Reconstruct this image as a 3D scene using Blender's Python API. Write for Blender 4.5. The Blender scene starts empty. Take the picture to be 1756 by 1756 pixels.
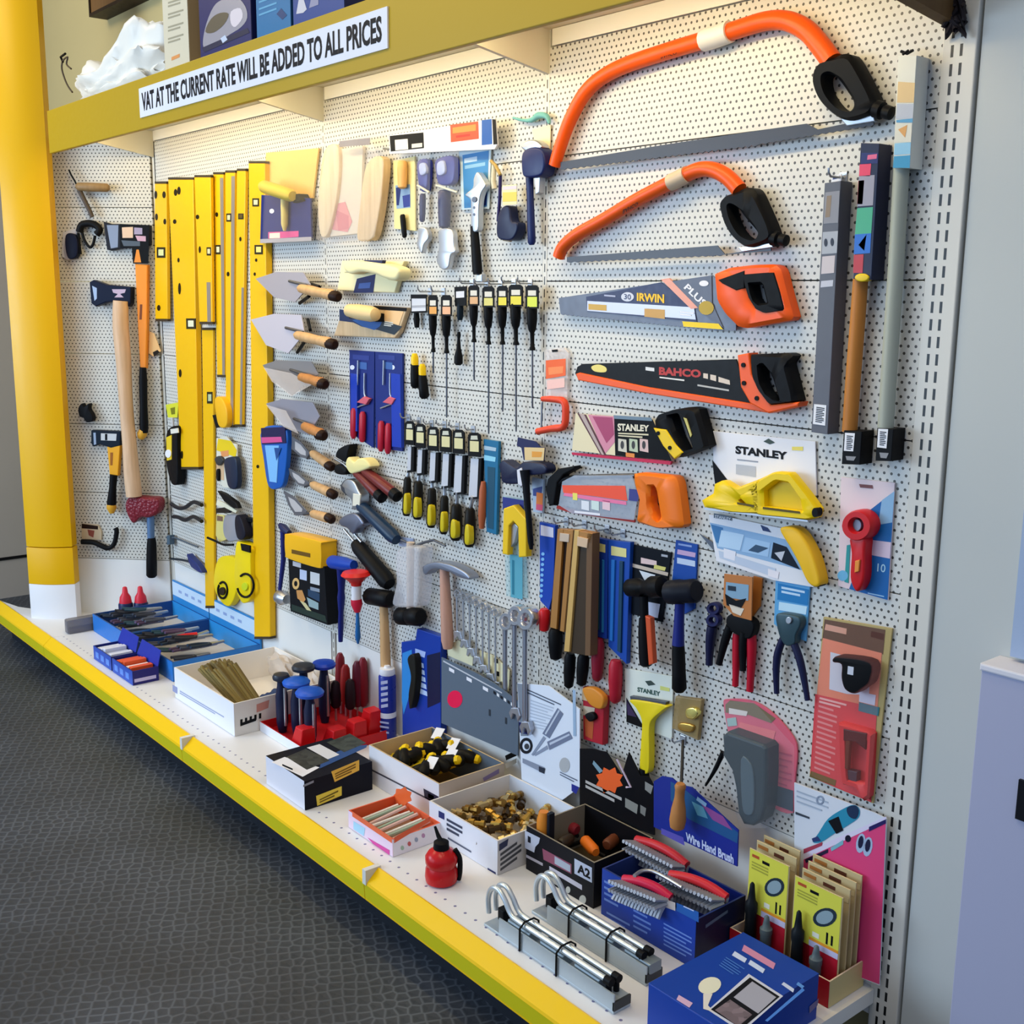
import bpy, bmesh, math, random
from mathutils import Vector as V, Matrix
from math import sin, cos, pi, radians
random.seed(7)
scene = bpy.context.scene
COL = scene.collection

# ------------------------------------------------------------------ camera
CAM = V((4.3045, -1.8015, 1.4638))
YAW, PIT, ROL, FPX = radians(50.256), radians(-10.876), radians(0.563), 1949.9
_f = V((-sin(YAW)*cos(PIT), cos(YAW)*cos(PIT), sin(PIT)))
_r0 = V((cos(YAW), sin(YAW), 0)); _u0 = _r0.cross(_f)
RT = _r0*cos(ROL) + _u0*sin(ROL)
UP = -_r0*sin(ROL) + _u0*cos(ROL)
FW = _f
cam_data = bpy.data.cameras.new('camera'); cam_data.sensor_fit = 'HORIZONTAL'
cam_data.sensor_width = 36; cam_data.lens = FPX/1756*36
cam_data.clip_start = .05
cam = bpy.data.objects.new('camera', cam_data); COL.objects.link(cam)
cam.matrix_world = Matrix(((RT.x, UP.x, -FW.x, CAM.x), (RT.y, UP.y, -FW.y, CAM.y), (RT.z, UP.z, -FW.z, CAM.z), (0, 0, 0, 1)))
scene.camera = cam

# ------------------------------------------------------------------ world, lights, exposure
world = bpy.data.worlds.new('world'); scene.world = world; world.use_nodes = True
nt = world.node_tree; nt.nodes.clear()
_o = nt.nodes.new('ShaderNodeOutputWorld'); _b = nt.nodes.new('ShaderNodeBackground')
_tc = nt.nodes.new('ShaderNodeTexCoord'); _sx = nt.nodes.new('ShaderNodeSeparateXYZ'); _rm = nt.nodes.new('ShaderNodeValToRGB')
_mr = nt.nodes.new('ShaderNodeMapRange'); _mr.inputs[1].default_value = -1
nt.links.new(_tc.outputs['Generated'], _sx.inputs[0]); nt.links.new(_sx.outputs[2], _mr.inputs[0])
nt.links.new(_mr.outputs[0], _rm.inputs[0]); nt.links.new(_rm.outputs[0], _b.inputs[0]); nt.links.new(_b.outputs[0], _o.inputs[0])
_e = _rm.color_ramp.elements
_e[0].position = 0.0; _e[0].color = (.10, .12, .17, 1)
_e[1].position = 1.0; _e[1].color = (.86, .86, .86, 1)
for ps, c in ((.44, (.28, .42, .68, 1)), (.56, (.42, .62, 1.0, 1)), (.75, (.70, .82, 1.0, 1))):
    k = _e.new(ps); k.color = c
_b.inputs[1].default_value = .62
def area(name, loc, target, sx, sy, power, color):
    l = bpy.data.lights.new(name, 'AREA'); l.shape = 'RECTANGLE'; l.size = sx; l.size_y = sy; l.energy = power; l.color = color
    o = bpy.data.objects.new(name, l); COL.objects.link(o); o.location = loc
    o.rotation_euler = (V(target)-V(loc)).to_track_quat('-Z', 'Y').to_euler(); return o
area('window_daylight', (0.8, -3.9, 1.25), (1.9, 0, .7), 3.2, 1.8, 66, (.56, .76, 1.0))
area('shopfront_daylight', (-.55, -3.3, 1.75), (1.9, 0, .8), 1.3, 1.3, 70, (.62, .80, 1.0))
area('ceiling_lamp_warm', (-.3, -1.7, 3.2), (.6, 0, 2.0), 1.6, .5, 24, (1.0, .80, .46))
area('ceiling_lamp_warm', (3.0, -1.3, 3.1), (2.9, 0, 1.9), 1.4, .4, 16, (1.0, .84, .55))
area('canopy_striplight', (1.62, -.31, 2.035), (1.62, -.05, 1.3), 3.1, .05, 14, (1.0, .82, .48))
vs = scene.view_settings
vs.view_transform = 'Standard'; vs.look = 'None'; vs.exposure = -0.08; vs.gamma = 1.0; vs.use_curve_mapping = False

# ------------------------------------------------------------------ placing: a pixel's ray met with a real plane
def ray(u, v): return (RT*((u-878)/FPX) + UP*((878-v)/FPX) + FW)
def depth(P): return (P-CAM).dot(FW)
def proj(P):
    q = P-CAM; z = q.dot(FW); return 878+FPX*q.dot(RT)/z, 878-FPX*q.dot(UP)/z
class Plane:
    def __init__(s, o, n): s.o = V(o); s.n = V(n).normalized()
    def pt(s, u, v, d=0.0):
        r = ray(u, v); t = ((s.o+s.n*d)-CAM).dot(s.n)/r.dot(s.n); return CAM+r*t
ZS = .163
Q = math.sqrt(.5)
WALL = Plane((0, 0, 0), (0, -1, 0)); DIAG = Plane((0, 0, 0), (Q, -Q, 0)); SHELF = Plane((0, 0, ZS), (0, 0, 1))
def rad(P, w): return w*.5*depth(P)/FPX
def pp(s):
    if isinstance(s, str): return [tuple(float(c) for c in t.split(',')) for t in s.split()]
    return list(s)
def smooth(pts, n=4, closed=True):
    pts = pp(pts); N = len(pts); out = []
    for i in range(N if closed else N-1):
        g = lambda k: pts[k % N] if closed else pts[min(max(k, 0), N-1)]
        a, b, c, d = g(i-1), g(i), g(i+1), g(i+2)
        for k in range(n):
            t = k/n
            out.append(tuple(.5*((2*b[j])+(-a[j]+c[j])*t+(2*a[j]-5*b[j]+4*c[j]-d[j])*t*t+(-a[j]+3*b[j]-3*c[j]+d[j])*t**3) for j in range(len(b))))
    if not closed: out.append(pts[-1])
    return out

# ------------------------------------------------------------------ materials
def lin(h):
    h = h.lstrip('#'); c = [int(h[i:i+2], 16)/255 for i in (0, 2, 4)]
    return tuple(x/12.92 if x <= .04045 else ((x+.055)/1.055)**2.4 for x in c)+(1,)
MC = {}
def mat(h, r=.45, m=0.0, kind=None, a=1.0):
    key = (h, r, m, kind, a)
    if key in MC: return MC[key]
    M = bpy.data.materials.new('mat_%d' % len(MC)); M.use_nodes = True; t = M.node_tree; b = t.nodes['Principled BSDF']
    b.inputs['Base Color'].default_value = lin(h); b.inputs['Roughness'].default_value = r; b.inputs['Metallic'].default_value = m
    if m < .1: b.inputs['Specular IOR Level'].default_value = .10 if max(lin(h)[:3]) < .035 else .26
    M.diffuse_color = lin(h)
    N = t.nodes.new; L = t.links.new
    if kind is None and a == 1.0 and m < .3:
        tc = N('ShaderNodeTexCoord'); nz = N('ShaderNodeTexNoise'); nz.inputs['Scale'].default_value = 60
        mp = N('ShaderNodeMapRange'); mp.inputs[3].default_value = max(.03, r-.07); mp.inputs[4].default_value = min(1, r+.07)
        L(tc.outputs['Object'], nz.inputs['Vector']); L(nz.outputs['Fac'], mp.inputs[0]); L(mp.outputs[0], b.inputs['Roughness'])
    if kind == 'wood':
        tc = N('ShaderNodeTexCoord'); mp = N('ShaderNodeMapping'); mp.inputs['Scale'].default_value = (70, 70, 7)
        nz = N('ShaderNodeTexNoise'); nz.inputs['Scale'].default_value = 1; nz.inputs['Detail'].default_value = 4
        mx = N('ShaderNodeMix'); mx.data_type = 'RGBA'; c = lin(h)
        mx.inputs[6].default_value = c; mx.inputs[7].default_value = (c[0]*.62, c[1]*.55, c[2]*.45, 1)
        L(tc.outputs['Object'], mp.inputs[0]); L(mp.outputs[0], nz.inputs['Vector']); L(nz.outputs['Fac'], mx.inputs[0]); L(mx.outputs[2], b.inputs['Base Color'])
    if kind == 'brush':
        tc = N('ShaderNodeTexCoord'); mp = N('ShaderNodeMapping'); mp.inputs['Scale'].default_value = (20, 20, 260)
        nz = N('ShaderNodeTexNoise'); nz.inputs['Scale'].default_value = 1
        bp = N('ShaderNodeBump'); bp.inputs['Strength'].default_value = .25; bp.inputs['Distance'].default_value = .002
        L(tc.outputs['Object'], mp.inputs[0]); L(mp.outputs[0], nz.inputs['Vector']); L(nz.outputs['Fac'], bp.inputs['Height']); L(bp.outputs[0], b.inputs['Normal'])
    if kind == 'art':                                              # a printed picture: blotches of the pack's own inks
        tc = N('ShaderNodeTexCoord'); nz = N('ShaderNodeTexVoronoi'); nz.inputs['Scale'].default_value = 70
        hs = N('ShaderNodeHueSaturation'); hs.inputs['Color'].default_value = lin(h)
        mp = N('ShaderNodeMapRange'); mp.inputs[3].default_value = .45; mp.inputs[4].default_value = 1.5
        L(tc.outputs['Object'], nz.inputs['Vector']); L(nz.outputs['Color'], mp.inputs[0]); L(mp.outputs[0], hs.inputs['Value']); L(hs.outputs[0], b.inputs['Base Color'])
    if kind == 'bubble':
        tc = N('ShaderNodeTexCoord'); nz = N('ShaderNodeTexVoronoi'); nz.inputs['Scale'].default_value = 90
        bp = N('ShaderNodeBump'); bp.inputs['Strength'].default_value = 1; bp.inputs['Distance'].default_value = .004; bp.invert = True
        L(tc.outputs['Object'], nz.inputs['Vector']); L(nz.outputs['Distance'], bp.inputs['Height']); L(bp.outputs[0], b.inputs['Normal'])
    if a < 1.0:
        tr = N('ShaderNodeBsdfTransparent'); mx = N('ShaderNodeMixShader'); mx.inputs[0].default_value = a
        L(tr.outputs[0], mx.inputs[1]); L(b.outputs[0], mx.inputs[2]); L(mx.outputs[0], t.nodes['Material Output'].inputs['Surface'])
        tc = N('ShaderNodeTexCoord'); nz = N('ShaderNodeTexNoise'); nz.inputs['Scale'].default_value = 45
        bp = N('ShaderNodeBump'); bp.inputs['Strength'].default_value = .5; bp.inputs['Distance'].default_value = .004
        L(tc.outputs['Object'], nz.inputs['Vector']); L(nz.outputs['Fac'], bp.inputs['Height']); L(bp.outputs[0], b.inputs['Normal'])
    MC[key] = M; return M
def mm(x): return x if not isinstance(x, str) else mat(x)
def chrome(h='#c9ccd2', r=.28): return mat(h, r, .85)
def clear(h='#dfe6ee', a=.22): return mat(h, .18, 0, None, a)

def dots_material(name, base, holes, px, pz, rad_, slot=None, axes=(0, 2), one_row=None):
    """painted steel pierced by a staggered grid of round holes (or by tall slots)"""
    M = bpy.data.materials.new(name); M.use_nodes = True; t = M.node_tree; b = t.nodes['Principled BSDF']; N = t.nodes.new; L = t.links.new
    b.inputs['Roughness'].default_value = .42
    tc = N('ShaderNodeTexCoord'); sp = N('ShaderNodeSeparateXYZ'); L(tc.outputs['Object'], sp.inputs[0])
    def mt(op, a, bb=None):
        n = N('ShaderNodeMath'); n.operation = op
        for i, x in enumerate((a, bb)):
            if x is None: continue
            if isinstance(x, (int, float)): n.inputs[i].default_value = x
            else: L(x, n.inputs[i])
        return n.outputs[0]
    X, Z = sp.outputs[axes[0]], sp.outputs[axes[1]]
    def cell(ox, oz):
        fx = mt('SUBTRACT', mt('FRACT', mt('ADD', mt('DIVIDE', X, px), ox)), .5); fz = mt('SUBTRACT', mt('FRACT', mt('ADD', mt('DIVIDE', Z, pz), oz)), .5)
        return mt('MULTIPLY', fx, px), mt('MULTIPLY', fz, pz)
    if slot:
        x, z = cell(.5, .5); a = mt('LESS_THAN', mt('ABSOLUTE', mt('SUBTRACT', mt('ABSOLUTE', x), slot[2])), slot[0]); c = mt('LESS_THAN', mt('ABSOLUTE', z), slot[1]); fac = mt('MULTIPLY', a, c)
    else:
        outs = []
        for ox, oz in ([(.5, .5)] if one_row else [(.5, .5), (0, 0)]):
            x, z = cell(ox, oz); outs.append(mt('LESS_THAN', mt('SQRT', mt('ADD', mt('MULTIPLY', x, x), mt('MULTIPLY', z, z))), rad_))
        fac = outs[0] if one_row else mt('MAXIMUM', outs[0], outs[1])
        if one_row: fac = mt('MULTIPLY', fac, mt('LESS_THAN', mt('ABSOLUTE', mt('SUBTRACT', Z, one_row)), pz*.5))
    mx = N('ShaderNodeMix'); mx.data_type = 'RGBA'; mx.inputs[6].default_value = lin(base); mx.inputs[7].default_value = lin(holes)
    L(fac, mx.inputs[0]); L(mx.outputs[2], b.inputs['Base Color'])
    return M

# ------------------------------------------------------------------ mesh builder
class MB:
    def __init__(s): s.v = []; s.f = []; s.mi = []; s.sm = []; s.mats = []
    def m(s, x):
        x = mm(x)
        if x not in s.mats: s.mats.append(x)
        return s.mats.index(x)
    def add(s, vs, fs, material, sm=False):
        o = len(s.v); s.v += [V(p) for p in vs]; k = s.m(material)
        for f in fs: s.f.append([i+o for i in f]); s.mi.append(k); s.sm.append(sm)
        return s
    def addbm(s, bm, material, sm=False):
        bm.verts.index_update(); return s.add([v.co.copy() for v in bm.verts], [[v.index for v in f.verts] for f in bm.faces], material, sm)
    def solid(s, front, back, material, bev=0.0, seg=2, sm=False):
        """two matching loops bridged into a closed plate, front edge rounded"""
        n = len(front); bm = bmesh.new()
        a = [bm.verts.new(p) for p in front]; b = [bm.verts.new(p) for p in back]
        ff = bm.faces.new(a); bm.faces.new(b[::-1])
        for i in range(n): bm.faces.new((a[i], b[i], b[(i+1) % n], a[(i+1) % n]))
        bmesh.ops.recalc_face_normals(bm, faces=bm.faces[:])
        if bev > 0:
            try: bmesh.ops.bevel(bm, geom=list(ff.edges)[:], offset=bev, segments=seg, profile=.5, affect='EDGES', clamp_overlap=True)
            except Exception: pass
        s.addbm(bm, material, sm); bm.free(); return s
    def prism(s, pts, d0, d1, material, pl=WALL, bev=.0015, seg=2, sm=False):
        fr = [pl.pt(u, v, d1) for u, v in pp(pts)]; bk = [p-pl.n*(d1-d0) for p in fr]
        return s.solid(fr, bk, material, bev, seg, sm)
    def rprism(s, pts, d0, d1, material, pl=WALL, bev=.004, n=4, seg=3): return s.prism(smooth(pts, n), d0, d1, material, pl, bev, seg, True)
    def ring(s, outer, inner, d0, d1, material, pl=WALL, n=40, smo=True):
        """closed band between two outlines (a handle with its finger hole)"""
        def rs(p):
            p = smooth(p, 6) if smo else pp(p)
            L = [0]
            for i in range(len(p)): L.append(L[-1]+math.dist(p[i], p[(i+1) % len(p)]))
            out = []
            for k in range(n):
                t = L[-1]*k/n; i = max(j for j in range(len(p)) if L[j] <= t); q = (t-L[i])/max(1e-9, L[i+1]-L[i]); A, B = p[i], p[(i+1) % len(p)]
                out.append((A[0]+(B[0]-A[0])*q, A[1]+(B[1]-A[1])*q))
            cx = sum(q[0] for q in p)/len(p); return out
        O, I = rs(outer), rs(inner)
        def start(p, c): return max(range(len(p)), key=lambda i: -abs((math.atan2(p[i][1]-c[1], p[i][0]-c[0])+pi/2)))
        c = (sum(p[0] for p in I)/n, sum(p[1] for p in I)/n)
        def area2(p): return sum(p[i][0]*p[(i+1) % n][1]-p[(i+1) % n][0]*p[i][1] for i in range(n))
        if area2(O)*area2(I) < 0: I = I[::-1]
        io, ii = start(O, c), start(I, c); O = O[io:]+O[:io]; I = I[ii:]+I[:ii]
        e = (d1-d0)*.25; vs = []
        def lay(pts, d): return [pl.pt(u, v, d1)-pl.n*(d1-d) for u, v in pts]
        def mix(a, b, t): return [(p[0]+(q[0]-p[0])*t, p[1]+(q[1]-p[1])*t) for p, q in zip(a, b)]
        loops = [lay(O, d0), lay(O, d1-e), lay(mix(O, I, .18), d1), lay(mix(O, I, .82), d1), lay(I, d1-e), lay(I, d0)]
        for l in loops: vs += l
        fs = []; m = len(loops)
        for j in range(m):
            for i in range(n): fs.append((j*n+i, j*n+(i+1) % n, ((j+1) % m)*n+(i+1) % n, ((j+1) % m)*n+i))
        return s.add(vs, fs, material, True)
    def flat(s, pts, d, material, pl=WALL):
        p = [pl.pt(u, v, d) for u, v in pp(pts)]; return s.add(p, [list(range(len(p)))], material)
    def poly3(s, pts, material): return s.add(pts, [list(range(len(pts)))], material)
    def box(s, lo, hi, material, bev=0.0):
        (x0, y0, z0), (x1, y1, z1) = lo, hi
        return s.solid([V((x0, y0, z0)), V((x1, y0, z0)), V((x1, y0, z1)), V((x0, y0, z1))], [V((x0, y1, z0)), V((x1, y1, z0)), V((x1, y1, z1)), V((x0, y1, z1))], material, bev)
    def tube(s, pts, r, material, n=10, flat=None):
        pts = [V(p) for p in pts]; N = len(pts); rr = list(r) if hasattr(r, '__len__') else [r]*N
        vs = []; fs = []; prev = None
        for i in range(N):
            t = (pts[min(i+1, N-1)]-pts[max(i-1, 0)]).normalized()
            if prev is None: a = t.orthogonal().normalized() if flat is None else (V(flat)-t*V(flat).dot(t)).normalized()
            else: a = (prev-t*prev.dot(t)).normalized()
            prev = a; b = t.cross(a)
            for k in range(n):
                w = 2*pi*k/n; vs.append(pts[i]+a*cos(w)*rr[i]+b*sin(w)*rr[i])
        for i in range(N-1):
            for k in range(n): fs.append((i*n+k, i*n+(k+1) % n, (i+1)*n+(k+1) % n, (i+1)*n+k))
        fs.append(list(range(n))[::-1]); fs.append([(N-1)*n+k for k in range(n)])
        return s.add(vs, fs, material, True)
    def tpx(s, pts, d, w, material, pl=WALL, n=10):
        """round bar through pixel points; w = its width in pixels (one or a list)"""
        pts = pp(pts); P = []
        for i, q in enumerate(pts): P.append(pl.pt(q[0], q[1], q[2] if len(q) > 2 else (d[i] if hasattr(d, '__len__') else d)))
        ww = w if hasattr(w, '__len__') else [w]*len(P)
        return s.tube(P, [rad(p, x) for p, x in zip(P, ww)], material, n)
    def lathe(s, p0, p1, prof, material, n=14, flat=1.0, nrm=None):
        """turned shape along p0->p1; prof = (t, radius in metres)"""
        p0, p1 = V(p0), V(p1); ax = (p1-p0); t = ax.normalized()
        b = V(nrm) if nrm is not None else t.orthogonal(); b = (b-t*b.dot(t)).normalized(); a = t.cross(b); vs = []; fs = []
        for q, r in prof:
            c = p0+ax*q
            for k in range(n):
                w = 2*pi*k/n; vs.append(c+a*cos(w)*r+b*sin(w)*r*flat)
        N = len(prof)
        for i in range(N-1):
            for k in range(n): fs.append((i*n+k, i*n+(k+1) % n, (i+1)*n+(k+1) % n, (i+1)*n+k))
        fs.append(list(range(n))[::-1]); fs.append([(N-1)*n+k for k in range(n)])
        return s.add(vs, fs, material, True)
    def lpx(s, a, b, d, prof, material, pl=WALL, flat=1.0, n=14):
        """turned shape between two pixels; prof = (t, width in pixels)"""
        d = d if hasattr(d, '__len__') else (d, d)
        P0, P1 = pl.pt(a[0], a[1], d[0]), pl.pt(b[0], b[1], d[1]); R = rad((P0+P1)*.5, 1)
        return s.lathe(P0, P1, [(t, w*R) for t, w in prof], material, n, flat, pl.n)
    def quadmap(s, q, fn, vs2, fs, material):
        A, B, C, D = q; return s.add([A*(1-x)*(1-y)+B*x*(1-y)+C*x*y+D*(1-x)*y for x, y in vs2], fs, material)
    def text3(s, txt, q, material, bold=.012):
        """lettering stretched into the 3-D quad q = (bottom left, bottom right, top right, top left)"""
        vs2, fs = glyphs(txt, bold); return s.quadmap(q, None, vs2, fs, material)
    def text(s, txt, quad, d, material, pl=WALL, bold=.012):
        return s.text3(txt, [pl.pt(u, v, d) for u, v in pp(quad)], material, bold)
    def build(s, name, parent=None, origin=None):
        me = bpy.data.meshes.new(name); g_ = parent
        while g_ is not None and '_o' not in g_: g_ = g_.parent
        o = V(origin) if origin is not None else (V(g_['_o']) if g_ is not None else V((0, 0, 0)))
        if g_ is not None and ZS-.001 < o.z < ZS+.15 and g_.name != 'shop_shelving':
            for p in s.v: p.z = max(p.z, ZS+.0004)
        me.from_pydata([tuple(p-o) for p in s.v], [], s.f)
        for x in s.mats: me.materials.append(x)
        me.polygons.foreach_set('material_index', s.mi); me.polygons.foreach_set('use_smooth', s.sm); me.update()
        ob = bpy.data.objects.new(name, me); COL.objects.link(ob)
        if any(s.sm) and not all(s.sm) is None:
            bm = bmesh.new(); bm.from_mesh(me)
            for e in bm.edges:
                if len(e.link_faces) == 2 and e.calc_face_angle(0) > .75: e.smooth = False
            bm.to_mesh(me); bm.free()
        if parent: ob.parent = parent
        else: ob.location = o
        return ob
GL = {}
def glyphs(txt, bold):
    if (txt, bold) in GL: return GL[(txt, bold)]
    c = bpy.data.curves.new('t', 'FONT'); c.body = txt; c.size = 1; c.offset = bold; c.resolution_u = 3; c.fill_mode = 'FRONT'
    o = bpy.data.objects.new('t', c); COL.objects.link(o); bpy.context.view_layer.update()
    me = bpy.data.meshes.new_from_object(o.evaluated_get(bpy.context.evaluated_depsgraph_get()))
    xs = [v.co.x for v in me.vertices]; ys = [v.co.y for v in me.vertices]
    x0, x1, y0, y1 = min(xs), max(xs), min(ys), max(ys)
    r = ([((v.co.x-x0)/(x1-x0), (v.co.y-y0)/(y1-y0)) for v in me.vertices], [list(p.vertices) for p in me.polygons])
    bpy.data.objects.remove(o); bpy.data.curves.remove(c); bpy.data.meshes.remove(me); GL[(txt, bold)] = r; return r

def thing(name, label, cat, at, group=None):
    o = bpy.data.objects.new(name, None); COL.objects.link(o); o.empty_display_size = .03
    o.location = at; o['_o'] = tuple(at); o['label'] = label; o['category'] = cat
    if group: o['group'] = group
    THINGS.append(o); return o
THINGS = []
def tag(o, label, cat, group=None):
    o['label'] = label; o['category'] = cat
    if group: o['group'] = group
    return o
def struct(o): o['kind'] = 'structure'; return o
def wthing(name, label, cat, u, v, d=0.0, group=None, pl=WALL): return thing(name, label, cat, pl.pt(u, v, d), group)

# ------------------------------------------------------------------ the setting
def solid_noise(h, h2, scale, r=.6, bump=0.0):
    M = bpy.data.materials.new('surface'); M.use_nodes = True; t = M.node_tree; b = t.nodes['Principled BSDF']; N = t.nodes.new; L = t.links.new
    tc = N('ShaderNodeTexCoord'); nz = N('ShaderNodeTexNoise'); nz.inputs['Scale'].default_value = scale; nz.inputs['Detail'].default_value = 5
    mx = N('ShaderNodeMix'); mx.data_type = 'RGBA'; mx.inputs[6].default_value = lin(h); mx.inputs[7].default_value = lin(h2); b.inputs['Roughness'].default_value = r
    L(tc.outputs['Object'], nz.inputs['Vector']); L(nz.outputs['Fac'], mx.inputs[0]); L(mx.outputs[2], b.inputs['Base Color'])
    if bump:
        bp = N('ShaderNodeBump'); bp.inputs['Strength'].default_value = bump; bp.inputs['Distance'].default_value = .004; L(nz.outputs['Fac'], bp.inputs['Height']); L(bp.outputs[0], b.inputs['Normal'])
    return M
def rubber_mat():
    M = bpy.data.materials.new('rubber_mat'); M.use_nodes = True; t = M.node_tree; b = t.nodes['Principled BSDF']; N = t.nodes.new; L = t.links.new
    tc = N('ShaderNodeTexCoord'); mp = N('ShaderNodeMapping'); mp.inputs['Scale'].default_value = (37, 37, 37); mp.inputs['Rotation'].default_value = (0, 0, .5)
    vo = N('ShaderNodeTexVoronoi'); vo.feature = 'DISTANCE_TO_EDGE'; vo.inputs['Scale'].default_value = 1; vo.inputs['Randomness'].default_value = .42; vo.voronoi_dimensions = '2D'
    rm = N('ShaderNodeValToRGB'); e = rm.color_ramp.elements; e[0].position = .03; e[0].color = (.070, .080, .098, 1); e[1].position = .15; e[1].color = (.026, .032, .044, 1)
    nz = N('ShaderNodeTexNoise'); nz.inputs['Scale'].default_value = 2.2; nz.inputs['Detail'].default_value = 6
    mr = N('ShaderNodeMapRange'); mr.inputs[1].default_value = .3; mr.inputs[2].default_value = .7; mr.inputs[3].default_value = .55; mr.inputs[4].default_value = 1.35
    ml = N('ShaderNodeMix'); ml.data_type = 'RGBA'; ml.blend_type = 'MULTIPLY'; ml.inputs[0].default_value = 1
    bp = N('ShaderNodeBump'); bp.inputs['Strength'].default_value = .6; bp.inputs['Distance'].default_value = .003; bp.invert = True
    L(tc.outputs['Object'], mp.inputs[0]); L(mp.outputs[0], vo.inputs['Vector']); L(vo.outputs['Distance'], rm.inputs[0]); L(tc.outputs['Object'], nz.inputs['Vector'])
    L(nz.outputs['Fac'], mr.inputs[0]); L(rm.outputs[0], ml.inputs[6]); L(mr.outputs[0], ml.inputs[7]); L(ml.outputs[2], b.inputs['Base Color'])
    L(vo.outputs['Distance'], bp.inputs['Height']); L(bp.outputs[0], b.inputs['Normal']); b.inputs['Roughness'].default_value = .55
    return M
struct(MB().box((-5, -6, -.05), (7, .4, 0), rubber_mat()).build('floor'))
struct(MB().box((-2.6, .05, 0), (3.29, .12, 3.4), solid_noise('#b3a574', '#bcae7e', 3, .7)).build('wall_back'))
struct(MB().box((3.297, .004, 0), (6.5, .12, 3.4), solid_noise('#b9bcb9', '#c2c5c2', 2, .6)).build('wall_right'))
XW = Plane((0, 0, 0), (0, 0, 1)).pt(20, 1024).x
struct(MB().box((XW-.08, -5, 0), (XW, .04, 3.4), solid_noise('#b0a69e', '#bab0a8', 2.5, .6)).build('wall_left'))
_q = [Plane((XW, 0, 0), (1, 0, 0)).pt(u, v) for u, v in ((0, 958), (48, 945))]
struct(MB().box((XW-.002, -5, _q[0].z-.010), (XW+.004, .02, _q[0].z+.004), '#17171a').build('trim_1'))

# ------------------------------------------------------------------ the shelving run
WHITE = '#e4e3df'
PEG = dots_material('pierced_steel', '#d3d1ca', '#45413b', .0145, .0251, .0027)
SLOT = dots_material('slotted_steel', '#d4d0c6', '#0c0c0d', 10, .0293, 0, slot=(.0026, .0095, .0080))
SLOT1 = dots_material('slotted_steel_narrow', '#d8d5cc', '#25231f', 10, .0293, 0, slot=(.0019, .0095, 0))
SHW = dots_material('shelf_steel', '#e2e2e4', '#74749a', .036, .03, .0035, axes=(0, 1), one_row=-.455)
run = thing('shop_shelving', 'long white pegboard shelving run with yellow canopy and yellow shelf edge', 'shelving', V((1.6, 0, 0)))
SEAM = [.393, .665, .940, 1.217, 1.493, 1.772, 2.012]
BAYS = [0, 1.25, 2.25, 3.25]
for b in range(3):
    for k in range(6):
        x0, x1 = BAYS[b]+.008, BAYS[b+1]-(.008 if b < 2 else .018)
        MB().box((x0, -.0, SEAM[k]+.0012), (x1, .03, SEAM[k+1]-.0012), PEG).build('back_panel', run)
    MB().box((BAYS[b]+.018, .001, ZS-.06), (BAYS[b+1]-.018, .03, SEAM[0]-.0012), WHITE).build('kick_panel', run)
    MB().box((BAYS[b]+.018, -.004, 2.0132), (BAYS[b+1]-.018, .03, 2.049), '#f1efe9').build('top_rail', run)
for x in BAYS[1:3]:
    mb = MB(); o = V((x, 0, 0)); mb.box((x-.0074, -.0005, 0), (x+.0074, .04, 2.05), SLOT1, .001); mb.build('upright', None, o)
    u_ = bpy.data.objects[-1] if False else COL.objects[-1]; u_.parent = run; u_.location = o-V(run['_o'])
mb = MB(); mb.box((3.2322, -.003, 0), (3.292, .04, 2.4), SLOT, .002); u_ = mb.build('upright', None, V((3.2585, 0, .012))); u_.parent = run; u_.location = V((3.2585, 0, .012))-V(run['_o'])
MB().box((-.017, -.0, 0), (.017, .04, 2.05), '#d6d2c6', .001).build('upright', run)
# the 45 degree corner panels at the left end
def dg(t, z, d=0.0): return V((-Q*t, -Q*t, z))+DIAG.n*d
def dbox(mb, t0, t1, z0, z1, m, th=.03): return mb.solid([dg(t0, z0), dg(t1, z0), dg(t1, z1), dg(t0, z1)], [dg(t0, z0, -th), dg(t1, z0, -th), dg(t1, z1, -th), dg(t0, z1, -th)], m)
PEGD = dots_material('pierced_steel_corner', '#d0cdc3', '#45413b', .0145, .0251, .0027)
for k in range(6):
    mb = MB(); o = dg(0, 0); dbox(mb, .014, .43, SEAM[k]+.0012, SEAM[k+1]-.0012 if k < 5 else 2.03, PEGD)
    ob = mb.build('back_panel', None); R45 = Matrix.Rotation(radians(45), 4, 'Z')
    ob.data.transform(R45.inverted()); ob.parent = run; ob.matrix_parent_inverse = Matrix.Identity(4); ob.rotation_euler = (0, 0, radians(45)); ob.location = -V(run['_o'])
dbox(MB(), .014, .43, .02, SEAM[0]-.0012, WHITE).build('kick_panel', run)
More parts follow.
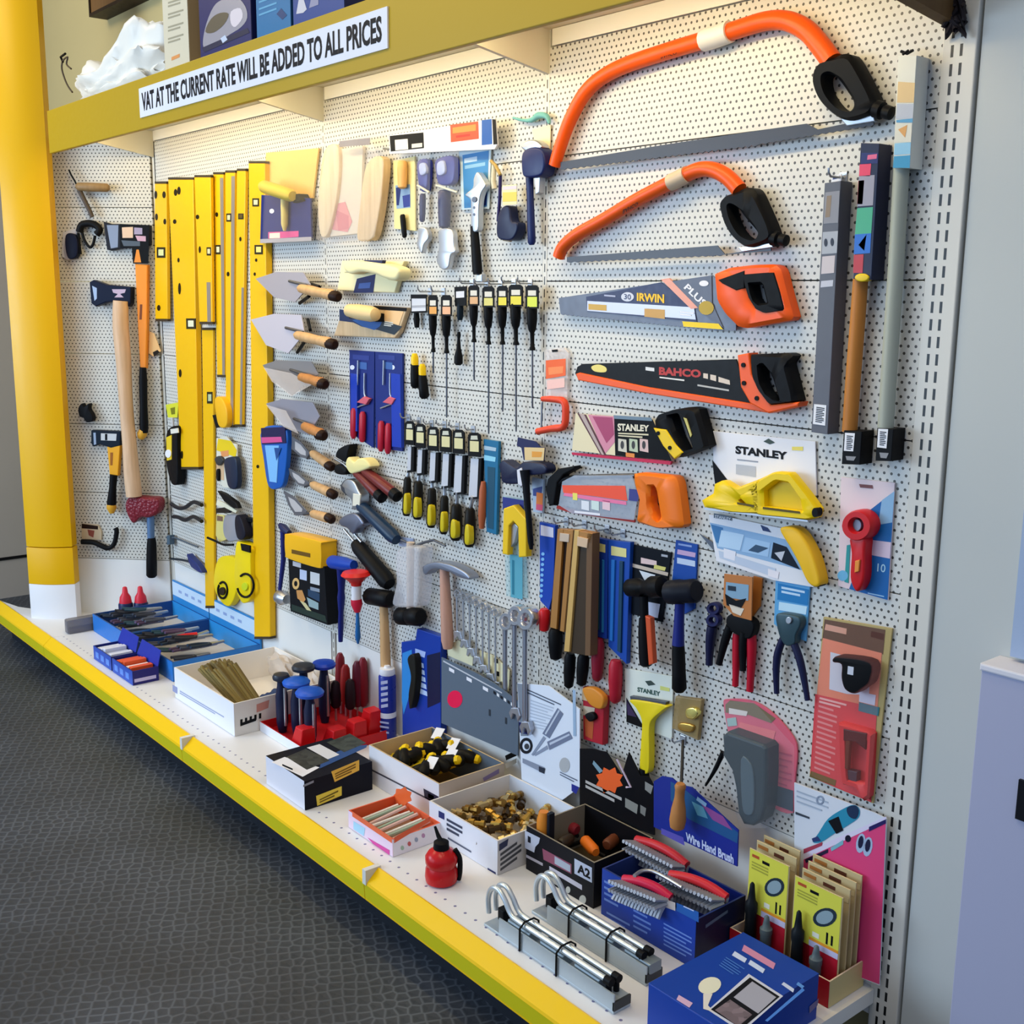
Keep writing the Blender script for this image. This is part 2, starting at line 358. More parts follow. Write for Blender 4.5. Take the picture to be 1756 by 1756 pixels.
# base shelf, corner shelf, ticket edge, plinth
YF = -.487
mb = MB(); mb.box((0, YF, ZS-.03), (3.232, 0, ZS), SHW); mb.build('base_shelf', run, V((1.6, 0, 0)))
mb = MB(); top = [V((-.002, 0, ZS)), V((-.30, -.29, ZS)), V((-.42, -.40, ZS)), V((-.52, -.455, ZS)), V((-.66, -.485, ZS)), V((-.66, YF-.001, ZS)), V((-.002, YF, ZS))]
mb.solid(top, [p-V((0, 0, .03)) for p in top], '#e2e2e4'); mb.build('corner_shelf', run)
YEL = mat('#f0c000', .32); YELG = mat('#cfc010', .38)
for i, (x0, x1) in enumerate(((-.66, -.001), (.001, 1.249), (1.251, 2.249), (2.251, 3.235))):
    prof = [(YF, ZS+.002), (YF-.004, ZS+.003), (YF-.034, ZS-.024), (YF-.036, ZS-.03), (YF-.034, ZS-.070), (YF, ZS-.070)]
    mb = MB(); mb.solid([V((x0, y, z)) for y, z in prof], [V((x1, y, z)) for y, z in prof], YEL)
    mb.add([V((x, YF-.0362+.0022*t, ZS-.03-.0395*t)) for x, t in ((x0, 0), (x1, 0), (x1, 1), (x0, 1))], [(0, 1, 2, 3)], YELG)  # lower face: light off the floor painted in as a duller, greenish yellow
    mb.build('ticket_edge', run)
for x in (1.25, 2.25): MB().box((x-.004, YF-.038, ZS-.03), (x+.010, YF+.004, ZS+.006), '#dcdad2').build('edge_clip', run)
MB().box((-.64, YF+.03, 0), (3.235, YF+.05, ZS-.03), '#23262c').build('plinth', run)
MB().box((3.2322, YF, ZS-.03), (3.241, -.004, ZS+.0002), '#e8e5de').build('shelf_end_trim', run)
# canopy: brackets, shelf, yellow valance
for x, m, zb in ((0, '#d8d3bf', 1.955), (1.25, '#d8d3bf', 1.955), (2.25, '#d8d3bf', 1.955)):
    pr = [(0, zb), (-.20, zb+.033), (-.36, zb+.065), (-.372, 2.05), (0, 2.05)]
    MB().solid([V((x-.006, y, z)) for y, z in pr], [V((x+.006, y, z)) for y, z in pr], m).build('canopy_bracket', run)
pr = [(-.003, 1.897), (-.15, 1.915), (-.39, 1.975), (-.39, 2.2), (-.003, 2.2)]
MB().solid([V((3.236, y, z)) for y, z in pr], [V((3.26, y, z)) for y, z in pr], mat('#6a4f2e', .6, 0, 'wood')).build('end_bracket', run)  # same bracket as the cream ones; its shade is put into the dark brown
MB().box((.0, -.375, 2.05), (3.234, .03, 2.066), '#ddd6bf').build('canopy_shelf', run)
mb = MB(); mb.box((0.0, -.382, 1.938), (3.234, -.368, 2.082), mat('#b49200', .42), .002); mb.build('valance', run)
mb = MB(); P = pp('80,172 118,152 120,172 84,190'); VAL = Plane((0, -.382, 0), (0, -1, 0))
# sign on the valance
MB().box((.0, -.367, 2.0665), (.075, -.19, 2.084), mat('#efb010', .4), .002).build('valance_return', run)
sg = wthing('price_sign', 'white sign with black capitals on the yellow canopy', 'sign', 454, 110, 0, pl=VAL)
mb = MB(); zt, zb_ = 2.053, 1.970
def vq(x, z, d=.004): return V((x, -.382-d, z))
mb.box((.84, -.386, zb_), (2.176, -.3822, zt), '#dfe0e8')
mb.text3('VAT AT THE CURRENT RATE WILL BE ADDED TO ALL PRICES', [vq(.86, zb_+.016, .0046), vq(2.155, zb_+.016, .0046), vq(2.155, zt-.014, .0046), vq(.86, zt-.014, .0046)], '#15161d', .032)
mb.build('board', sg)
# yellow end column standing on the corner
c1 = V((-.205, -.325, 0)); cn = V((.77, -.64, 0)).normalized(); c0 = Plane(c1, cn).pt(50, 1000); c0.z = 0
colm = thing('yellow_column', 'tall yellow column at the left end of the shelving', 'column', (c0+c1)/2+V((0, 0, .33)))
CP = Plane(c0, cn)
zc0 = CP.pt(100, 1001).z; zc1 = CP.pt(95, 938).z
def colseg(z0, z1, m, name, grow=0.0):
    a, b = c0-(c1-c0)*grow, c1+(c1-c0)*grow; fr = []
    ax = (b-a)
    for k in range(9):
        t = k/8; fr.append(a+ax*t+cn*(.016*(1-(2*t-1)**2)+grow*.05))
    fr += [b-cn*.05, a-cn*.05]
    return MB().solid([V((p.x, p.y, z1)) for p in fr], [V((p.x, p.y, z0)) for p in fr], m, .002, 2, True).build(name, colm)
YC = mat('#e6b000', .33)
colseg(zc1+.002, 3.0, YC, 'upper_cladding'); colseg(zc0, zc1-.002, YC, 'lower_cladding', .004)
colseg(ZS, zc0-.001, '#e6e6ea', 'plinth', .006)
# cabinet against the right wall
CABP = Plane((0, -.06, 0), (0, -1, 0)); a_ = CABP.pt(1683, 1149)
cab = thing('metal_cabinet', 'pale lilac metal cabinet standing at the right of the shelving', 'cabinet', V((a_.x+.4, -.05, 0)))
MB().box((a_.x, -.06, 0.002), (a_.x+.9, .003, a_.z), mat('#a9abc4', .5), .002).build('body', cab)
MB().box((a_.x-.002, -.064, a_.z), (a_.x+.9, .003, a_.z+.012), '#d9d7df', .003).build('lid', cab)
q_ = CABP.pt(1750, 1335); q2_ = CABP.pt(1752, 1405)
MB().box((q_.x, -.066, q2_.z), (q_.x+.02, -.06, q_.z), '#15161c').build('handle_slot', cab)
q_ = Plane((0, .004, 0), (0, -1, 0)).pt(1742, 1100)
struct(MB().box((q_.x, -.012, a_.z+.02), (q_.x+1.5, .003, 3.3), '#9fb0cc').build('trim_2'))
# ------------------------------------------------------------------ helpers for goods
BLK = mat('#101114', .5); NAVY = mat('#16225a', .4); BLU = mat('#1440a8', .4); RED = mat('#c81c22', .35); ORG = mat('#f05a14', .38)
YLW = mat('#f2c808', .38); WHT = mat('#e9e9ee', .45); CRM = mat('#efe4c4', .5); GRY = mat('#70747c', .5); STEEL = chrome('#b9bcc2', .33); DSTL = chrome('#5d6068', .42)
WOOD = mat('#dfb481', .5, 0, 'wood'); WOOD2 = mat('#c98a4e', .5, 0, 'wood')
def lines(m, quad, n, d, col, pl=WALL, fill=.55, frac=(0, 1)):
    """n printed lines of small copy inside a pixel quad (bl, br, tr, tl)"""
    a, b, c, e = [V((*p, 0)) for p in pp(quad)]
    for i in range(n):
        t0, t1 = i/n+.5*(1-fill)/n, (i+1)/n-.5*(1-fill)/n; s1 = frac[1]*(1 if i % 3 else .8)
        L0, L1, R0, R1 = a.lerp(e, t0), a.lerp(e, t1), b.lerp(c, t0), b.lerp(c, t1)
        m.flat([tuple(L0.lerp(R0, frac[0])[:2]), tuple(L0.lerp(R0, s1)[:2]), tuple(L1.lerp(R1, s1)[:2]), tuple(L1.lerp(R1, frac[0])[:2])], d, col, pl)
def ell(u, v, a, b, n=18, rot=0.0): return [(u+a*cos(2*pi*k/n)*cos(rot)-b*sin(2*pi*k/n)*sin(rot), v+a*cos(2*pi*k/n)*sin(rot)+b*sin(2*pi*k/n)*cos(rot)) for k in range(n)]
def hook(u, v, what, d=.05, pl=WALL, up=5):
    """steel peg pushed into the pierced panel, turned up at its end"""
    p = pl.pt(u, v, 0); t = thing('peg_hook', 'steel peg hook holding '+what, 'hook', p, 'peg hooks in the panels')
    n = pl.n; MB().tube([p-n*.0005, p+n*d, p+n*(d+.006)+V((0, 0, .006)), p+n*(d+.007)+V((0, 0, .014))], .0022, STEEL, 8).build('rod', t)
    MB().box((p.x-.008, p.y-.003, p.z-.010), (p.x+.008, p.y-.0005, p.z+.010), STEEL, .001).build('plate', t) if pl is WALL else None

# ================================================================== right bay, top to bottom
# --- bow saws
def bow_saw(label, tipc, frame, wid, sticker, stc, brand, outer, inner, blade_up, blade_lo, plate, knob):
    t = wthing('bow_saw', label, 'saw', *tipc)
    m = MB(); f = smooth(frame, 5, False); N = len(f); m.tpx(f, .022, [wid[0]+(wid[1]-wid[0])*min(1, i/N*1.1) for i in range(N)], ORG, n=14)
    fr_ = m.build('frame', t)
    m = MB(); m.tpx(smooth(sticker, 3, False), .023, wid[1]+1.5, mat(stc, .4), n=14); m.build('price_sticker', fr_)
    if brand:
        m = MB(); m.text('BAHCO', brand, .0335, BLK); m.build('lettering', fr_)
    m = MB(); m.ring(outer, inner, .008, .04, BLK, n=48); hd_ = m.build('handle', t)
    m = MB(); m.prism(list(pp(blade_up))+list(pp(blade_lo))[::-1], .019, .0215, mat('#33343a', .4, .3), bev=0); m.build('blade', t)
    m = MB(); m.prism(plate, .016, .026, STEEL); m.build('blade_clamp', t)
    m = MB(); m.lpx((knob[0], knob[1]), (knob[2], knob[3]), .024, [(0, 10), (.1, knob[4]), (.45, knob[4]), (.5, knob[4]*.6), (.62, knob[4]*.8), (.95, knob[4]*.75), (1, 4)], BLK); m.build('tension_knob', hd_)
def teeth(p0, p1, n, h):
    out = []
    for i in range(n+1):
        t = i/n; x, y = p0[0]+(p1[0]-p0[0])*t, p0[1]+(p1[1]-p0[1])*t; out.append((x, y+(h if i % 2 else 0)))
    return out
bow_saw('largest orange bow saw, hung at the top of the right bay', (950, 285), '951,284 962,248 978,205 1003,160 1035,131 1080,109 1150,86 1220,65 1275,47 1315,36 1350,36 1383,52 1408,80 1427,106', (21, 36),
        '1207,69 1230,62 1252,54', '#e4e2dc', '1133,94 1160,87 1160,93 1133,101', '1391,126 1396,112 1410,102 1426,98 1440,92 1455,93 1468,112 1484,142 1499,174 1496,190 1478,199 1453,206 1430,198 1404,174 1391,145',
        '1411,131 1423,126 1434,135 1448,154 1460,174 1457,187 1446,191 1430,180 1414,156', '961,278 1140,248 1300,224 1383,212 1402,222 1498,202', teeth((961, 290), (1300, 248), 60, 2.5)+teeth((1306, 246), (1498, 214), 30, 2),
        '1440,203 1498,197 1500,208 1452,216', (1499, 186, 1530, 195, 30))
bow_saw('smaller orange bow saw hung under the largest one', (955, 440), '958,441 966,423 990,402 1035,377 1090,344 1140,318 1180,298 1205,290 1228,293 1250,306 1268,326', (21, 28),
        '1150,313 1165,306 1178,299', '#cdb79a', '1068,360 1094,346 1094,352 1068,367', '1232,348 1240,336 1258,330 1275,322 1290,325 1304,352 1322,395 1322,406 1306,416 1280,424 1258,411 1242,388 1233,360',
        '1249,352 1259,353 1276,375 1295,398 1292,409 1280,412 1263,396 1251,370', '972,441 1100,431 1230,421 1243,436 1322,424', teeth((972, 449), (1240, 437), 44, 2)+[(1322, 430)],
        '1265,424 1322,416 1326,424 1272,432', (1323, 408, 1350, 413, 26))
# --- hand saws
t = wthing('hand_saw', 'handsaw in printed navy sleeve with orange and black handle', 'saw', 1160, 520)
m = MB(); m.prism(['958,511', ][0]+' 1221,472 1262,505 1262,567 '+' '.join('%g,%g' % p for p in teeth((1230, 566), (961, 538), 70, 2)), .012, .015, mat('#555a68', .4, .2), bev=0)
m.prism('1005,509 1133,484 1190,525 1195,552 1007,534', .0115, .0165, mat('#131a4c', .35), bev=0)
m.flat('1007,516 1190,527 1193,548 1007,533', .0169, mat('#9e9aa0', .35, .4)); m.flat('1009,521 1040,523 1040,533 1009,531', .0172, '#c9a24a'); m.flat('1105,529 1140,531 1140,547 1105,543', .0172, '#c79b55')
m.prism('1133,479 1147,477 1197,528 1185,530', .0115, .0172, mat('#e7a08c', .4), bev=0)
m.prism('1148,483 1220,473 1221,520 1240,562 1200,535', .0115, .0168, mat('#5c6478', .4), bev=0)
m.flat('1170,551 1232,555 1240,565 1172,560', .0176, '#f2cf10'); m.flat(ell(1211, 528, 13, 12), .0176, '#b79a2c'); m.flat(ell(1207, 486, 8, 5), .0176, '#e8e8ee')
m.text('IRWIN', '1092,516 1139,520 1139,505 1092,502', .0173, '#f0c020', bold=.04); m.flat(ell(1076, 509, 11, 8), .0173, '#cfd3e2'); m.text('30', '1070,513 1082,514 1082,505 1070,504', .0176, NAVY)
lines(m, '1036,509 1060,511 1060,506 1036,504', 1, .0173, '#aab0cc'); m.text('PLUS', '1172,494 1206,528 1213,518 1180,486', .0173, '#e8e8ee', bold=.03); lines(m, '1166,541 1190,544 1190,535 1166,533', 2, .0176, '#e8e8ee')
m.build('blade', t)
m = MB(); m.ring('1222,470 1248,459 1290,454 1327,453 1336,463 1345,500 1357,543 1355,549 1315,556 1276,563 1262,560 1240,538 1226,515', '1280,486 1303,484 1309,500 1314,519 1296,524 1286,514', .004, .034, ORG, n=48, smo=False); m.build('handle', t)
m = MB(); m.ring('1272,468 1330,463 1341,498 1350,534 1312,540 1297,533 1283,512 1276,490', '1284,488 1303,487 1307,502 1311,519 1296,521 1289,512', .0035, .036, BLK, n=40, smo=False)
m.prism('1231,480 1276,464 1276,494 1262,498 1238,486', .004, .0355, BLK); m.build('grip', t)
t = wthing('hand_saw', 'black bladed handsaw with orange tooth guard and orange black handle', 'saw', 1170, 655)
m = MB(); m.prism('986,640 990,629 999,624 1262,616 1290,695 1111,668 990,648', .012, .0155, mat('#17181a', .4), bev=.0005)
m.flat(smooth('1014,629 1026,625 1039,630 1038,638 1020,637'), .0160, '#e9d878'); m.text('BAHCO', '1130,643 1202,648 1202,634 1130,629', .016, '#b8322c', bold=.05); m.flat('1206,640 1214,641 1214,650 1206,648', .016, '#d9c9b9'); m.flat('1218,642 1228,644 1228,654 1218,651', .016, '#d9c9b9'); m.flat('1232,646 1251,652 1252,660 1232,655', .016, '#d9c9b9')
lines(m, '1131,649 1184,656 1184,651 1131,645', 1, .016, '#e4e2de'); m.flat('1196,659 1250,668 1250,671 1196,662', .016, '#b9b7b3'); m.flat('1107,629 1122,631 1122,637 1107,635', .016, '#dedede')
m.build('blade', t)
m = MB(); m.prism('987,641 993,639 1111,664 1314,696 1316,708 1105,674 991,652', .009, .020, ORG, bev=.002); m.build('tooth_guard', t)
m = MB(); m.prism('1264,609 1284,605 1289,642 1322,694 1371,689 1368,697 1317,709 1286,692 1270,664', .006, .034, ORG, bev=.003)
for u, v in ((1274, 626), (1275, 657), (1297, 683)): m.prism(ell(u, v, 3.5, 4), .033, .036, BLK, bev=0)
m.build('handle', t)
m = MB(); m.ring('1284,608 1346,605 1357,609 1347,622 1355,652 1364,688 1320,697 1300,672 1288,648', '1300,628 1311,625 1322,652 1333,690 1322,689 1309,671 1302,655', .005, .038, BLK, n=48, smo=False); m.build('grip', t)
t = wthing('hand_saw', 'handsaw in maroon sleeve with black and yellow handle', 'saw', 1090, 755)
m = MB(); m.prism('981,772 987,709 1053,714 1119,719 1152,790 1055,781', .012, .016, mat('#e6d9b4', .5), bev=0)
m.flat('990,709 1005,711 1040,781 1030,780', .0164, '#5c3038'); m.flat('993,709 1001,710 1036,780 1032,780', .0167, '#b9a6a0'); m.flat('1008,711 1053,714 1055,757 1037,779', .0164, '#d58aa0'); m.flat('1016,714 1050,716 1053,745 1040,760', .0167, '#a8446a')
m.flat('1053,715 1119,719 1152,790 1055,781', .0164, BLK); m.flat('1052,712 1117,716 1118,722 1053,718', .0168, '#6e8496')
m.text('STANLEY', '1059,739 1113,740 1113,729 1059,726', .0168, '#e3dcc6', bold=.04); lines(m, '1060,749 1112,753 1112,743 1060,741', 2, .0168, '#d9cfae')
for a, c in ((1060, '#cfc9b8'), (1079, '#b8c4a8'), (1097, '#d8b8b4')): m.flat([(a, 752), (a+14, 754), (a+15, 776), (a, 773)], .0168, c); m.flat(ell(a+7, 763, 3, 7), .0171, '#3d3a3a')
m.flat('1073,776 1088,778 1088,785 1073,783', .0169, '#e58a3c'); m.build('sleeve', t)
m = MB(); m.prism('980,776 1151,791 1149,797 981,780', .011, .017, mat('#c2204c', .4), bev=0); m.build('tooth_guard', t)
m = MB(); m.ring('1119,722 1124,712 1150,703 1180,698 1194,701 1204,735 1212,766 1180,778 1157,786 1138,764 1120,736', '1146,712 1163,709 1174,740 1184,770 1171,773 1158,748', .004, .036, BLK, n=44, smo=False); m.build('handle', t)
m = MB(); m.prism('1120,734 1142,737 1158,762 1171,776 1156,787 1137,765', .030, .0385, YLW, bev=.002)
for u, v in ((1128, 743), (1148, 768)): m.prism(ell(u, v, 3, 3.5), .038, .040, BLK, bev=0)
m.prism('1172,716 1177,718 1186,746 1184,750', .034, .038, mat('#c9c070'), bev=0); m.build('handle_insert', t)
# --- orange hacksaw in its clear pack
t = wthing('hacksaw', 'orange handled hacksaw in a clear printed pack', 'saw', 1060, 860)
m = MB(); m.ring('1084,813 1094,811 1154,817 1160,830 1169,900 1165,906 1125,907 1088,896 1094,856 1084,826', '1112,835 1121,834 1130,888 1125,895 1118,885 1111,864', .006, .036, mat('#f07818', .38), n=44, smo=False); m.build('handle', t)
m = MB(); m.tpx('1090,816 1040,817 985,819', .02, 9, DSTL); m.tpx(smooth('985,819 968,822 958,832 954,850 953,866', 3, False), .02, 9, BLK); m.prism('935,839 939,821 956,804 984,799 985,804 966,814 955,828 949,866 941,868', .008, .03, BLK, bev=.003); m.build('frame', t)
m = MB(); m.prism('954,872 981,880 1088,896 1088,891 983,874 955,867', .016, .02, mat('#b03028', .4), bev=0); m.build('blade', t)
m = MB(); m.prism('964,826 985,815 1084,816 1094,850 1087,892 980,880 958,866', .030, .0312, clear('#b9c6d8', .45), bev=0)
m.flat('964,832 1072,833 1076,859 1020,851 966,845', .0318, '#f0563a'); m.flat('968,845 1020,852 1074,860 1074,866 1015,858 966,850', .0318, '#e879a2'); m.flat('1079,838 1096,840 1094,860 1078,858', .0322, '#3a3f86')
for a, c in ((997, '#dfe2ea'), (1014, '#cfe0dc'), (1033, '#e6c4cc')): m.flat([(a, 858), (a+13, 860), (a+13, 876), (a, 873)], .0318, c)
lines(m, '985,881 1040,887 1040,880 985,874', 1, .0320, '#e7e6ee'); m.flat('982,845 990,846 990,858 982,857', .0321, '#e9e06a'); m.build('clear_pack', t)
# --- small orange hacksaw near the bay joint
t = wthing('junior_hacksaw', 'small orange hacksaw in slim clear pack at the bay joint', 'saw', 948, 690)
m = MB(); m.prism('934,600 966,596 975,606 972,690 938,686', .004, .010, clear('#f0e6e2', .4), bev=0); m.flat('936,618 970,615 970,644 936,650', .0105, '#ee6428'); m.flat('940,630 966,628 965,640 941,643', .0107, '#f58a4c'); m.flat('938,652 968,648 968,664 938,668', .0105, '#f2c4ba'); m.flat('946,600 956,599 957,603 947,604', .0106, BLK); m.build('clear_pack', t)
m = MB(); m.tpx(smooth('930,684 952,685 968,690 970,715 966,732 945,735 922,740', 3, False), .018, [9, 10, 11, 11, 12, 13, 13, 13, 13, 13, 13, 13, 13, 13, 13, 12, 12, 12, 12][:19], mat('#e2482a', .4)); m.build('frame', t)
m = MB(); m.prism('928,690 930,690 929,733 927,733', .016, .018, DSTL, bev=0); m.build('blade', t)
# --- surform plane on its card
t = wthing('surform_plane', 'yellow surform plane mounted on a white display card', 'plane', 1305, 830)
m = MB(); m.prism('1221,739 1398,757 1400,850 1226,850', .002, .005, WHT, bev=.0005); m.text('STANLEY', '1261,778 1350,789 1350,775 1261,764', .0056, '#15161a', bold=.05)
m.flat('1221,788 1259,838 1226,830', .0055, BLK); m.flat('1309,757 1318,752 1329,759 1320,762', .0056, '#3b4a44'); m.flat('1358,766 1377,766 1377,773 1358,772', .0056, '#eedc6a')
m.flat('1262,796 1296,800 1296,818 1262,813', .0056, '#b7bcc6'); m.flat('1264,787 1300,791 1300,793 1264,789', .0056, '#8d93a0'); m.build('display_card', t)
m = MB(); m.prism('1203,858 1223,846 1225,830 1238,824 1259,838 1303,821 1326,810 1353,812 1381,846 1402,873 1399,887 1385,891 1248,878 1208,870', .008, .024, mat('#e8c400', .35), bev=.002)
m.ring('1262,850 1303,821 1326,809 1354,811 1382,846 1402,873 1399,888 1385,892 1298,884', '1307,842 1330,824 1352,829 1370,856 1374,878 1308,869', .022, .042, mat('#f0cc06', .35), n=44, smo=False)
m.ring('1224,832 1238,823 1262,838 1300,823 1302,882 1248,879 1207,870 1203,858 1222,848', '1263,858 1285,844 1294,868 1266,864', .022, .042, mat('#f0cc06', .35), n=44, smo=False)
m.flat('1264,861 1293,866 1293,870 1264,865', .0430, '#5a4a08'); m.flat('1308,869 1372,877 1372,881 1308,873', .0430, '#5a4a08'); m.build('body', t)
m = MB(); m.prism(ell(1397, 879, 5, 8), .030, .046, BLK, bev=0); m.build('knob', t)
m = MB(); m.prism('1207,870 1385,892 1385,895 1208,874', .010, .038, STEEL, bev=0); m.build('rasp_sole', t)
# --- drywall saw on card
t = wthing('drywall_saw', 'yellow curved handle saw in a blue and white sleeve', 'saw', 1300, 945)
m = MB(); m.prism('1215,882 1255,888 1369,912 1404,1000 1394,1007 1326,995 1228,962', .004, .008, WHT, bev=.0005); m.flat('1217,896 1378,932 1376,978 1230,940', .0085, '#8fb4d8'); m.flat('1219,899 1240,905 1236,934 1228,930', .0088, '#3f7ab0')
m.flat('1237,909 1276,917 1269,944 1231,937', .009, '#bcd8f0'); m.flat('1278,921 1321,931 1317,955 1272,946', .009, '#a6c8e8'); m.flat('1283,944 1296,934 1318,940 1300,948', .0093, '#34506c'); m.flat('1326,930 1349,938 1372,977 1322,957', .009, '#1c2532'); m.flat('1328,948 1346,945 1340,962', .0093, '#c8ccd6')
m.flat('1224,880 1255,886 1255,893 1224,888', .009, '#5c6a78'); m.flat('1304,900 1316,905 1322,913 1308,910', .009, '#243a6a'); m.flat('1232,944 1330,975 1330,990 1234,956', .0089, '#c4d0e2'); m.text('STANLEY', '1226,888 1253,893 1253,888 1226,883', .0093, '#e8e8ee'); m.flat('1241,940 1262,946 1260,962 1241,956', .0091, '#ecebf2'); m.flat('1317,975 1336,981 1334,993 1317,988', .0091, '#efe9ee'); m.build('sleeve', t)
m = MB(); m.prism('1199,915 1222,930 1228,944 1222,942', .004, .006, DSTL, bev=0); m.build('blade', t)
m = MB(); m.rprism('1336,908 1353,904 1369,912 1383,932 1396,960 1405,996 1402,1006 1393,1006 1382,996 1368,966 1354,940', .006, .034, mat('#f0bc22', .45), bev=.008); m.build('handle', t)
m = MB(); m.prism(ell(1402, 1000, 5, 7), .010, .030, BLK, bev=.001); m.build('end_cap', t)
# --- pipe cutter card
t = wthing('pipe_slice', 'red ring shaped pipe cutter on blue and pink card', 'cutter', 1485, 920)
m = MB(); m.prism('1442,818 1534,828 1523,1030 1437,1005', .002, .005, mat('#e7d3d6', .45), bev=.0005); m.flat('1534,842 1490,876 1486,928 1456,1010 1522,1029', .0056, '#1462a8'); m.flat('1534,842 1512,858 1506,900 1530,896', .0058, '#8ab4d6'); m.flat('1487,925 1528,930 1526,958 1485,950', .0059, '#d9c3d2'); m.flat('1452,935 1458,934 1455,1000 1448,998', .0059, '#2f9a9c')
m.flat(ell(1445, 987, 9, 9), .006, '#6fb6dc'); m.text('10', '1504,980 1518,982 1519,968 1505,966', .0061, '#a8d0e6'); m.flat('1473,830 1496,832 1497,838 1475,836', .0058, '#7a4a4c'); m.flat('1488,1016 1516,1022 1516,1024 1488,1018', .006, '#9cc4e4'); m.build('display_card', t)
m = MB(); m.ring(ell(1468, 902, 27, 27), ell(1467, 901, 11, 12), .006, .034, RED, n=40, smo=False); m.rprism('1457,922 1482,922 1482,950 1481,992 1472,1013 1464,1011 1457,990 1459,950', .006, .030, RED, bev=.006); m.build('body', t)
m = MB(); m.prism(ell(1467, 901, 10, 11), .006, .022, mat('#8a8f9e', .4, .4), bev=.001); m.build('cutting_wheel', t)
m = MB(); m.prism('1466,962 1474,960 1472,980 1465,982', .029, .0335, mat('#e8913a'), bev=.001); m.build('label_plate', t)
# --- three long tubes beside the upright
t = wthing('long_tube_pack', 'slim grey boxed tube, leftmost of three by the slotted post', 'tube', 1418, 530)
m = MB(); m.prism('1414,314 1442,310 1419,745 1391,741', .002, .036, mat('#5c5e68', .4), bev=.001); m.flat('1415,330 1440,327 1437,382 1412,384', .0366, '#8b8c94'); m.flat('1418,336 1426,335 1423,372 1415,373', .0369, '#8c7a66'); m.flat('1411,398 1437,396 1435,434 1409,436', .0366, '#a9adb6'); m.flat(ell(1416, 416, 3, 7), .037, '#2c3140'); m.flat(ell(1427, 415, 3, 7), .037, '#2c3140')
m.flat('1410,440 1432,438 1430,468 1408,470', .0366, '#c9bfc2'); m.flat('1408,482 1429,480 1428,491 1407,493', .0366, '#c0c2ce'); m.build('box', t)
m = MB(); m.prism('1396,693 1417,695 1415,730 1394,727', .0362, .037, WHT, bev=0); lines(m, '1398,724 1412,726 1414,699 1400,697', 9, .0374, BLK, fill=.5); m.build('barcode_label', t)
m = MB(); m.prism('1426,302 1443,298 1442,312 1425,316', .010, .012, WHT, bev=0); m.flat('1428,304 1441,301 1441,305 1428,308', .0125, '#3a4a7c'); m.build('hang_tab', t)
t = wthing('long_tube_pack', 'multicoloured sleeve over an orange rod, middle of three by the slotted post', 'tube', 1478, 520)
m = MB(); m.prism('1476,245 1508,246 1494,480 1463,478', .002, .040, mat('#1c2340', .4), bev=.001)
for q, c in (('1477,262 1506,262 1505,280 1476,282', '#26306a'), ('1488,266 1504,264 1503,272 1487,274', '#d8688e'), ('1474,282 1494,280 1492,302 1473,302', '#e04a68'), ('1473,302 1500,300 1497,352 1470,354', '#9c9aa8'), ('1472,310 1482,309 1479,350 1470,350', '#c86470'), ('1470,357 1497,355 1494,400 1466,402', '#4cab88'), ('1466,402 1494,400 1492,434 1464,436', '#2f6fc8'), ('1472,420 1486,402 1482,430', '#3ea0d8'), ('1464,437 1481,436 1479,468 1463,468', '#b8404a')):
    m.flat(q, .0406 if 'd8688e' not in c else .041, c)
m.build('sleeve', t)
m = MB(); m.tpx('1476,478 1470,560 1463,650 1457,740', .022, [26, 26, 26, 26], mat('#c9853c', .5, 0, 'wood'), n=18); m.build('rod', t)
m = MB(); m.rprism(ell(1477, 476, 12, 7), .030, .044, mat('#e8c61c', .4), bev=.002); m.build('price_sticker', t)
m = MB(); m.prism('1447,738 1478,740 1474,797 1443,796', .002, .040, BLK, bev=.001); m.flat('1449,742 1466,743 1463,774 1447,773', .0406, WHT); lines(m, '1451,771 1461,772 1463,747 1452,746', 8, .041, BLK, fill=.5); m.flat('1450,782 1468,783 1464,790 1452,789', .0406, '#8c8c90'); m.build('end_cap', t)
t = wthing('long_tube_pack', 'tallest pale grey tube with white blue header, nearest the slotted post', 'tube', 1538, 450)
m = MB(); m.prism('1540,95 1572,95 1560,288 1531,288', .002, .040, mat('#dcdcd2', .4), bev=.001); m.flat('1540,140 1569,142 1567,176 1538,176', .0406, '#d9bd8c'); m.flat('1538,178 1567,178 1565,204 1536,204', .0406, '#b6bcc8'); m.flat('1537,206 1565,203 1565,210 1537,210', .0409, '#5c9cc4'); m.flat('1536,212 1564,212 1562,244 1534,244', .0406, '#d8d6c8'); m.flat('1534,246 1562,244 1561,264 1533,266', .0406, '#8ec0dc'); m.flat('1533,268 1561,266 1560,288 1531,288', .0406, '#3f93bc'); m.flat('1540,222 1556,214 1552,236', .041, '#d6a060'); m.build('header_sleeve', t)
m = MB(); m.tpx('1546,288 1537,450 1527,600 1518,740', .022, 27, mat('#a3a79a', .4), n=18); m.build('tube', t)
m = MB(); m.prism('1504,734 1532,736 1528,791 1501,790', .002, .040, BLK, bev=.001); m.flat('1506,735 1523,736 1520,769 1504,767', .0406, WHT); lines(m, '1508,764 1518,765 1520,740 1509,739', 8, .041, BLK, fill=.5); m.flat('1508,776 1524,777 1520,786 1510,785', .0406, '#8c8c90'); m.build('end_cap', t)
m = MB(); m.tpx('1545,88 1556,92 1566,86', .022, 5, BLK); m.tpx('1548,94 1558,86', .024, 4, BLK); m.build('tie', t)
hook(1447, 305, 'the slim grey boxed tube', .04)
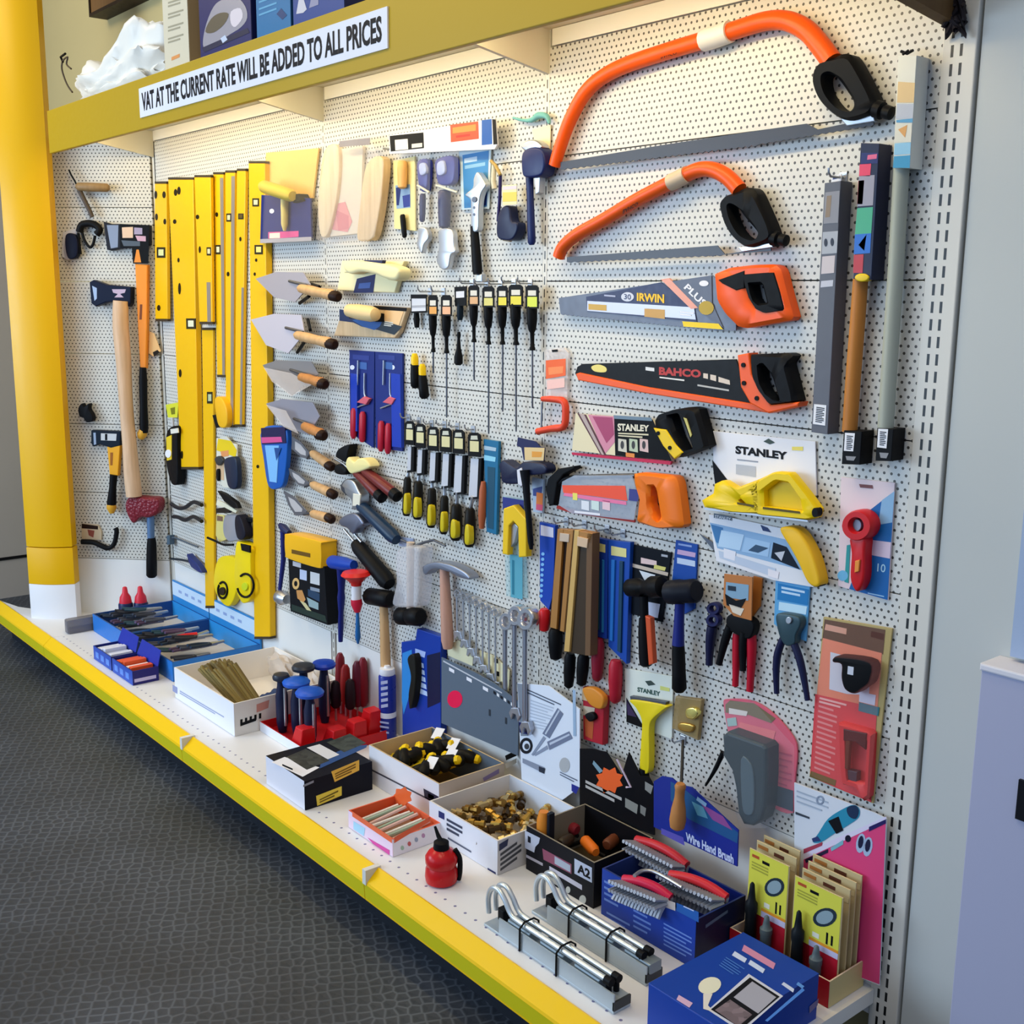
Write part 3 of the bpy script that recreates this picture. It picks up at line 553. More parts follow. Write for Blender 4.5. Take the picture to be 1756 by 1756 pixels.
# --- files
def file_pack(label, body, col, rails, handle, hcol, extra=None, d=.03, d0=.004):
    b = pp(body); t = wthing('file_pack', label, 'file', sum(p[0] for p in b)/len(b), b[0][1]+40, 0, 'files hung in a row under the orange hacksaw')
    m = MB(); m.prism(body, d0, d, col, bev=.001)
    for q, c, dd in rails: m.prism(q, d0+.002, d+dd, c, bev=.0008)
    if extra: extra(m, d)
    m.build('sleeve', t)
    for h, hc in zip(handle, hcol):
        m = MB(); m.lpx(h[0], h[1], max(d*.55, .019), [(0, h[2]*.7), (.12, h[2]), (.5, h[2]*1.02), (.75, h[2]*.9), (.93, h[2]*.8), (1, h[2]*.3)], hc); m.build('handle', t)
BRZ = mat('#a87434', .45, .2)
def x1(m, d): 
    for k in range(9): m.flat(ell(931-k*.4, 950+k*9, 3, 3, 8), d+.0008, '#7ab4e8')
    m.flat('927,900 949,905 949,922 927,918', d+.0008, '#c9c9dc')
file_pack('blue carded file with red handle, leftmost of the file row', '925,895 952,901 949,1016 941,1046 926,1030', BLU, [], [((934, 1044), (933, 1083), 20)], [RED], x1, .014)
file_pack('file in bronze channel, left of the two bronze ones', '956,907 983,909 967,1084 942,1076', mat('#2a1a10', .5), [('956,907 966,908 954,1079 943,1076', BRZ, .006), ('974,909 983,909 967,1084 960,1082', BRZ, .006), ('956,907 983,909 982,925 955,922', BRZ, .005), ('960,914 976,916 975,930 959,928', mat('#c8b4a0'), .008)], [((952, 1078), (953, 1132), 24)], [BLK], None, .020)
file_pack('pair of files in bronze channel, right of the two bronze ones', '984,909 1016,915 1012,1125 967,1118', mat('#3a2c1c', .5), [('985,909 993,910 976,1118 967,1117', mat('#d0a860', .4, .2), .006), ('1006,914 1016,915 1012,1125 1003,1124', mat('#6a4e34', .5), .005), ('985,909 1016,915 1015,932 984,926', BRZ, .005), ('990,920 1008,924 1006,940 989,936', mat('#d2b494'), .008)], [((978, 1120), (975, 1180), 20), ((1001, 1122), (997, 1176), 21)], [BLK, BLK], None, .050, .030)
def x2(a):
    def f(m, d): m.flat(a, d+.0008, '#d8d08c')
    return f
file_pack('blue carded file with red and green handle, left of the two', '1017,921 1042,926 1040,1096 1016,1090', mat('#1d3f9c', .35), [('1022,958 1027,959 1026,1080 1021,1079', mat('#1b4a52', .4), .004), ('1032,960 1035,961 1034,1085 1031,1084', mat('#2a78b0', .4), .003)], [((1026, 1094), (1024, 1168), 22)], [mat('#8a1c30', .4)], x2('1021,930 1038,934 1038,948 1021,944'), .016)
file_pack('blue carded file with large red handle, lowest in the row', '1043,926 1081,930 1074,1139 1043,1108', mat('#1848a4', .35), [('1048,960 1054,961 1050,1100 1045,1098', mat('#2470c0', .35), .004), ('1062,962 1068,963 1064,1120 1058,1116', mat('#173f5c', .4), .004)], [((1056, 1132), (1055, 1206), 24)], [mat('#b01c30', .4)], x2('1048,936 1074,941 1074,956 1048,952'), .016)
for u, v, w in ((1042, 907, 'the left blue carded file'), (1069, 914, 'the blue file with large red handle'), (1003, 899, 'the right bronze file channel'), (972, 894, 'the left bronze file channel')): hook(u, v, w, .035)
# --- mallets
t = wthing('rubber_mallet', 'black rubber mallet with orange striped handle on black card', 'mallet', 1110, 1010)
m = MB(); m.prism('1087,934 1151,948 1135,1067 1076,1051', .002, .006, mat('#10141c', .4), bev=.0005); m.flat('1099,956 1126,962 1126,970 1099,966', .0066, '#e6c8c4'); m.flat('1084,966 1146,982 1145,988 1083,972', .0066, '#c8b8a8'); m.flat('1122,968 1142,973 1140,979 1121,975', .0068, '#d9cf74'); m.flat('1096,978 1124,986 1110,1004', .0068, '#d6dde6'); m.flat('1111,1032 1132,1036 1128,1060 1110,1056', .0066, '#d4d8ec'); m.flat('1134,950 1145,952 1145,956 1134,954', .0068, '#aeb0b8'); m.build('display_card', t)
m = MB(); m.lpx((1076, 1008), (1139, 1006), .036, [(0, 22), (.05, 31), (.3, 34), (.42, 25), (.55, 25), (.68, 38), (.95, 37), (1, 26)], BLK); m.build('head', t)
m = MB(); m.lpx((1104, 1022), (1105, 1062), .034, [(0, 15), (1, 15)], BLK); m.lpx((1104, 1060), (1108, 1143), .034, [(0, 17), (.3, 22), (.8, 24), (.96, 22), (1, 12)], BLK); m.prism('1106,1056 1115,1060 1120,1138 1112,1141', .034, .047, mat('#c8522c', .4), bev=.002); m.build('handle', t)
t = wthing('rubber_mallet', 'black rubber mallet with navy shaft on tall blue card', 'mallet', 1168, 1020)
m = MB(); m.prism('1159,926 1196,934 1191,1044 1172,1054 1152,1000', .002, .006, mat('#1448a0', .4), bev=.0005); m.flat('1162,942 1193,948 1192,956 1161,950', .0066, '#c8a6cc'); m.flat('1161,956 1192,962 1192,972 1161,966', .0066, '#c4d2ea'); lines(m, '1163,936 1192,941 1192,935 1163,930', 1, .0067, '#8ea4d8'); m.build('display_card', t)
m = MB(); m.lpx((1147, 1016), (1195, 1013), .036, [(0, 30), (.04, 42), (.45, 44), (.5, 40), (.93, 42), (1, 34)], mat('#191c26', .45)); m.build('head', t)
m = MB(); m.lpx((1166, 1030), (1163, 1106), .034, [(0, 17), (.5, 18), (1, 22)], mat('#202a78', .35)); m.build('shaft', t)
m = MB(); m.lpx((1163, 1102), (1165, 1187), .034, [(0, 21), (.2, 23), (.6, 24), (.92, 26), (1, 14)], BLK); m.build('grip', t)
# --- pliers
def grip(m, pts, d, w, c): p = smooth(pts, 3, False); n = len(p); m.tpx(p, d, [w*(.75+.3*sin(pi*min(1, (i+2)/n))) for i in range(n)], c)
t = wthing('cutting_pliers', 'small navy cutters, leftmost of the pliers', 'pliers', 1218, 1085)
m = MB(); m.ring(ell(1222, 1044, 12, 11), ell(1222, 1044, 5, 5), .008, .02, mat('#1a1c4c', .4), n=24, smo=False); m.ring(ell(1221, 1064, 12, 12), ell(1221, 1064, 5, 5), .008, .02, mat('#1a1c4c', .4), n=24, smo=False); m.build('head', t)
m = MB(); grip(m, '1221,1074 1218,1100 1216,1140', .014, 17, mat('#14163a', .4)); m.build('handle', t)
t = wthing('crimping_pliers', 'black and red handled pliers under an orange framed card', 'pliers', 1266, 1070)
m = MB(); m.prism('1242,984 1290,990 1288,1064 1258,1056 1240,1036', .030, .033, mat('#b8743c', .4), bev=0); m.flat('1245,998 1284,1003 1283,1030 1244,1024', .0336, '#7fa2bc'); m.flat('1243,1018 1262,1030 1280,1026 1270,1044 1246,1038', .0339, '#14161a'); m.flat('1250,1036 1276,1044 1270,1056 1256,1050', .0339, '#d9cdbc'); m.flat('1248,1004 1262,1006 1262,1014 1248,1012', .034, '#1c2c3c'); m.build('display_card', t)
m = MB(); m.prism('1292,988 1307,992 1303,1040 1289,1060', .006, .010, mat('#a4642c', .4), bev=0); m.build('rear_card', t)
m = MB(); m.rprism('1246,1058 1262,1052 1288,1064 1292,1080 1282,1096 1258,1086 1246,1076', .008, .028, BLK, bev=.003); m.build('jaws', t)
m = MB(); grip(m, '1252,1074 1243,1100 1233,1139', .022, 15, BLK); m.build('handle', t); m = MB(); grip(m, '1276,1084 1274,1112 1274,1150', .022, 15, BLK); m.build('handle', t)
m = MB(); grip(m, '1264,1086 1263,1120 1261,1176', .014, 15, mat('#b8142c', .38)); m.build('rear_handle', t); m = MB(); grip(m, '1288,1080 1289,1120 1286,1185', .014, 17, mat('#b8142c', .38)); m.build('rear_handle', t)
t = wthing('water_pump_pliers', 'dark blue long handled pliers on pale blue card', 'pliers', 1356, 1090)
m = MB(); m.prism('1330,994 1389,1006 1382,1100 1350,1088 1327,1070', .002, .005, mat('#5fa6d8', .4), bev=.0005); m.flat('1334,1000 1387,1011 1385,1038 1333,1028', .0056, '#1f78b8'); m.flat('1336,1032 1384,1040 1382,1054 1335,1046', .0056, '#bfe0f2'); lines(m, '1340,1018 1380,1026 1380,1012 1340,1004', 2, .0058, '#bcd8f0'); m.build('display_card', t)
m = MB(); m.rprism('1330,1056 1340,1052 1368,1058 1372,1072 1364,1090 1362,1104 1348,1108 1338,1096 1332,1076', .008, .026, mat('#2c4650', .4, .3), bev=.003); m.prism(ell(1352, 1064, 5, 6), .024, .030, STEEL, bev=.001); m.build('jaws', t)
m = MB(); grip(m, '1344,1092 1334,1120 1331,1150 1332,1189', .018, 13, mat('#161a40', .4)); m.build('handle', t); m = MB(); grip(m, '1358,1096 1370,1126 1378,1160 1385,1201', .018, 13, mat('#161a40', .4)); m.build('handle', t)
# --- red tacker blister
t = wthing('glue_gun_pack', 'tall red blister pack with black tool in its window', 'tool pack', 1460, 1210)
m = MB(); m.prism('1412,1058 1530,1078 1497,1378 1388,1332', .002, .006, mat('#b8a46c', .5), bev=.0005); m.flat('1414,1062 1518,1080 1514,1122 1410,1098', .0066, '#4c4430'); m.flat('1416,1070 1452,1078 1451,1088 1414,1080', .0069, '#d8a48c'); m.flat('1494,1082 1516,1087 1515,1098 1493,1092', .0069, '#2c2418')
m.flat('1411,1094 1512,1120 1504,1224 1400,1196', .0067, '#e88a6c'); m.flat('1424,1118 1494,1136 1490,1192 1452,1190 1422,1182', .007, '#cfd6e2'); m.flat('1398,1190 1504,1214 1494,1376 1389,1332', .0068, '#d8484e')
lines(m, '1396,1320 1430,1334 1436,1216 1404,1206', 13, .0072, '#e88c8c', fill=.4); m.flat('1474,1186 1502,1192 1500,1210 1473,1203', .0072, '#d8dcea'); m.flat('1473,1204 1508,1213 1506,1228 1472,1219', .0074, '#2f7a86'); lines(m, '1404,1206 1450,1218 1452,1206 1406,1194', 2, .0074, '#f0b4b0'); m.flat('1388,1332 1432,1348 1434,1338 1391,1322', .0073, '#6c5c30'); m.build('backing_card', t)
m = MB(); m.rprism('1428,1129 1440,1126 1492,1136 1492,1168 1478,1182 1464,1190 1448,1182 1442,1162 1442,1140 1428,1136', .008, .034, BLK, bev=.004); m.flat('1454,1142 1464,1144 1463,1158 1453,1156', .0345, '#c8ccd8'); m.build('gun', t)
m = MB(); m.ring('1436,1240 1452,1244 1494,1256 1488,1368 1478,1376 1470,1352 1442,1346 1438,1300', '1450,1262 1486,1268 1482,1344 1452,1338', .006, .026, mat('#d23a3e', .4), n=32, smo=False); m.prism('1446,1250 1486,1258 1484,1286 1466,1272 1446,1270', .020, .028, mat('#3a1418', .4)); m.prism('1450,1262 1458,1264 1454,1320 1448,1318', .020, .0275, mat('#5c2c1c', .4)); m.prism('1452,1320 1470,1324 1468,1348 1451,1344', .010, .022, mat('#2c3440', .4)); m.build('bracket', t)
m = MB(); m.prism('1414,1062 1518,1080 1490,1372 1391,1330', .033, .0338, clear('#e89088', .06), bev=0); m.build('blister', t)
# --- staple gun card
t = wthing('staple_gun', 'dark grey staple gun on a pink arched card', 'stapler', 1290, 1300)
m = MB(); m.prism(smooth('1241,1212 1250,1199 1293,1203 1330,1228 1360,1264 1367,1290 1363,1340 1360,1394 1312,1374 1262,1300', 4), .002, .006, mat('#dc6478', .45), bev=.0005)
m.flat('1244,1208 1252,1201 1293,1206 1330,1232 1322,1240 1284,1226 1244,1222', .0066, '#7d6c52'); m.flat('1250,1214 1282,1220 1280,1228 1250,1224', .0069, '#e0d4cc'); m.flat('1246,1232 1262,1230 1264,1244 1248,1246', .0069, '#9fb8b4'); m.flat('1268,1238 1330,1254 1326,1270 1266,1256', .0068, '#e8787c'); lines(m, '1316,1372 1356,1388 1358,1290 1322,1282', 9, .0069, '#c04c68', fill=.25); m.flat('1314,1342 1360,1356 1360,1392 1312,1374', .0071, '#3c4856'); m.build('backing_card', t)
m = MB(); m.prism('1238,1262 1246,1255 1308,1277 1314,1284 1314,1330 1311,1385 1304,1408 1290,1417 1274,1414 1265,1396 1260,1350 1254,1322 1240,1298', .006, .046, mat('#28343a', .42), bev=.007, seg=3); m.build('body', t)
m = MB(); m.prism(smooth('1270,1302 1284,1306 1292,1330 1292,1390 1280,1398 1272,1380', 3), .0440, .0490, mat('#56646c', .35), bev=.002); m.build('inset', t)
m = MB(); m.tpx(smooth('1240,1290 1233,1306 1224,1324 1210,1347', 3, False), .028, [9, 9, 9, 8, 8, 8, 7, 6, 5, 4], BLK); m.build('lever', t)
m = MB(); m.prism('1242,1202 1293,1204 1362,1280 1360,1394 1314,1420 1268,1420 1240,1300', .0485, .0492, clear('#dce4ea', .04), bev=0); m.build('blister', t)
# --- scraper
t = wthing('paint_scraper', 'yellow scraper with black grip on white card', 'scraper', 1106, 1230)
m = MB(); m.prism('1071,1146 1154,1160 1152,1268 1073,1238', .002, .005, mat('#e4e8dc', .45), bev=.0005); m.flat('1074,1196 1106,1250 1074,1238', .0056, BLK); m.text('STANLEY', '1093,1186 1132,1194 1132,1186 1093,1178', .0057, '#3c5a50', bold=.04); m.flat('1106,1168 1116,1167 1124,1174 1112,1176', .0057, '#3c4a44'); m.flat('1132,1176 1148,1180 1148,1186 1132,1183', .0057, '#d8da7c'); m.flat('1074,1200 1092,1230 1076,1226', .0059, '#3c2c50'); m.build('display_card', t)
m = MB(); m.rprism('1081,1200 1141,1210 1136,1218 1118,1234 1113,1250 1113,1290 1111,1324 1097,1322 1099,1270 1100,1236 1090,1214', .010, .028, mat('#e8d01c', .4), bev=.005); m.build('blade_holder', t)
m = MB(); m.prism('1080,1194 1142,1204 1141,1210 1081,1200', .012, .024, DSTL, bev=.0005); m.build('blade', t)
m = MB(); m.lpx((1104, 1318), (1104, 1394), .022, [(0, 17), (.2, 20), (.6, 22), (.95, 24), (1, 14)], BLK); m.build('grip', t)
# --- small packs
t = wthing('brass_fitting_pack', 'small see-through pack with gold coloured fittings beside the scraper', 'pack', 1178, 1230)
m = MB(); m.prism('1158,1194 1203,1200 1196,1270 1152,1249', .004, .014, mat('#a98f5c', .4, 0, None, .7), bev=.002); m.build('bag', t)
m = MB(); m.rprism('1176,1216 1190,1214 1196,1224 1188,1234 1176,1230', .012, .024, chrome('#f0dc7c', .25), bev=.003); m.rprism('1164,1240 1188,1244 1184,1256 1164,1252', .012, .020, chrome('#c8a050', .3), bev=.003); m.build('fitting', t)
t = wthing('clamp_pack', 'orange topped red packed clamp hanging over the black box', 'pack', 1016, 1225)
m = MB(); m.prism('999,1178 1036,1196 1033,1278 1000,1268', .004, .022, mat('#b02030', .4), bev=.002); m.flat('998,1180 1018,1188 1014,1204 998,1200', .0226, '#d8b890'); m.flat('1000,1210 1020,1214 1018,1230 1000,1226', .0226, '#c8b8a0'); m.flat('1002,1232 1018,1236 1016,1268 1004,1262', .0226, '#b8582c'); m.build('backing_card', t)
m = MB(); m.rprism('998,1182 1016,1180 1034,1196 1030,1216 1010,1208', .020, .034, mat('#d98a2c', .4), bev=.004); m.build('jaw', t); m = MB(); m.rprism('1002,1226 1014,1222 1020,1232 1010,1238', .020, .032, BLK, bev=.003); m.build('screw', t)
t = wthing('bradawl', 'turned wooden handled spike hanging over the blue brush box', 'tool', 1165, 1380)
m = MB(); m.tpx('1171,1270,.03 1170,1310,.07 1168,1350,.113', 0, [5, 6, 6], mat('#26282e', .4, .4)); m.build('spike', t)
m = MB(); m.lpx((1167, 1344), (1161, 1422), .115, [(0, 15), (.06, 20), (.14, 17), (.3, 17), (.55, 25), (.8, 29), (.95, 25), (1, 14)], WOOD2, n=18); m.build('handle', t)
hook(1172, 1268, 'the wooden handled spike', .03)
# ================================================================== middle bay, top to bottom
t = wthing('header_rail', 'long tilted white header rail with black and orange panels', 'sign', 757, 235)
m = MB(); m.prism('667,232 848,203 852,248 848,256 668,264', .028, .034, WHT, bev=.001); m.flat('668,233 726,227 727,254 670,260', .0346, BLK); m.flat('677,240 699,238 700,256 678,258', .0349, '#d8d6d2'); m.flat('706,247 724,245 724,252 706,254', .0349, '#d0cec8')
m.flat('772,214 820,208 821,238 773,244', .0346, '#e8502c'); m.flat('776,219 816,213 816,224 776,229', .0349, '#f08a3c'); lines(m, '782,238 812,234 812,227 782,231', 1, .0350, '#c02c1c'); m.flat('826,206 843,204 844,247 826,249', .0346, '#1c56a8'); m.flat('844,204 850,205 853,247 846,248', .0348, '#1c1814'); m.build('board', t)
m = MB(); 
for u, v in ((672, 262), (846, 254)): p = WALL.pt(u, v-6, 0); m.tube([p+WALL.n*.0008, p+WALL.n*.031], .003, STEEL, 8)
m.build('support', t)
def oval_grip(m, a, b, d, w, c, flat=.7): m.lpx(a, b, d, [(0, w*.7), (.06, w*.95), (.3, w), (.7, w*.95), (.94, w*.85), (1, w*.4)], c, flat=flat)
t = wthing('packed_hand_tool', 'cream and orange carded tool with short black handle, leftmost under the header rail', 'tool', 690, 340)
m = MB(); m.prism('674,276 711,268 712,396 676,392', .004, .008, mat('#e9dc9c', .45), bev=.0005); m.flat('678,318 703,316 704,356 680,358', .0086, '#8aa8c8'); m.flat('679,322 688,320 684,352 680,352', .0089, '#1c2a6a'); m.flat('690,336 703,333 703,354 692,356', .0089, '#2a3a8c'); m.build('backing_card', t)
m = MB(); oval_grip(m, (690, 276), (690, 324), .020, 22, mat('#e8b068', .45)); m.build('head', t); m = MB(); oval_grip(m, (690, 368), (694, 408), .018, 12, BLK); m.build('handle', t)
def adj_wrench(label, card, shaft, head, sc, hc, u, w, tip):
    t = wthing('adjustable_wrench', label, 'wrench', u, 360, 0, 'packed wrenches under the header rail')
    m = MB(); m.rprism(head[0], .010, .026, mat('#28348c', .35), bev=.004); m.rprism(head[1], .024, .032, mat('#a8b4dc', .25), bev=.003); m.build('upper_grip', t)
    m = MB(); oval_grip(m, shaft[0], shaft[1], .020, w, mat('#182056', .4)); m.build('lower_grip', t)
    m = MB(); m.rprism(tip, .012, .026, STEEL, bev=.003); m.build('jaw', t)
    m = MB(); m.prism(card, .034, .0346, clear('#e6e8ee', .05), bev=0); m.tpx([(pp(card)[0][0]+4, 318), (pp(card)[1][0]-2, 330)], .035, 4, mat('#d8d4c4', .4)); m.build('clear_pack', t)
adj_wrench('slimmer of the two clear packed navy wrenches', '712,262 738,258 735,432 712,430', ((725, 332), (724, 381)), ('716,276 732,274 733,300 730,326 720,326 715,300', '718,282 728,280 730,296 720,300'), 0, 0, 724, 14, '718,390 730,392 734,408 726,420 722,434 714,420 716,404')
adj_wrench('wider of the two clear packed navy wrenches', '744,264 786,258 784,466 742,462', ((762, 326), (762, 392)), ('747,274 776,268 779,300 772,316 752,316 747,296', '749,280 760,276 762,296 750,300'), 0, 0, 763, 28, '752,394 774,394 778,420 780,432 772,438 768,458 758,462 748,448 752,424')
t = wthing('adjustable_wrench', 'large silver adjustable wrench with black grip on a blue card', 'wrench', 815, 330)
m = MB(); m.prism('787,258 842,250 838,358 792,360', .004, .007, mat('#cfe2ea', .45), bev=.0005); m.flat('793,266 838,258 835,354 796,357', .0076, '#3f86c0'); m.flat('796,272 818,268 818,276 796,280', .0079, '#b8d2e6'); m.flat('797,284 832,278 832,284 797,290', .0079, '#88b8d8'); m.flat('826,318 836,316 834,352 826,354', .0079, '#1c2c6c'); m.build('display_card', t)
m = MB(); m.rprism('797,334 810,322 812,306 818,295 828,308 832,318 826,328 822,340 820,362 819,394 808,394 807,360 806,342', .012, .028, mat('#c4ccd6', .3, .6), bev=.003); m.prism(ell(813, 342, 4, 5), .026, .031, DSTL, bev=.001)
for v in (356, 368): m.prism(ell(813, v, 2, 2.5), .0278, .0286, DSTL, bev=0)
m.build('head', t); m = MB(); m.lpx((813, 388), (819, 470), .020, [(0, 16), (.1, 17), (.4, 19), (.9, 21), (1, 18)], BLK, flat=.75); m.build('grip', t)
m = MB(); m.prism('817,470 826,470 826,484 815,484', .012, .024, STEEL, bev=.003); m.build('end_eye', t)
t = wthing('pipe_cutter', 'navy clamp tool with small yellow label hanging from gold tie', 'tool', 868, 350)
m = MB(); m.rprism('852,376 860,356 872,354 876,378 886,382 886,396 878,410 866,412 852,406', .008, .034, mat('#161f44', .4), bev=.004); m.build('body', t)
m = MB(); m.tpx('858,300 857,340 854,380', .02, 6, mat('#28205c', .4)); m.build('bar', t); m = MB(); m.lpx((864, 408), (876, 410), .02, [(0, 10), (1, 10)], mat('#a89a80', .4, .3)); m.build('roller', t)
m = MB(); m.prism('861,318 886,316 886,350 862,352', .036, .0372, mat('#e4dcb0', .5), bev=0); m.flat('862,330 886,329 886,345 862,346', .0376, '#dcc85c'); m.flat('862,320 886,318 886,324 862,326', .0376, '#d0c8d4'); m.build('label_card', t)
m = MB(); m.tpx('842,276 850,284 858,300', .024, 6, mat('#b89a58', .4)); m.tpx('848,280 846,310 848,324', .02, 9, mat('#d8d0b8', .5)); m.build('tie', t)
t = wthing('pipe_wrench', 'big navy pipe wrench with silver jaw, hung beside the largest bow saw tip', 'wrench', 910, 320)
m = MB(); m.rprism('895,262 912,252 928,256 933,272 932,290 924,302 900,304 894,292', .010, .044, mat('#16235a', .38), bev=.005); m.build('head', t)
m = MB(); m.rprism('893,252 900,242 916,240 928,250 922,258 904,260', .014, .038, STEEL, bev=.004); m.build('jaw', t)
m = MB(); m.lpx((908, 300), (912, 420), .024, [(0, 17), (.3, 15), (.8, 17), (.96, 17), (1, 10)], mat('#16235a', .38), flat=.7); m.build('handle', t); m = MB(); m.prism('916,302 926,300 924,330 918,334', .014, .030, STEEL, bev=.002); m.build('spring', t)
t = wthing('tied_tag', 'cream tag with teal ribbon above the navy pipe wrench', 'tag', 925, 220)
m = MB(); m.prism('912,222 944,214 943,262 928,268 918,248', .004, .006, mat('#e9dcb8', .5), bev=0); m.build('card', t); m = MB(); m.tpx(smooth('880,202 896,206 912,206 924,198 938,200 942,212', 3, False), .014, [4, 4, 5, 5, 6, 7, 9, 10, 12, 12, 11, 10, 9, 8, 7, 5], mat('#6fb0ac', .5)); m.build('ribbon', t)
# --- floats
def pfloat(label, plate, pc, hd, hc, lab):
    t = wthing('plastering_float', label, 'float', 636, pp(plate)[0][1]+25); m = MB(); m.prism(plate, .004, .018, pc, bev=.003); m.build('plate', t)
    m = MB(); hd(m, hc); m.build('handle', t); m = MB(); lab(m); m.build('label', t)
def hd1(m, c):
    m.rprism('588,452 600,446 640,450 672,456 684,464 678,480 660,478 640,470 616,466 600,470 590,464', .022, .060, c, bev=.010)
    m.prism('590,452 602,450 602,468 590,468', .016, .05, c, bev=.003); m.prism('662,462 680,464 678,482 664,480', .016, .05, c, bev=.003)
pfloat('cream foam float with navy label and moulded handle', '586,447 692,448 676,502 578,498', mat('#efe6b6', .6), hd1, mat('#efe4b0', .6), lambda m: (m.flat('612,478 644,470 640,502 606,502', .0186, '#182458'), m.flat('616,486 636,484 634,494 614,495', .019, '#3c5a9c'), m.prism('622,446 656,446 654,454 630,452', .040, .052, mat('#1c2450', .4))))
def hd2(m, c):
    m.lpx((596, 532), (646, 540), .052, [(0, 10), (.05, 22), (.4, 27), (.8, 27), (.96, 22), (1, 12)], c); m.prism('598,528 606,528 606,546 598,546', .016, .048, BLK); m.prism('634,536 644,538 644,552 634,550', .016, .048, BLK)
pfloat('wooden float with beige roller handle and blue label', '582,546 642,524 698,528 684,570 676,580 572,576', mat('#e8cba2', .5, 0, 'wood'), hd2, mat('#e2c48e', .55), lambda m: (m.flat('582,530 640,542 660,552 648,566 620,560 606,553 582,550', .0186, '#1c2c56'), m.flat('640,524 698,528 697,534 642,530', .0188, BLK), m.flat('604,549 650,540 656,556 642,566 622,560', .019, '#2a5c9c'), m.flat('656,550 690,560 676,574 648,566', .0192, '#23303c'), m.flat('660,532 692,534 684,558 658,550', .0191, '#e8c08c'), lines(m, '658,559 674,561 674,552 660,550', 3, .0194, '#e0dcd0')))
# --- blue tool packs
for lab, bd, hd, dk in (('blue blister pack with two red handled saws, left of the pair', '599,600 642,603 640,768 600,742', ((605, 700), (620, 706)), '601,640 612,642 612,740 602,738'), ('blue blister pack with hooked red handle, right of the pair', '643,603 690,606 690,774 644,768', ((652, 722), (664, 726)), '670,640 686,642 688,768 672,766')):
    t = wthing('saw_set_pack', lab, 'tool pack', sum(p[0] for p in pp(bd))/4, 610); m = MB(); m.prism(bd, .002, .008, mat('#162a78', .35), bev=.0008); b = pp(bd); m.prism(dk, .006, .016, mat('#1c3cae', .3), bev=.001)
    x = b[0][0]; m.flat([(x+6, 608), (x+34, 610), (x+34, 618), (x+6, 616)], .0086, '#2a3c8c'); m.flat(ell(x+30 if x > 620 else x+5, 630, 4, 4), .0087, '#dfe4f4'); m.flat([(x+14, 620), (x+30, 622), (x+30, 634), (x+14, 632)], .0088, '#3c64a8'); m.build('backing_card', t)
    m = MB(); x = b[0][0]; m.tpx([(x+15, 618), (x+14, 660)], .013, 3, STEEL); m.tpx(smooth([(x+26, 640), (x+26, 676), (x+32, 690), (x+20, 696), (x+10, 700)], 3, False), .013, 3, STEEL); m.build('frame_wire', t)
    for i, (u, v) in enumerate(hd):
        m = MB(); m.lpx((u+2, v), (u+1, v+52), .015, [(0, 8), (.1, 14), (.5, 15), (.9, 14), (1, 8)], mat('#b01c34', .38), flat=.7); m.build('handle', t)
    m = MB(); m.prism([(x+12, 690), (x+24, 680), (x+34, 684), (x+28, 694)], .010, .020, mat('#d06070', .4), bev=.002); m.build('hook_grip', t)
# --- screwdrivers
def screwdriver(label, u, v0, v1, cw, shaft, cardc, hw=14, loop=True):
    t = wthing('screwdriver', label, 'screwdriver', u, (v0+v1)/2, 0, 'black screwdrivers on yellow and black cards'); d = .022; cv = v0+(v1-v0)*.36
    m = MB(); m.prism(smooth([(u-cw, v0+4), (u-cw*.5, v0), (u+cw*.5, v0), (u+cw, v0+4), (u+cw, cv), (u-cw, cv)], 3) if False else [(u-cw, v0+4), (u-cw*.6, v0), (u+cw*.6, v0), (u+cw, v0+4), (u+cw, cv), (u-cw, cv)], .030, .032, BLK, bev=0)
    m.flat([(u-cw*.6, v0+9), (u+cw*.65, v0+9), (u+cw*.65, v0+18), (u-cw*.6, v0+18)], .0326, '#d8d4c8'); m.flat([(u-cw*.7, v0+20), (u+cw*.8, v0+20), (u+cw*.8, cv-3), (u-cw*.7, cv-3)], .0326, cardc); m.build('hang_card', t)
    m = MB(); m.lpx((u, cv-8), (u+1, v1), d, [(0, hw*.8), (.12, hw*1.1), (.35, hw*1.05), (.55, hw*.8), (.62, hw*.45), (.9, hw*.42), (.95, hw*.62), (1, hw*.62)], BLK); m.build('handle', t)
    m = MB(); m.lpx((u+1, v1-2), (u+1, shaft), d, [(0, 3.2), (.96, 3.2), (1, 2.4)], DSTL, n=8); m.build('shaft', t)
for i, (u, v0, v1, cw, sh, cc, hw) in enumerate(((812, 489, 587, 9, 652, '#d8a878', 14), (837, 491, 591, 10, 744, '#d6cc74', 15), (861, 490, 591, 9, 706, '#e0d23c', 15), (884, 488, 592, 12, 740, '#e0d23c', 17), (912, 489, 601, 11, 700, '#d2dc48', 17))):
    screwdriver('black screwdriver, %s of the five in the right hand row' % ('first', 'second', 'third', 'fourth', 'last')[i], u, v0, v1, cw, sh, cc, hw); hook(u-2, v0-3, ('first', 'second', 'third', 'fourth', 'last')[i]+' black screwdriver of the right row', .034)
for i, (u, v0, v1, cw, sh, cc, hw) in enumerate(((742, 506, 604, 8, 640, '#e0a050', 13), (765, 506, 606, 9, 716, '#e8b088', 15))):
    screwdriver('black screwdriver with orange patched card, %s of two' % ('left', 'right')[i], u, v0, v1, cw, sh, cc, hw); hook(u-4, v0-6, 'the %s orange patched screwdriver' % ('left', 'right')[i], .034)
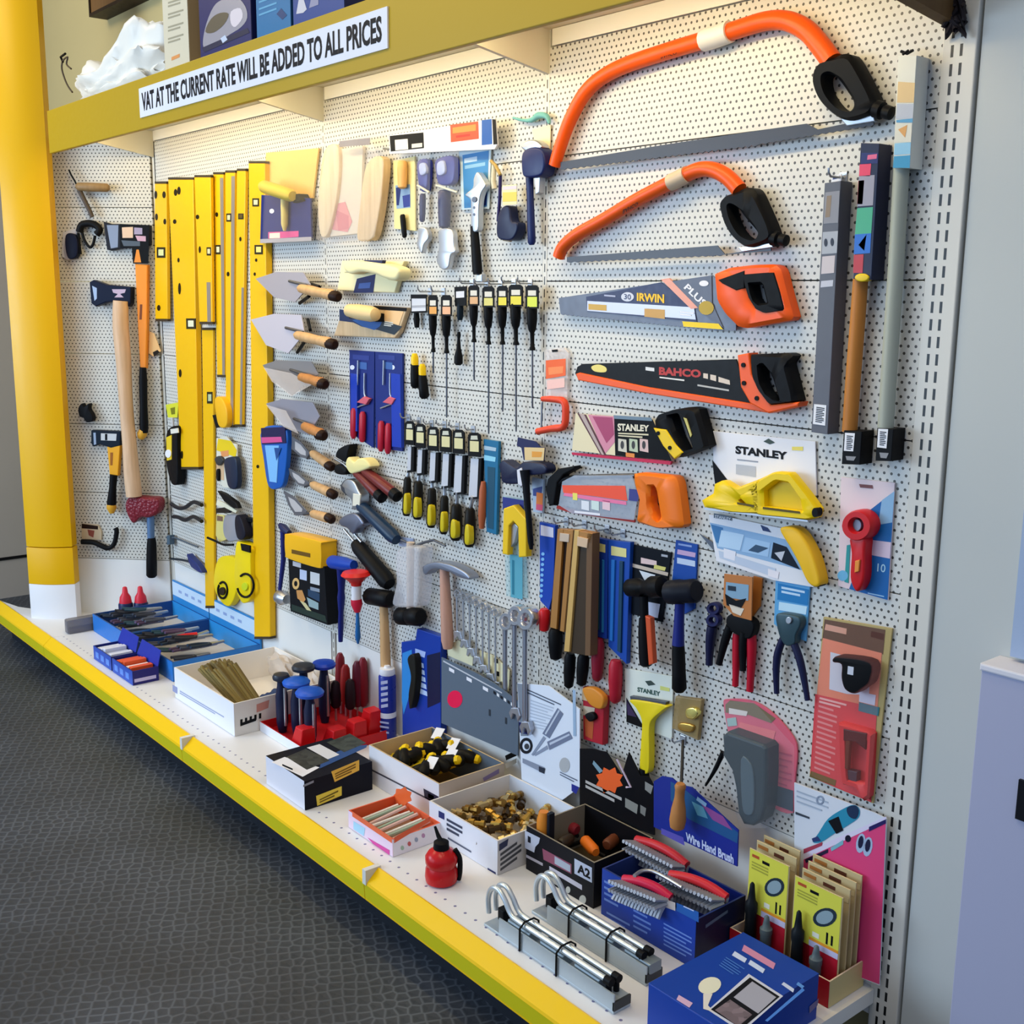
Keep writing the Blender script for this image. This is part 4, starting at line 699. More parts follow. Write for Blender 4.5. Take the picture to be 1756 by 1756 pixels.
t = wthing('screwdriver', 'tiny screwdriver on white striped card, leftmost of the screwdrivers', 'screwdriver', 714, 530); m = MB(); m.prism('704,505 731,505 731,536 705,537', .020, .022, BLK, bev=0); m.flat('706,512 730,512 730,533 706,534', .0225, '#d6d8e0'); m.flat('706,524 730,523 730,527 706,528', .0228, '#a8aab4'); m.build('hang_card', t); m = MB(); m.lpx((714, 536), (715, 562), .014, [(0, 9), (.5, 11), (1, 8)], BLK); m.build('handle', t)
t = wthing('screwdriver', 'short screwdriver on black and white card, left of the right row', 'screwdriver', 789, 520); m = MB(); m.prism('779,492 800,491 799,524 780,525', .020, .022, BLK, bev=0); m.flat('782,500 796,499 796,510 782,511', .0225, '#dcdce4'); m.build('hang_card', t); m = MB(); m.lpx((789, 520), (789, 549), .016, [(0, 8), (.3, 12), (.8, 11), (1, 8)], mat('#14202c', .4)); m.build('handle', t)
t = wthing('screwdriver', 'lone bottle shaped black screwdriver under the short carded one', 'screwdriver', 786, 600); m = MB(); m.lpx((787, 569), (786, 626), .018, [(0, 5), (.1, 7), (.2, 5), (.5, 8), (.75, 15), (.95, 15), (1, 9)], BLK); m.build('handle', t)
for i, (a, b, c) in enumerate((((711, 606), (713, 666), 'left'), ((724, 624), (728, 684), 'right'))):
    t = wthing('stubby_screwdriver', 'short black screwdriver with yellow collar, %s of the close pair' % c, 'screwdriver', a[0], a[1]+30); m = MB(); m.lpx((a[0], a[1]+16), b, .022, [(0, 12), (.2, 15), (.6, 17), (.9, 17), (1, 9)], BLK); m.build('handle', t)
    m = MB(); m.lpx(a, (a[0]+.5, a[1]+20), .022, [(0, 8), (.3, 13), (1, 13)], YLW); m.build('collar', t)
# --- chisels
CH = ((702, 722, 808, 818, 884, 690, 706), (720, 727, 813, 825, 890, 707, 726), (742, 732, 826, 837, 904, 731, 749), (764, 734, 835, 850, 915, 753, 770), (786, 737, 846, 864, 926, 771, 793), (813, 742, 854, 871, 937, 795, 816))
for i, (u, v0, vb, h0, h1, xl, xr) in enumerate(CH):
    nm = ('first', 'second', 'third', 'fourth', 'fifth', 'last')[i]; w = 8+i*.5; bw = 4+i*1.1; c = (xl+xr)/2
    t = wthing('wood_chisel', 'yellow and black handled chisel in hanging guard, %s from the left of six' % nm, 'chisel', u, v0+60, 0, 'row of six chisels')
    m = MB(); m.prism([(u-w, v0+4), (u-w*.5, v0), (u+w*.5, v0), (u+w, v0+5), (u+w, v0+42), (u-w, v0+40)], .018, .021, BLK, bev=0); m.flat([(u-w*.7, v0+14), (u+w*.75, v0+15), (u+w*.75, v0+33), (u-w*.7, v0+32)], .0215, '#d8cf9c'); m.flat([(u-w*.5, v0+5), (u+w*.5, v0+5), (u+w*.6, v0+12), (u-w*.6, v0+12)], .0215, '#c8c8b8'); m.build('hang_card', t)
    m = MB(); m.prism([(u-bw*.6, v0+44), (u+bw*.8, v0+45), (u+bw*.5, vb), (u-bw, vb-2)], .010, .014, mat('#d4d6de', .32, .35), bev=0); m.lpx((u-1, vb-2), (c+1, h0+2), .013, [(0, bw*1.1), (.5, 6), (1, 8)], STEEL); m.build('blade', t)
    m = MB(); m.prism([(u+bw*.8, v0+44), (u+bw*.8+5, v0+44), (u+bw*.5+5, vb+1), (u-bw, vb+3), (u-bw, vb-1), (u+bw*.5, vb-2)], .008, .018, BLK, bev=.0005); m.build('blade_guard', t)
    W = (xr-xl)*1.02
    m = MB(); m.lpx((c+1, h0), (c-1, h1), .019, [(0, W*.55), (.06, W*.85), (.4, W), (.9, W*1.02), (1, W*.7)], mat('#1c1a16', .4), flat=.9); hd_ = m.build('handle', t)
    m = MB(); m.rprism([(xl+2, h0+(h1-h0)*.46), (xl+(xr-xl)*.40, h0+(h1-h0)*.50), (xl+(xr-xl)*.42, h1-5), (xl+1, h1-6)], .020, .036, mat('#cdb818', .38), bev=.004); m.build('grip_inlay', hd_)
    hook(u-1, v0-6, 'the %s chisel of the row' % nm, .022)
t = wthing('file_sleeve', 'teal sleeve with orange wooden tool, just right of the chisels', 'file', 840, 830); m = MB(); m.prism('829,753 855,757 851,917 834,912', .004, .012, mat('#1f6c96', .35), bev=.001); m.flat('830,764 851,768 850,774 830,771', .0126, '#a8c0d0'); m.flat('830,780 850,784 849,792 830,789', .0126, '#8fd0e8'); m.flat('836,800 849,802 846,908 836,905', .0126, '#174c66'); m.build('sleeve', t)
m = MB(); m.lpx((829, 826), (826, 906), .016, [(0, 8), (.2, 13), (.7, 14), (1, 9)], mat('#c06a44', .45, 0, 'wood')); m.build('handle', t)
# --- carded hammer, snap knife, small pack
t = wthing('claw_hammer', 'navy headed hammer with black handle under an orange cream label', 'hammer', 900, 820)
m = MB(); m.prism('888,750 918,757 926,766 934,768 932,791 898,789 894,768 886,764', .028, .031, mat('#1c2050', .4), bev=0); m.flat('899,767 934,768 932,790 900,789', .0316, '#e2c48c'); m.flat('912,774 930,775 928,784 912,784', .0319, '#e09a3c'); m.build('label_card', t)
m = MB(); m.rprism('855,798 862,789 874,796 886,802 898,792 932,796 934,812 902,816 888,822 886,830 862,828 858,812', .010, .040, mat('#161c3c', .4), bev=.005); m.build('head', t)
m = MB(); m.lpx((900, 806), (911, 942), .046, [(0, 18), (.2, 13), (.5, 11), (.9, 10), (1, 6)], mat('#14161c', .45)); m.build('handle', t); m = MB(); m.prism('886,806 894,802 900,824 894,834 888,830', .038, .042, mat('#dcdce6', .4), bev=.001); m.build('sticker', t)
t = wthing('craft_knife_pack', 'yellow arched tool in a clear teal pack, below the hammer', 'knife', 882, 940); m = MB(); m.prism('862,850 898,856 904,1026 868,1022', .004, .008, clear('#b4dce4', .3), bev=0); m.flat('862,852 898,858 898,882 862,874', .0084, '#2c3684'); m.flat('874,950 896,954 896,1028 876,1024', .0085, '#5aa4b8'); m.flat('878,960 882,961 882,1020 878,1019', .0088, '#2a7890'); m.build('clear_pack', t)
m = MB(); m.prism('863,872 880,866 896,884 902,890 902,955 889,956 888,904 880,894 872,902 870,952 861,950', .012, .030, mat('#ecc21c', .4), bev=.003); m.build('body', t); m = MB(); m.prism('872,902 880,895 888,904 882,930 876,938', .010, .020, STEEL, bev=.001); m.build('blade', t)
t = wthing('craft_knife_pack', 'slim pale blue pack with orange sticker, left of the orange hacksaw', 'pack', 922, 850); m = MB(); m.prism('912,818 932,822 930,880 914,878', .004, .010, mat('#b8c8dc', .4), bev=.0006); m.flat('914,838 930,834 928,852 914,850', .0106, '#3a4a8c'); m.flat('920,844 931,846 930,876 919,874', .0109, '#e8823c'); m.flat('920,864 931,866 930,876 919,874', .0112, '#e05a7c'); m.build('pack', t)
# --- lower left of the middle bay: hammers, brushes, odd tools
def ham(label, name, cat, u, v, head, hc, a, b, w, gc, extra=None):
    t = wthing(name, label, cat, u, v); m = MB(); head(m, hc); m.build('head', t); m = MB(); k = w if isinstance(w, list) else [(0, w*.6), (.1, w*.9), (.5, w), (.9, w*1.05), (1, w*.8)]; m.lpx(a, b, .026, k, gc); m.build('handle', t)
    if extra: extra(t)
t = wthing('wire_brush', 'cream bristled pair of brushes with brown red handles', 'brush', 640, 820)
m = MB(); m.rprism('592,798 596,784 606,792 614,786 626,788 634,800 624,806 612,810 600,812', .012, .046, mat('#ecdf9c', .8), bev=.006); m.build('bristles', t)
for a, b in (((608, 806), (654, 852)), ((622, 804), (680, 850))):
    m = MB(); m.lpx(a, b, .03, [(0, 12), (.1, 17), (.5, 19), (.85, 20), (1, 12)], mat('#7c2c2a', .4, 0, 'wood')); m.build('handle', t); m = MB(); m.lpx((b[0]-6, b[1]-5), (b[0]+4, b[1]+4), .03, [(0, 20.5), (.8, 20.5), (1, 12)], BLK); m.build('end_cap', t)
t = wthing('rubber_knob_tool', 'pair of black rubber ended tools beside the cream brushes', 'tool', 585, 795)
for q in ('575,782 580,770 598,762 596,776 592,792 582,788', '573,800 580,796 592,804 591,814 574,812'):
    m = MB(); m.rprism(q, .010, .040, BLK, bev=.006); m.build('rubber_end', t)
m = MB(); m.tpx('574,786 590,796 598,804', .03, 4, STEEL); m.build('rod', t)
def h1(m, c):
    m.rprism('586,832 594,822 606,826 614,842 618,850 616,868 604,874 602,858 592,846 590,838', .010, .040, c, bev=.005); m.rprism('584,834 590,824 598,822 592,836 598,848 604,858 598,852 588,844', .012, .034, DSTL, bev=.003); m.prism('605,846 618,848 616,868 604,868', .036, .0412, mat('#e6e0cc', .4), bev=.002)
ham('steel claw hammer with dark blue handle hung slanting', 'claw_hammer', 'hammer', 640, 880, h1, STEEL, (614, 862), (680, 926), 23, mat('#14304c', .4))
def h2(m, c):
    m.rprism('580,894 590,884 606,880 618,890 622,900 612,906 604,916 594,906 584,902', .010, .040, mat('#7a7e90', .35, .7), bev=.005)
def h2x(t):
    for a, b in (((590, 908), (610, 932)), ((600, 906), (620, 930))): m = MB(); m.tpx([a, b], .026, 5, STEEL); m.build('prong', t)
ham('steel hammer with thick black rubber grip hung slanting below the blue one', 'claw_hammer', 'hammer', 640, 960, h2, STEEL, (610, 932), (668, 1002), [(0, 20), (.08, 26), (.5, 28), (.9, 30), (1, 22)], BLK, h2x)
def h3(m, c): m.lpx((632, 1022), (670, 1028), .034, [(0, 22), (.06, 30), (.5, 30), (.94, 30), (1, 22)], BLK)
ham('black rubber headed mallet with long pale wooden handle', 'rubber_mallet', 'mallet', 655, 1060, h3, BLK, (658, 1036), (662, 1160), [(0, 14), (.1, 15), (.7, 18), (1, 18)], WOOD)
t = wthing('rubber_mallet', 'double black rubber mallet wrapped in clear plastic', 'mallet', 705, 1000); m = MB(); m.lpx((684, 1056), (722, 1058), .034, [(0, 24), (.08, 32), (.45, 32), (.5, 26), (.55, 32), (.92, 32), (1, 24)], BLK); m.build('head', t); m = MB(); m.lpx((703, 1044), (704, 930), .034, [(0, 12), (1, 14)], mat('#c9b8a8', .5)); m.build('handle', t); m = MB(); m.rprism('680,944 716,938 719,962 716,1034 700,1042 672,1038 678,1000', .012, .056, clear('#dfe0e8', .38), bev=.01); m.build('plastic_wrap', t)
def h4(m, c): m.rprism('724,972 742,964 762,966 780,972 800,984 804,994 786,990 772,982 764,980 750,976 738,978 728,986', .012, .044, mat('#8a90a0', .35, .7), bev=.005)
ham('pinkish wooden handled claw hammer with grey head', 'claw_hammer', 'hammer', 765, 1040, h4, STEEL, (762, 974), (768, 1112), [(0, 16), (.1, 17), (.5, 20), (.9, 22), (1, 16)], mat('#d9aa98', .5, 0, 'wood'))
t = wthing('long_hook', 'long dark pronged peg hook above the wrapped mallet', 'hook', 720, 932); m = MB(); m.tpx('688,926 712,936 728,930 744,926 764,936', .03, [4, 5, 5, 5, 4], DSTL); m.build('rod', t); m = MB(); m.prism('684,920 708,924 708,940 684,936', .0005, .006, mat('#a8b4d0', .4, .3), bev=.001); m.build('plate', t)
# --- chromed spanners
for i in range(7):
    u = 783+i*11; v0 = 1012+i*5.5; L = 84+i*9
    nm = ('first', 'second', 'third', 'fourth', 'fifth', 'sixth', 'last')[i]; t = wthing('combination_spanner', 'slim chromed spanner, %s of seven hung in a row' % nm, 'spanner', u, v0+40, 0, 'row of slim chromed spanners')
    m = MB(); m.ring(ell(u, v0+6, 6, 8), ell(u, v0+6, 3, 4.5), .012, .022, chrome(), n=20, smo=False); m.build('ring_end', t)
    m = MB(); m.lpx((u, v0+12), (u+1, v0+L-12), .017, [(0, 5), (.5, 4.5), (1, 5)], chrome(), flat=.6); m.build('shank', t)
    m = MB(); m.prism([(u-4, v0+L-14), (u+6, v0+L-13), (u+8, v0+L), (u+4, v0+L+2), (u+1, v0+L-5), (u-3, v0+L+1), (u-6, v0+L-2)], .012, .022, chrome(), bev=.002); m.build('jaw', t)
for i, (u, v0, L, w) in enumerate(((866, 1050, 150, 16), (882, 1040, 178, 18), (900, 1046, 196, 20))):
    nm = ('left', 'middle', 'right')[i]; t = wthing('ring_spanner', 'large chromed spanner, %s of three in the heavy bunch' % nm, 'spanner', u, v0+60, 0, 'bunch of large chromed spanners')
    m = MB(); m.ring(ell(u, v0+16, w*.72, w), ell(u, v0+16, w*.36, w*.5), .012+i*.010, .034+i*.010, chrome('#d3d5dd', .25), n=28, smo=False); m.build('ring_end', t); m = MB(); m.lpx((u, v0+14+w), (u, v0+L), .024+i*.010, [(0, 12), (.1, 10), (.9, 11), (1, 9)], chrome('#a9adba', .3), flat=.6); m.build('shank', t)
    m = MB(); m.prism([(u-6, v0+L-4), (u+6, v0+L-4), (u+10, v0+L+10), (u+5, v0+L+20), (u+2, v0+L+8), (u-3, v0+L+6), (u-6, v0+L+16), (u-10, v0+L+4)], .018+i*.01, .032+i*.01, chrome('#b9bcc6', .3), bev=.002); m.build('jaw', t)
for i, (q, lab) in enumerate((('766,1106 786,1098 812,1116 810,1142 768,1124', 'cream price card, left under the chromed spanners'), ('822,1116 846,1124 874,1150 872,1186 824,1152', 'cream and black price card, right under the chromed spanners'))):
    t = wthing('price_card', lab, 'card', *pp(q)[0]); m = MB(); m.prism(q, .006, .008, mat('#e6dfb8', .5), bev=0)
    if i:
        for a, b in ((850, 1132), (852, 1154), (866, 1146), (866, 1170), (838, 1150)): m.flat([(a-3, b-4), (a+4, b-2), (a+4, b+6), (a-3, b+4)], .0086, BLK)
    else: m.flat('802,1112 808,1114 809,1122 803,1120', .0086, '#8c3c34')
    m.build('card', t)
# --- navy tool, red tool, stud finder, chrome ended bar
t = wthing('tee_handle_wrench', 'navy T handled tool hanging beside the red funnel shaped one', 'tool', 585, 1020); m = MB(); m.lpx((567, 963), (607, 969), .05, [(0, 18), (.1, 24), (.6, 24), (1, 16)], BLU); m.build('handle', t); m = MB(); m.lpx((586, 974), (584, 1100), .046, [(0, 18), (.3, 11), (.4, 14), (.6, 9), (.8, 10), (1, 8)], mat('#16206c', .38)); m.build('shaft', t)
t = wthing('red_tee_tool', 'red flared handle tool with white band and blue tip', 'tool', 612, 1020); m = MB(); m.lpx((610, 980), (611, 1004), .078, [(0, 44), (.25, 52), (.5, 36), (.8, 20), (1, 18)], mat('#dc2a26', .38)); m.build('handle', t); m = MB(); m.lpx((611, 1004), (611, 1028), .078, [(0, 17), (1, 17)], WHT); m.build('band', t); m = MB(); m.lpx((611, 1028), (613, 1050), .078, [(0, 19), (.4, 20), (1, 10)], mat('#c8203c', .38)); m.build('ferrule', t); m = MB(); m.lpx((613, 1048), (614, 1104), .078, [(0, 5), (.5, 8), (.8, 10), (1, 3)], mat('#2264a4', .4)); m.build('tip', t)
# ================================================================== left bay: spirit levels
def level(label, q, d0, d1, web, vials, holes, cap=True, ends='#3a3020'):
    b = pp(q); t = wthing('spirit_level', label, 'spirit level', (b[0][0]+b[1][0])/2, (b[0][1]+b[2][1])/2, 0, 'yellow spirit levels hung side by side')
    def L(s, y): 
        f = (y-b[0][1])/(b[3][1]-b[0][1]); x0 = b[0][0]+(b[3][0]-b[0][0])*f; x1 = b[1][0]+(b[2][0]-b[1][0])*f; return (x0+(x1-x0)*s, y)
    y0, y1 = b[0][1]+4, b[3][1]-4
    m = MB(); m.prism([L(0, y0), L(1, y0), L(1, y1), L(0, y1)], d0, d1, mat('#ecb70a', .36), bev=.002)
    if web: m.flat([L(web[0], y0+web[2]), L(web[1], y0+web[2]), L(web[1], y1), L(web[0], y1)], d1+.0004, mat('#8f857c', .4, .2))  # flat grey stripe: shadow in the recessed web, put into its colour
    for s, y, w, h in holes: m.flat([(p[0]+L(s, y)[0], p[1]+y) for p in ell(0, 0, w, h)], d1+.0006, '#221a08')
    m.build('body', t)
    for y, e in ((y0, -1), (y1, 1)):
        m = MB(); a, c = (y-4, y) if e < 0 else (y, y+4); m.prism([L(0, a), L(1, a), L(1, c), L(0, c)], d0, d1+.0012, mat(ends, .5), bev=.001); m.build('end_cap', t)
    for s0, s1, ya, yb, c in vials:
        m = MB(); m.prism([L(s0, ya), L(s1, ya), L(s1, yb), L(s0, yb)], d1-.004, d1+.0016, mat('#2e2a1c', .45), bev=.0005); h = (yb-ya)*.2; w = (s1-s0)*.2
        m.prism([L(s0+w, ya+h), L(s1-w, ya+h), L(s1-w, yb-h), L(s0+w, yb-h)], d1, d1+.0024, mat(c, .2), bev=.0008); m.build('vial', t)
level('shortest yellow spirit level at the far left, nearest the axes', '265,311 285,307 287,548 266,551', .012, .024, None, [(.15, .85, 424, 442, '#d8dc9c')], [(.1, 334, 2.5, 7), (.15, 372, 2.5, 6), (.8, 334, 3, 6), (.3, 528, 3, 5), (.85, 380, 2.5, 5)])
level('wide yellow spirit level, second from the left', '288,304 331,299 340,801 310,805', .004, .024, None, [(.55, .98, 546, 564, '#dfe2c4')], [(.28, 330, 3, 6), (.42, 327, 3, 7), (.2, 380, 3, 4), (.3, 495, 2.5, 10), (.18, 640, 2.5, 7), (.1, 780, 2, 7), (.3, 446, 2, 4)])
level('yellow spirit level ending beside the wide one, third from the left', '333,300 361,297 364,553 342,556', .020, .030, (.62, .9, 180), [(.66, .95, 424, 438, '#e8d8a0')], [(.12, 372, 3, 4), (.2, 428, 2, 6)])
level('long low hung yellow spirit level behind the tape measures', '346,562 365,560 367,1038 352,1043', .003, .012, None, [(.4, .92, 672, 692, '#b6c49c')], [])
level('yellow and grey spirit level, fourth from the left along the top', '365,295 383,292 386,643 372,647', .004, .014, (.66, .98, 6), [(.1, .6, 420, 436, '#ece4b4')], [(.3, 368, 2.5, 4)])
level('yellow and grey spirit level, third from the right along the top', '386,292 403,289 400,730 387,733', .004, .014, (.62, .98, 6), [(.1, .6, 366, 380, '#f0e6a8')], [(.3, 470, 2.5, 4)])
level('yellow spirit level, second from the right along the top', '406,289 421,286 415,729 402,732', .004, .014, (.70, .98, 200), [(.2, .8, 366, 376, '#5c4c1c')], [(.5, 410, 2, 4)])
level('tallest yellow spirit level, rightmost and reaching the blue tray', '426,276 454,269 463,1091 436,1096', .004, .026, None, [(.2, .6, 340, 354, '#f0e8b0'), (.3, .8, 420, 436, '#f0dc80')], [(.4, 446, 2, 3), (.3, 470, 2, 3), (.35, 800, 2.5, 3)])
# --- between the levels
t = wthing('multi_tool_holster', 'black holster with yellow white label below a yellow tag, left of the wide level foot', 'tool', 300, 780); m = MB(); m.rprism('290,734 303,732 303,760 304,822 300,832 292,826 284,790 284,750', .008, .040, BLK, bev=.005); m.build('body', t); m = MB(); m.prism('285,750 294,746 294,788 286,790', .039, .042, mat('#e4c42a', .4), bev=0); m.prism(ell(288, 778, 5, 7), .040, .044, WHT, bev=0); m.prism('292,736 305,734 306,742 293,744', .039, .042, mat('#e2ded2'), bev=0); m.build('label', t); m = MB(); m.prism('284,694 306,690 304,716 288,716', .012, .014, mat('#d8d83a', .45), bev=0); m.flat('292,700 300,698 300,710 294,711', .0145, '#7a7a1c'); m.tpx('296,716 297,734', .02, 5, mat('#c8c8ca')); m.build('hang_tag', t)
t = wthing('trimming_knife', 'yellow folding knife with black strap between two levels', 'knife', 378, 708); m = MB(); m.rprism('368,684 378,682 388,702 388,730 376,732 370,712', .012, .036, mat('#eeb41c', .38), bev=.004); m.build('body', t); m = MB(); m.prism('364,712 369,711 375,732 370,734', .012, .030, BLK, bev=.001); m.build('strap', t)
t = wthing('blade_dispenser_pack', 'yellow topped card with dark blue case, below the folding knife', 'pack', 386, 790); m = MB(); m.prism('371,752 388,748 398,760 406,762 408,838 384,836 371,824', .014, .018, mat('#dcd8c8', .45), bev=.0005); m.flat('374,752 396,756 406,772 404,784 371,772', .0186, '#e8c81c'); m.flat('378,774 392,772 392,782 380,784', .0189, '#e0965c'); m.flat('371,790 384,792 384,824 371,820', .0188, '#d9b48c'); m.build('backing_card', t); m = MB(); m.rprism('384,790 392,784 404,788 406,834 392,836 386,812', .018, .036, mat('#1a2740', .38), bev=.004); m.build('case', t); m = MB(); m.rprism('368,786 376,782 382,790 376,798 371,796', .016, .028, mat('#34383c', .4), bev=.002); m.rprism('371,806 374,806 374,824 371,822', .016, .028, BLK, bev=.002); m.build('blade', t)
t = wthing('sliding_bevel', 'black and white jointed knife hung slanting above the chrome tape', 'knife', 386, 862); m = MB(); m.prism('372,842 382,846 404,862 408,872 400,872 384,860', .040, .056, BLK, bev=.003); m.build('handle', t); m = MB(); m.prism('372,858 384,862 406,876 404,880 388,872 370,866', .042, .050, mat('#e4dfc4', .4), bev=.001); m.build('blade', t); m = MB(); m.prism('370,872 384,870 394,876 392,880 370,880', .042, .052, mat('#2a2422', .4), bev=.002); m.build('clip', t)
t = wthing('tape_measure', 'chrome and black tape measure on a yellow card between the levels', 'tape measure', 400, 908); m = MB(); m.prism('371,882 384,884 390,924 376,930 370,918', .014, .018, mat('#d9cc7c', .45), bev=.0005); m.flat('372,884 382,886 382,894 372,893', .0185, '#7c5c48'); m.build('backing_card', t); m = MB(); m.prism('414,884 436,890 436,926 418,922', .002, .006, mat('#dcd48c', .45), bev=.0005); m.build('side_card', t)
m = MB(); m.rprism('384,886 396,882 408,886 418,900 416,922 404,928 390,928 382,912', .008, .040, mat('#b9bcc8', .3, .5), bev=.006); m.build('case', t); m = MB(); m.rprism('404,884 412,888 420,916 414,926 406,922 402,900', .012, .044, mat('#20202c', .4), bev=.004); m.build('grip', t); m = MB(); m.prism('414,886 434,890 434,896 416,894', .008, .024, BLK, bev=.001); m.tpx(smooth('356,922 370,928 384,934 400,934', 3, False), .04, 4, BLK); m.build('strap', t)
for i, (q, lp, lab) in enumerate((('374,958 400,956 406,976 404,1016 392,1040 376,1028 366,1000', ((382, 1012), 8, 14), 'bright yellow packed tool with black loop, left of the pair under the chrome tape'), ('404,936 412,930 428,940 429,962 429,1022 420,1034 412,1030 402,1000', ((421, 1004), 14, 20), 'bright yellow packed tool with large black loop, right of the pair'))):
    t = wthing('chalk_line_pack', lab, 'tool pack', *lp[0]); m = MB(); m.rprism(q, .004+.006*i, .030+.012*i, mat('#f0d20a', .4), bev=.004); m.build('case', t); m = MB(); (cu, cv), a, b2 = lp; P = [WALL.pt(cu+a*cos(k*.3-2.2), cv+b2*sin(k*.3-2.2), .032+.012*i) for k in range(18 if i else 21)]; m.tube(P, .0042, BLK, 8); m.build('loop', t)
    m = MB(); m.prism(ell(cu-2, cv+2, 5, 7), .028+.012*i, .036+.012*i, mat('#2c2418' if not i else '#c8d420', .4), bev=.001); m.build('button', t)
    if i: m = MB(); m.prism('412,932 428,936 428,948 414,944', .040, .046, BLK, bev=.001); m.build('header', t)
for i, v in enumerate((862, 884)):
    t = wthing('auger_bit', 'wavy black steel bit behind the long level, %s of two' % ('upper' if i == 0 else 'lower'), 'bit', 320, v+5); m = MB(); m.tpx(smooth([(294+i*4, v+2), (306, v+9-i*6), (318, v+8), (332, v-1+i*3), (346, v+4+i*6)], 4, False), .028, 7, mat('#23272e', .4, .4)); m.build('shank', t)
t = wthing('wire_clamp', 'thin dark blue clamp tool hung low beside the long level', 'clamp', 322, 960); m = MB(); m.tpx('294,958 312,960 330,964', .024, 4, mat('#26303c', .4, .4)); m.tpx('286,922 300,922 324,932 340,938', .02, 3, mat('#5c6a78', .4, .4)); m.build('bar', t); m = MB(); m.prism('286,918 291,918 291,934 286,934', .01, .03, mat('#4c6070', .4), bev=.001); m.build('fixed_jaw', t); m = MB(); m.rprism('320,950 328,958 338,968 346,982 338,980 326,970', .012, .034, mat('#23306c', .4), bev=.003); m.build('sliding_jaw', t)
# --- trowels and floats
t = wthing('plastering_trowel', 'plastic wrapped trowel with cream blade, navy card and mustard T handle', 'trowel', 492, 340)
m = MB(); m.prism('456,262 546,254 536,340 452,334', .004, .010, mat('#e0b868', .45), bev=.001); m.build('blade', t); m = MB(); m.prism('448,334 532,340 534,408 446,412', .028, .034, mat('#14246c', .35), bev=.0008); m.flat('460,398 512,396 512,406 460,410', .0346, '#d84c8c'); m.flat('462,400 480,399 480,408 462,409', .0349, '#f0d8c8'); m.flat(ell(466, 362, 4, 4), .0347, '#e8e8f4'); m.flat('446,410 534,406 534,413 446,417', .0346, '#a4a0a8'); m.build('header_card', t)
m = MB(); m.lpx((450, 319), (502, 336), .060, [(0, 17), (.06, 22), (.5, 23), (.94, 22), (1, 16)], mat('#c9b04a', .55)); m.lpx((488, 340), (488, 396), .046, [(0, 14), (.3, 13), (.8, 12), (1, 5)], mat('#dcc878', .55)); m.prism('500,334 510,332 516,344 502,348', .014, .05, BLK, bev=.002); m.build('handle', t)
m = MB(); m.prism('458,258 552,250 544,330 538,414 452,418 456,330', .074, .0686, clear('#f4e6cc', .04), bev=0); m.build('plastic_wrap', t)
t = wthing('wooden_float_bag', 'clear bag of pale wooden float boards hung over the bay joint', 'bag', 600, 330)
m = MB(); m.rprism('556,258 580,254 578,330 562,400 548,398 546,330', .006, .022, mat('#ecd9b8', .5, 0, 'wood'), bev=.003); m.build('board', t); m = MB(); m.rprism('628,282 656,272 652,340 640,404 624,412 612,408 616,360', .010, .034, mat('#ead0a8', .5, 0, 'wood'), bev=.004); m.build('board', t)
m = MB(); m.prism('580,256 622,250 618,400 566,406', .004, .012, mat('#d4cabc', .5), bev=.001); m.flat('566,352 592,346 604,380 596,398 570,394', .0128, '#d4848c'); m.flat('576,360 598,370 598,392 580,396', .0131, '#c86c7c'); m.build('label_sheet', t)
m = MB(); m.prism('582,240 634,234 646,262 658,276 654,340 642,406 618,420 566,420 542,410 546,330 560,256', .044, .0446, clear('#eee4da', .12), bev=0); m.prism('582,242 634,236 634,248 582,252', .045, .046, mat('#8c8894', .5, 0, None, .6), bev=0); m.build('bag', t)
def trowel(label, blade, bc, under, hd, ferr, wrap=None, d=.046):
    b = pp(blade); t = wthing('brick_trowel', label, 'trowel', sum(p[0] for p in b)/len(b), sum(p[1] for p in b)/len(b), 0, 'brick trowels in a column right of the levels')
    m = MB(); m.prism(blade, d, d+.003, bc, bev=.0005); m.build('blade', t)
    m = MB(); m.tpx([hd[0][:2], ((hd[0][0]*2+hd[1][0])/3-8, hd[0][1]-4), (hd[0][0]-16, hd[0][1]-12)], [d+.02, d+.016, d+.003], 5, DSTL); m.build('tang', t)
    m = MB(); m.lpx(hd[0], hd[1], d+.020, [(0, 8), (.06, 15), (.35, 18), (.6, 16), (.85, 20), (1, 14)], WOOD2 if ferr else WOOD); m.build('handle', t)
    m = MB(); u, v = hd[1]; m.lpx((u-8, v-1), (u+3, v+1), d+.020, [(0, 19), (.8, 19), (1, 12)], mat('#2a1a14', .5)); m.build('end_cap', t)
    for a in under: m = MB(); m.tpx([(a[0], a[1], .010), (a[2], a[3], d+.004)], 0, 6, BLK); m.build('hang_prong', t)
    if wrap: m = MB(); m.prism(wrap, d+.030, d+.0306, clear('#efe0d4', .3), bev=0); m.build('wrap', t)
BL = mat('#b4adb4', .34, .35)
trowel('topmost brick trowel with pale wooden handle and white sticker', '438,478 474,466 520,467 532,488 506,518 470,510', BL, ((524, 484, 548, 492), (514, 520, 530, 508)), ((512, 494), (578, 508)), False)
trowel('second brick trowel down, pale blade with wooden handle', '430,548 470,538 516,540 522,572 494,606 456,592', mat('#cfc8d2', .36, .3), ((528, 548, 532, 566), (510, 604, 524, 584)), ((506, 574), (572, 590)), False)
trowel('third brick trowel down, in a paper wrap', '450,626 474,618 534,620 546,642 500,678 466,650', mat('#8e8a8a', .36, .4), (), ((514, 646), (556, 658)), True, '452,630 500,640 534,660 500,680 466,654')
trowel('lowest brick trowel with reddish handle', '456,692 484,684 536,690 548,714 528,746 486,730', mat('#9c9aa6', .36, .4), (), ((520, 730), (554, 746)), True, '456,694 490,704 512,744 486,732')
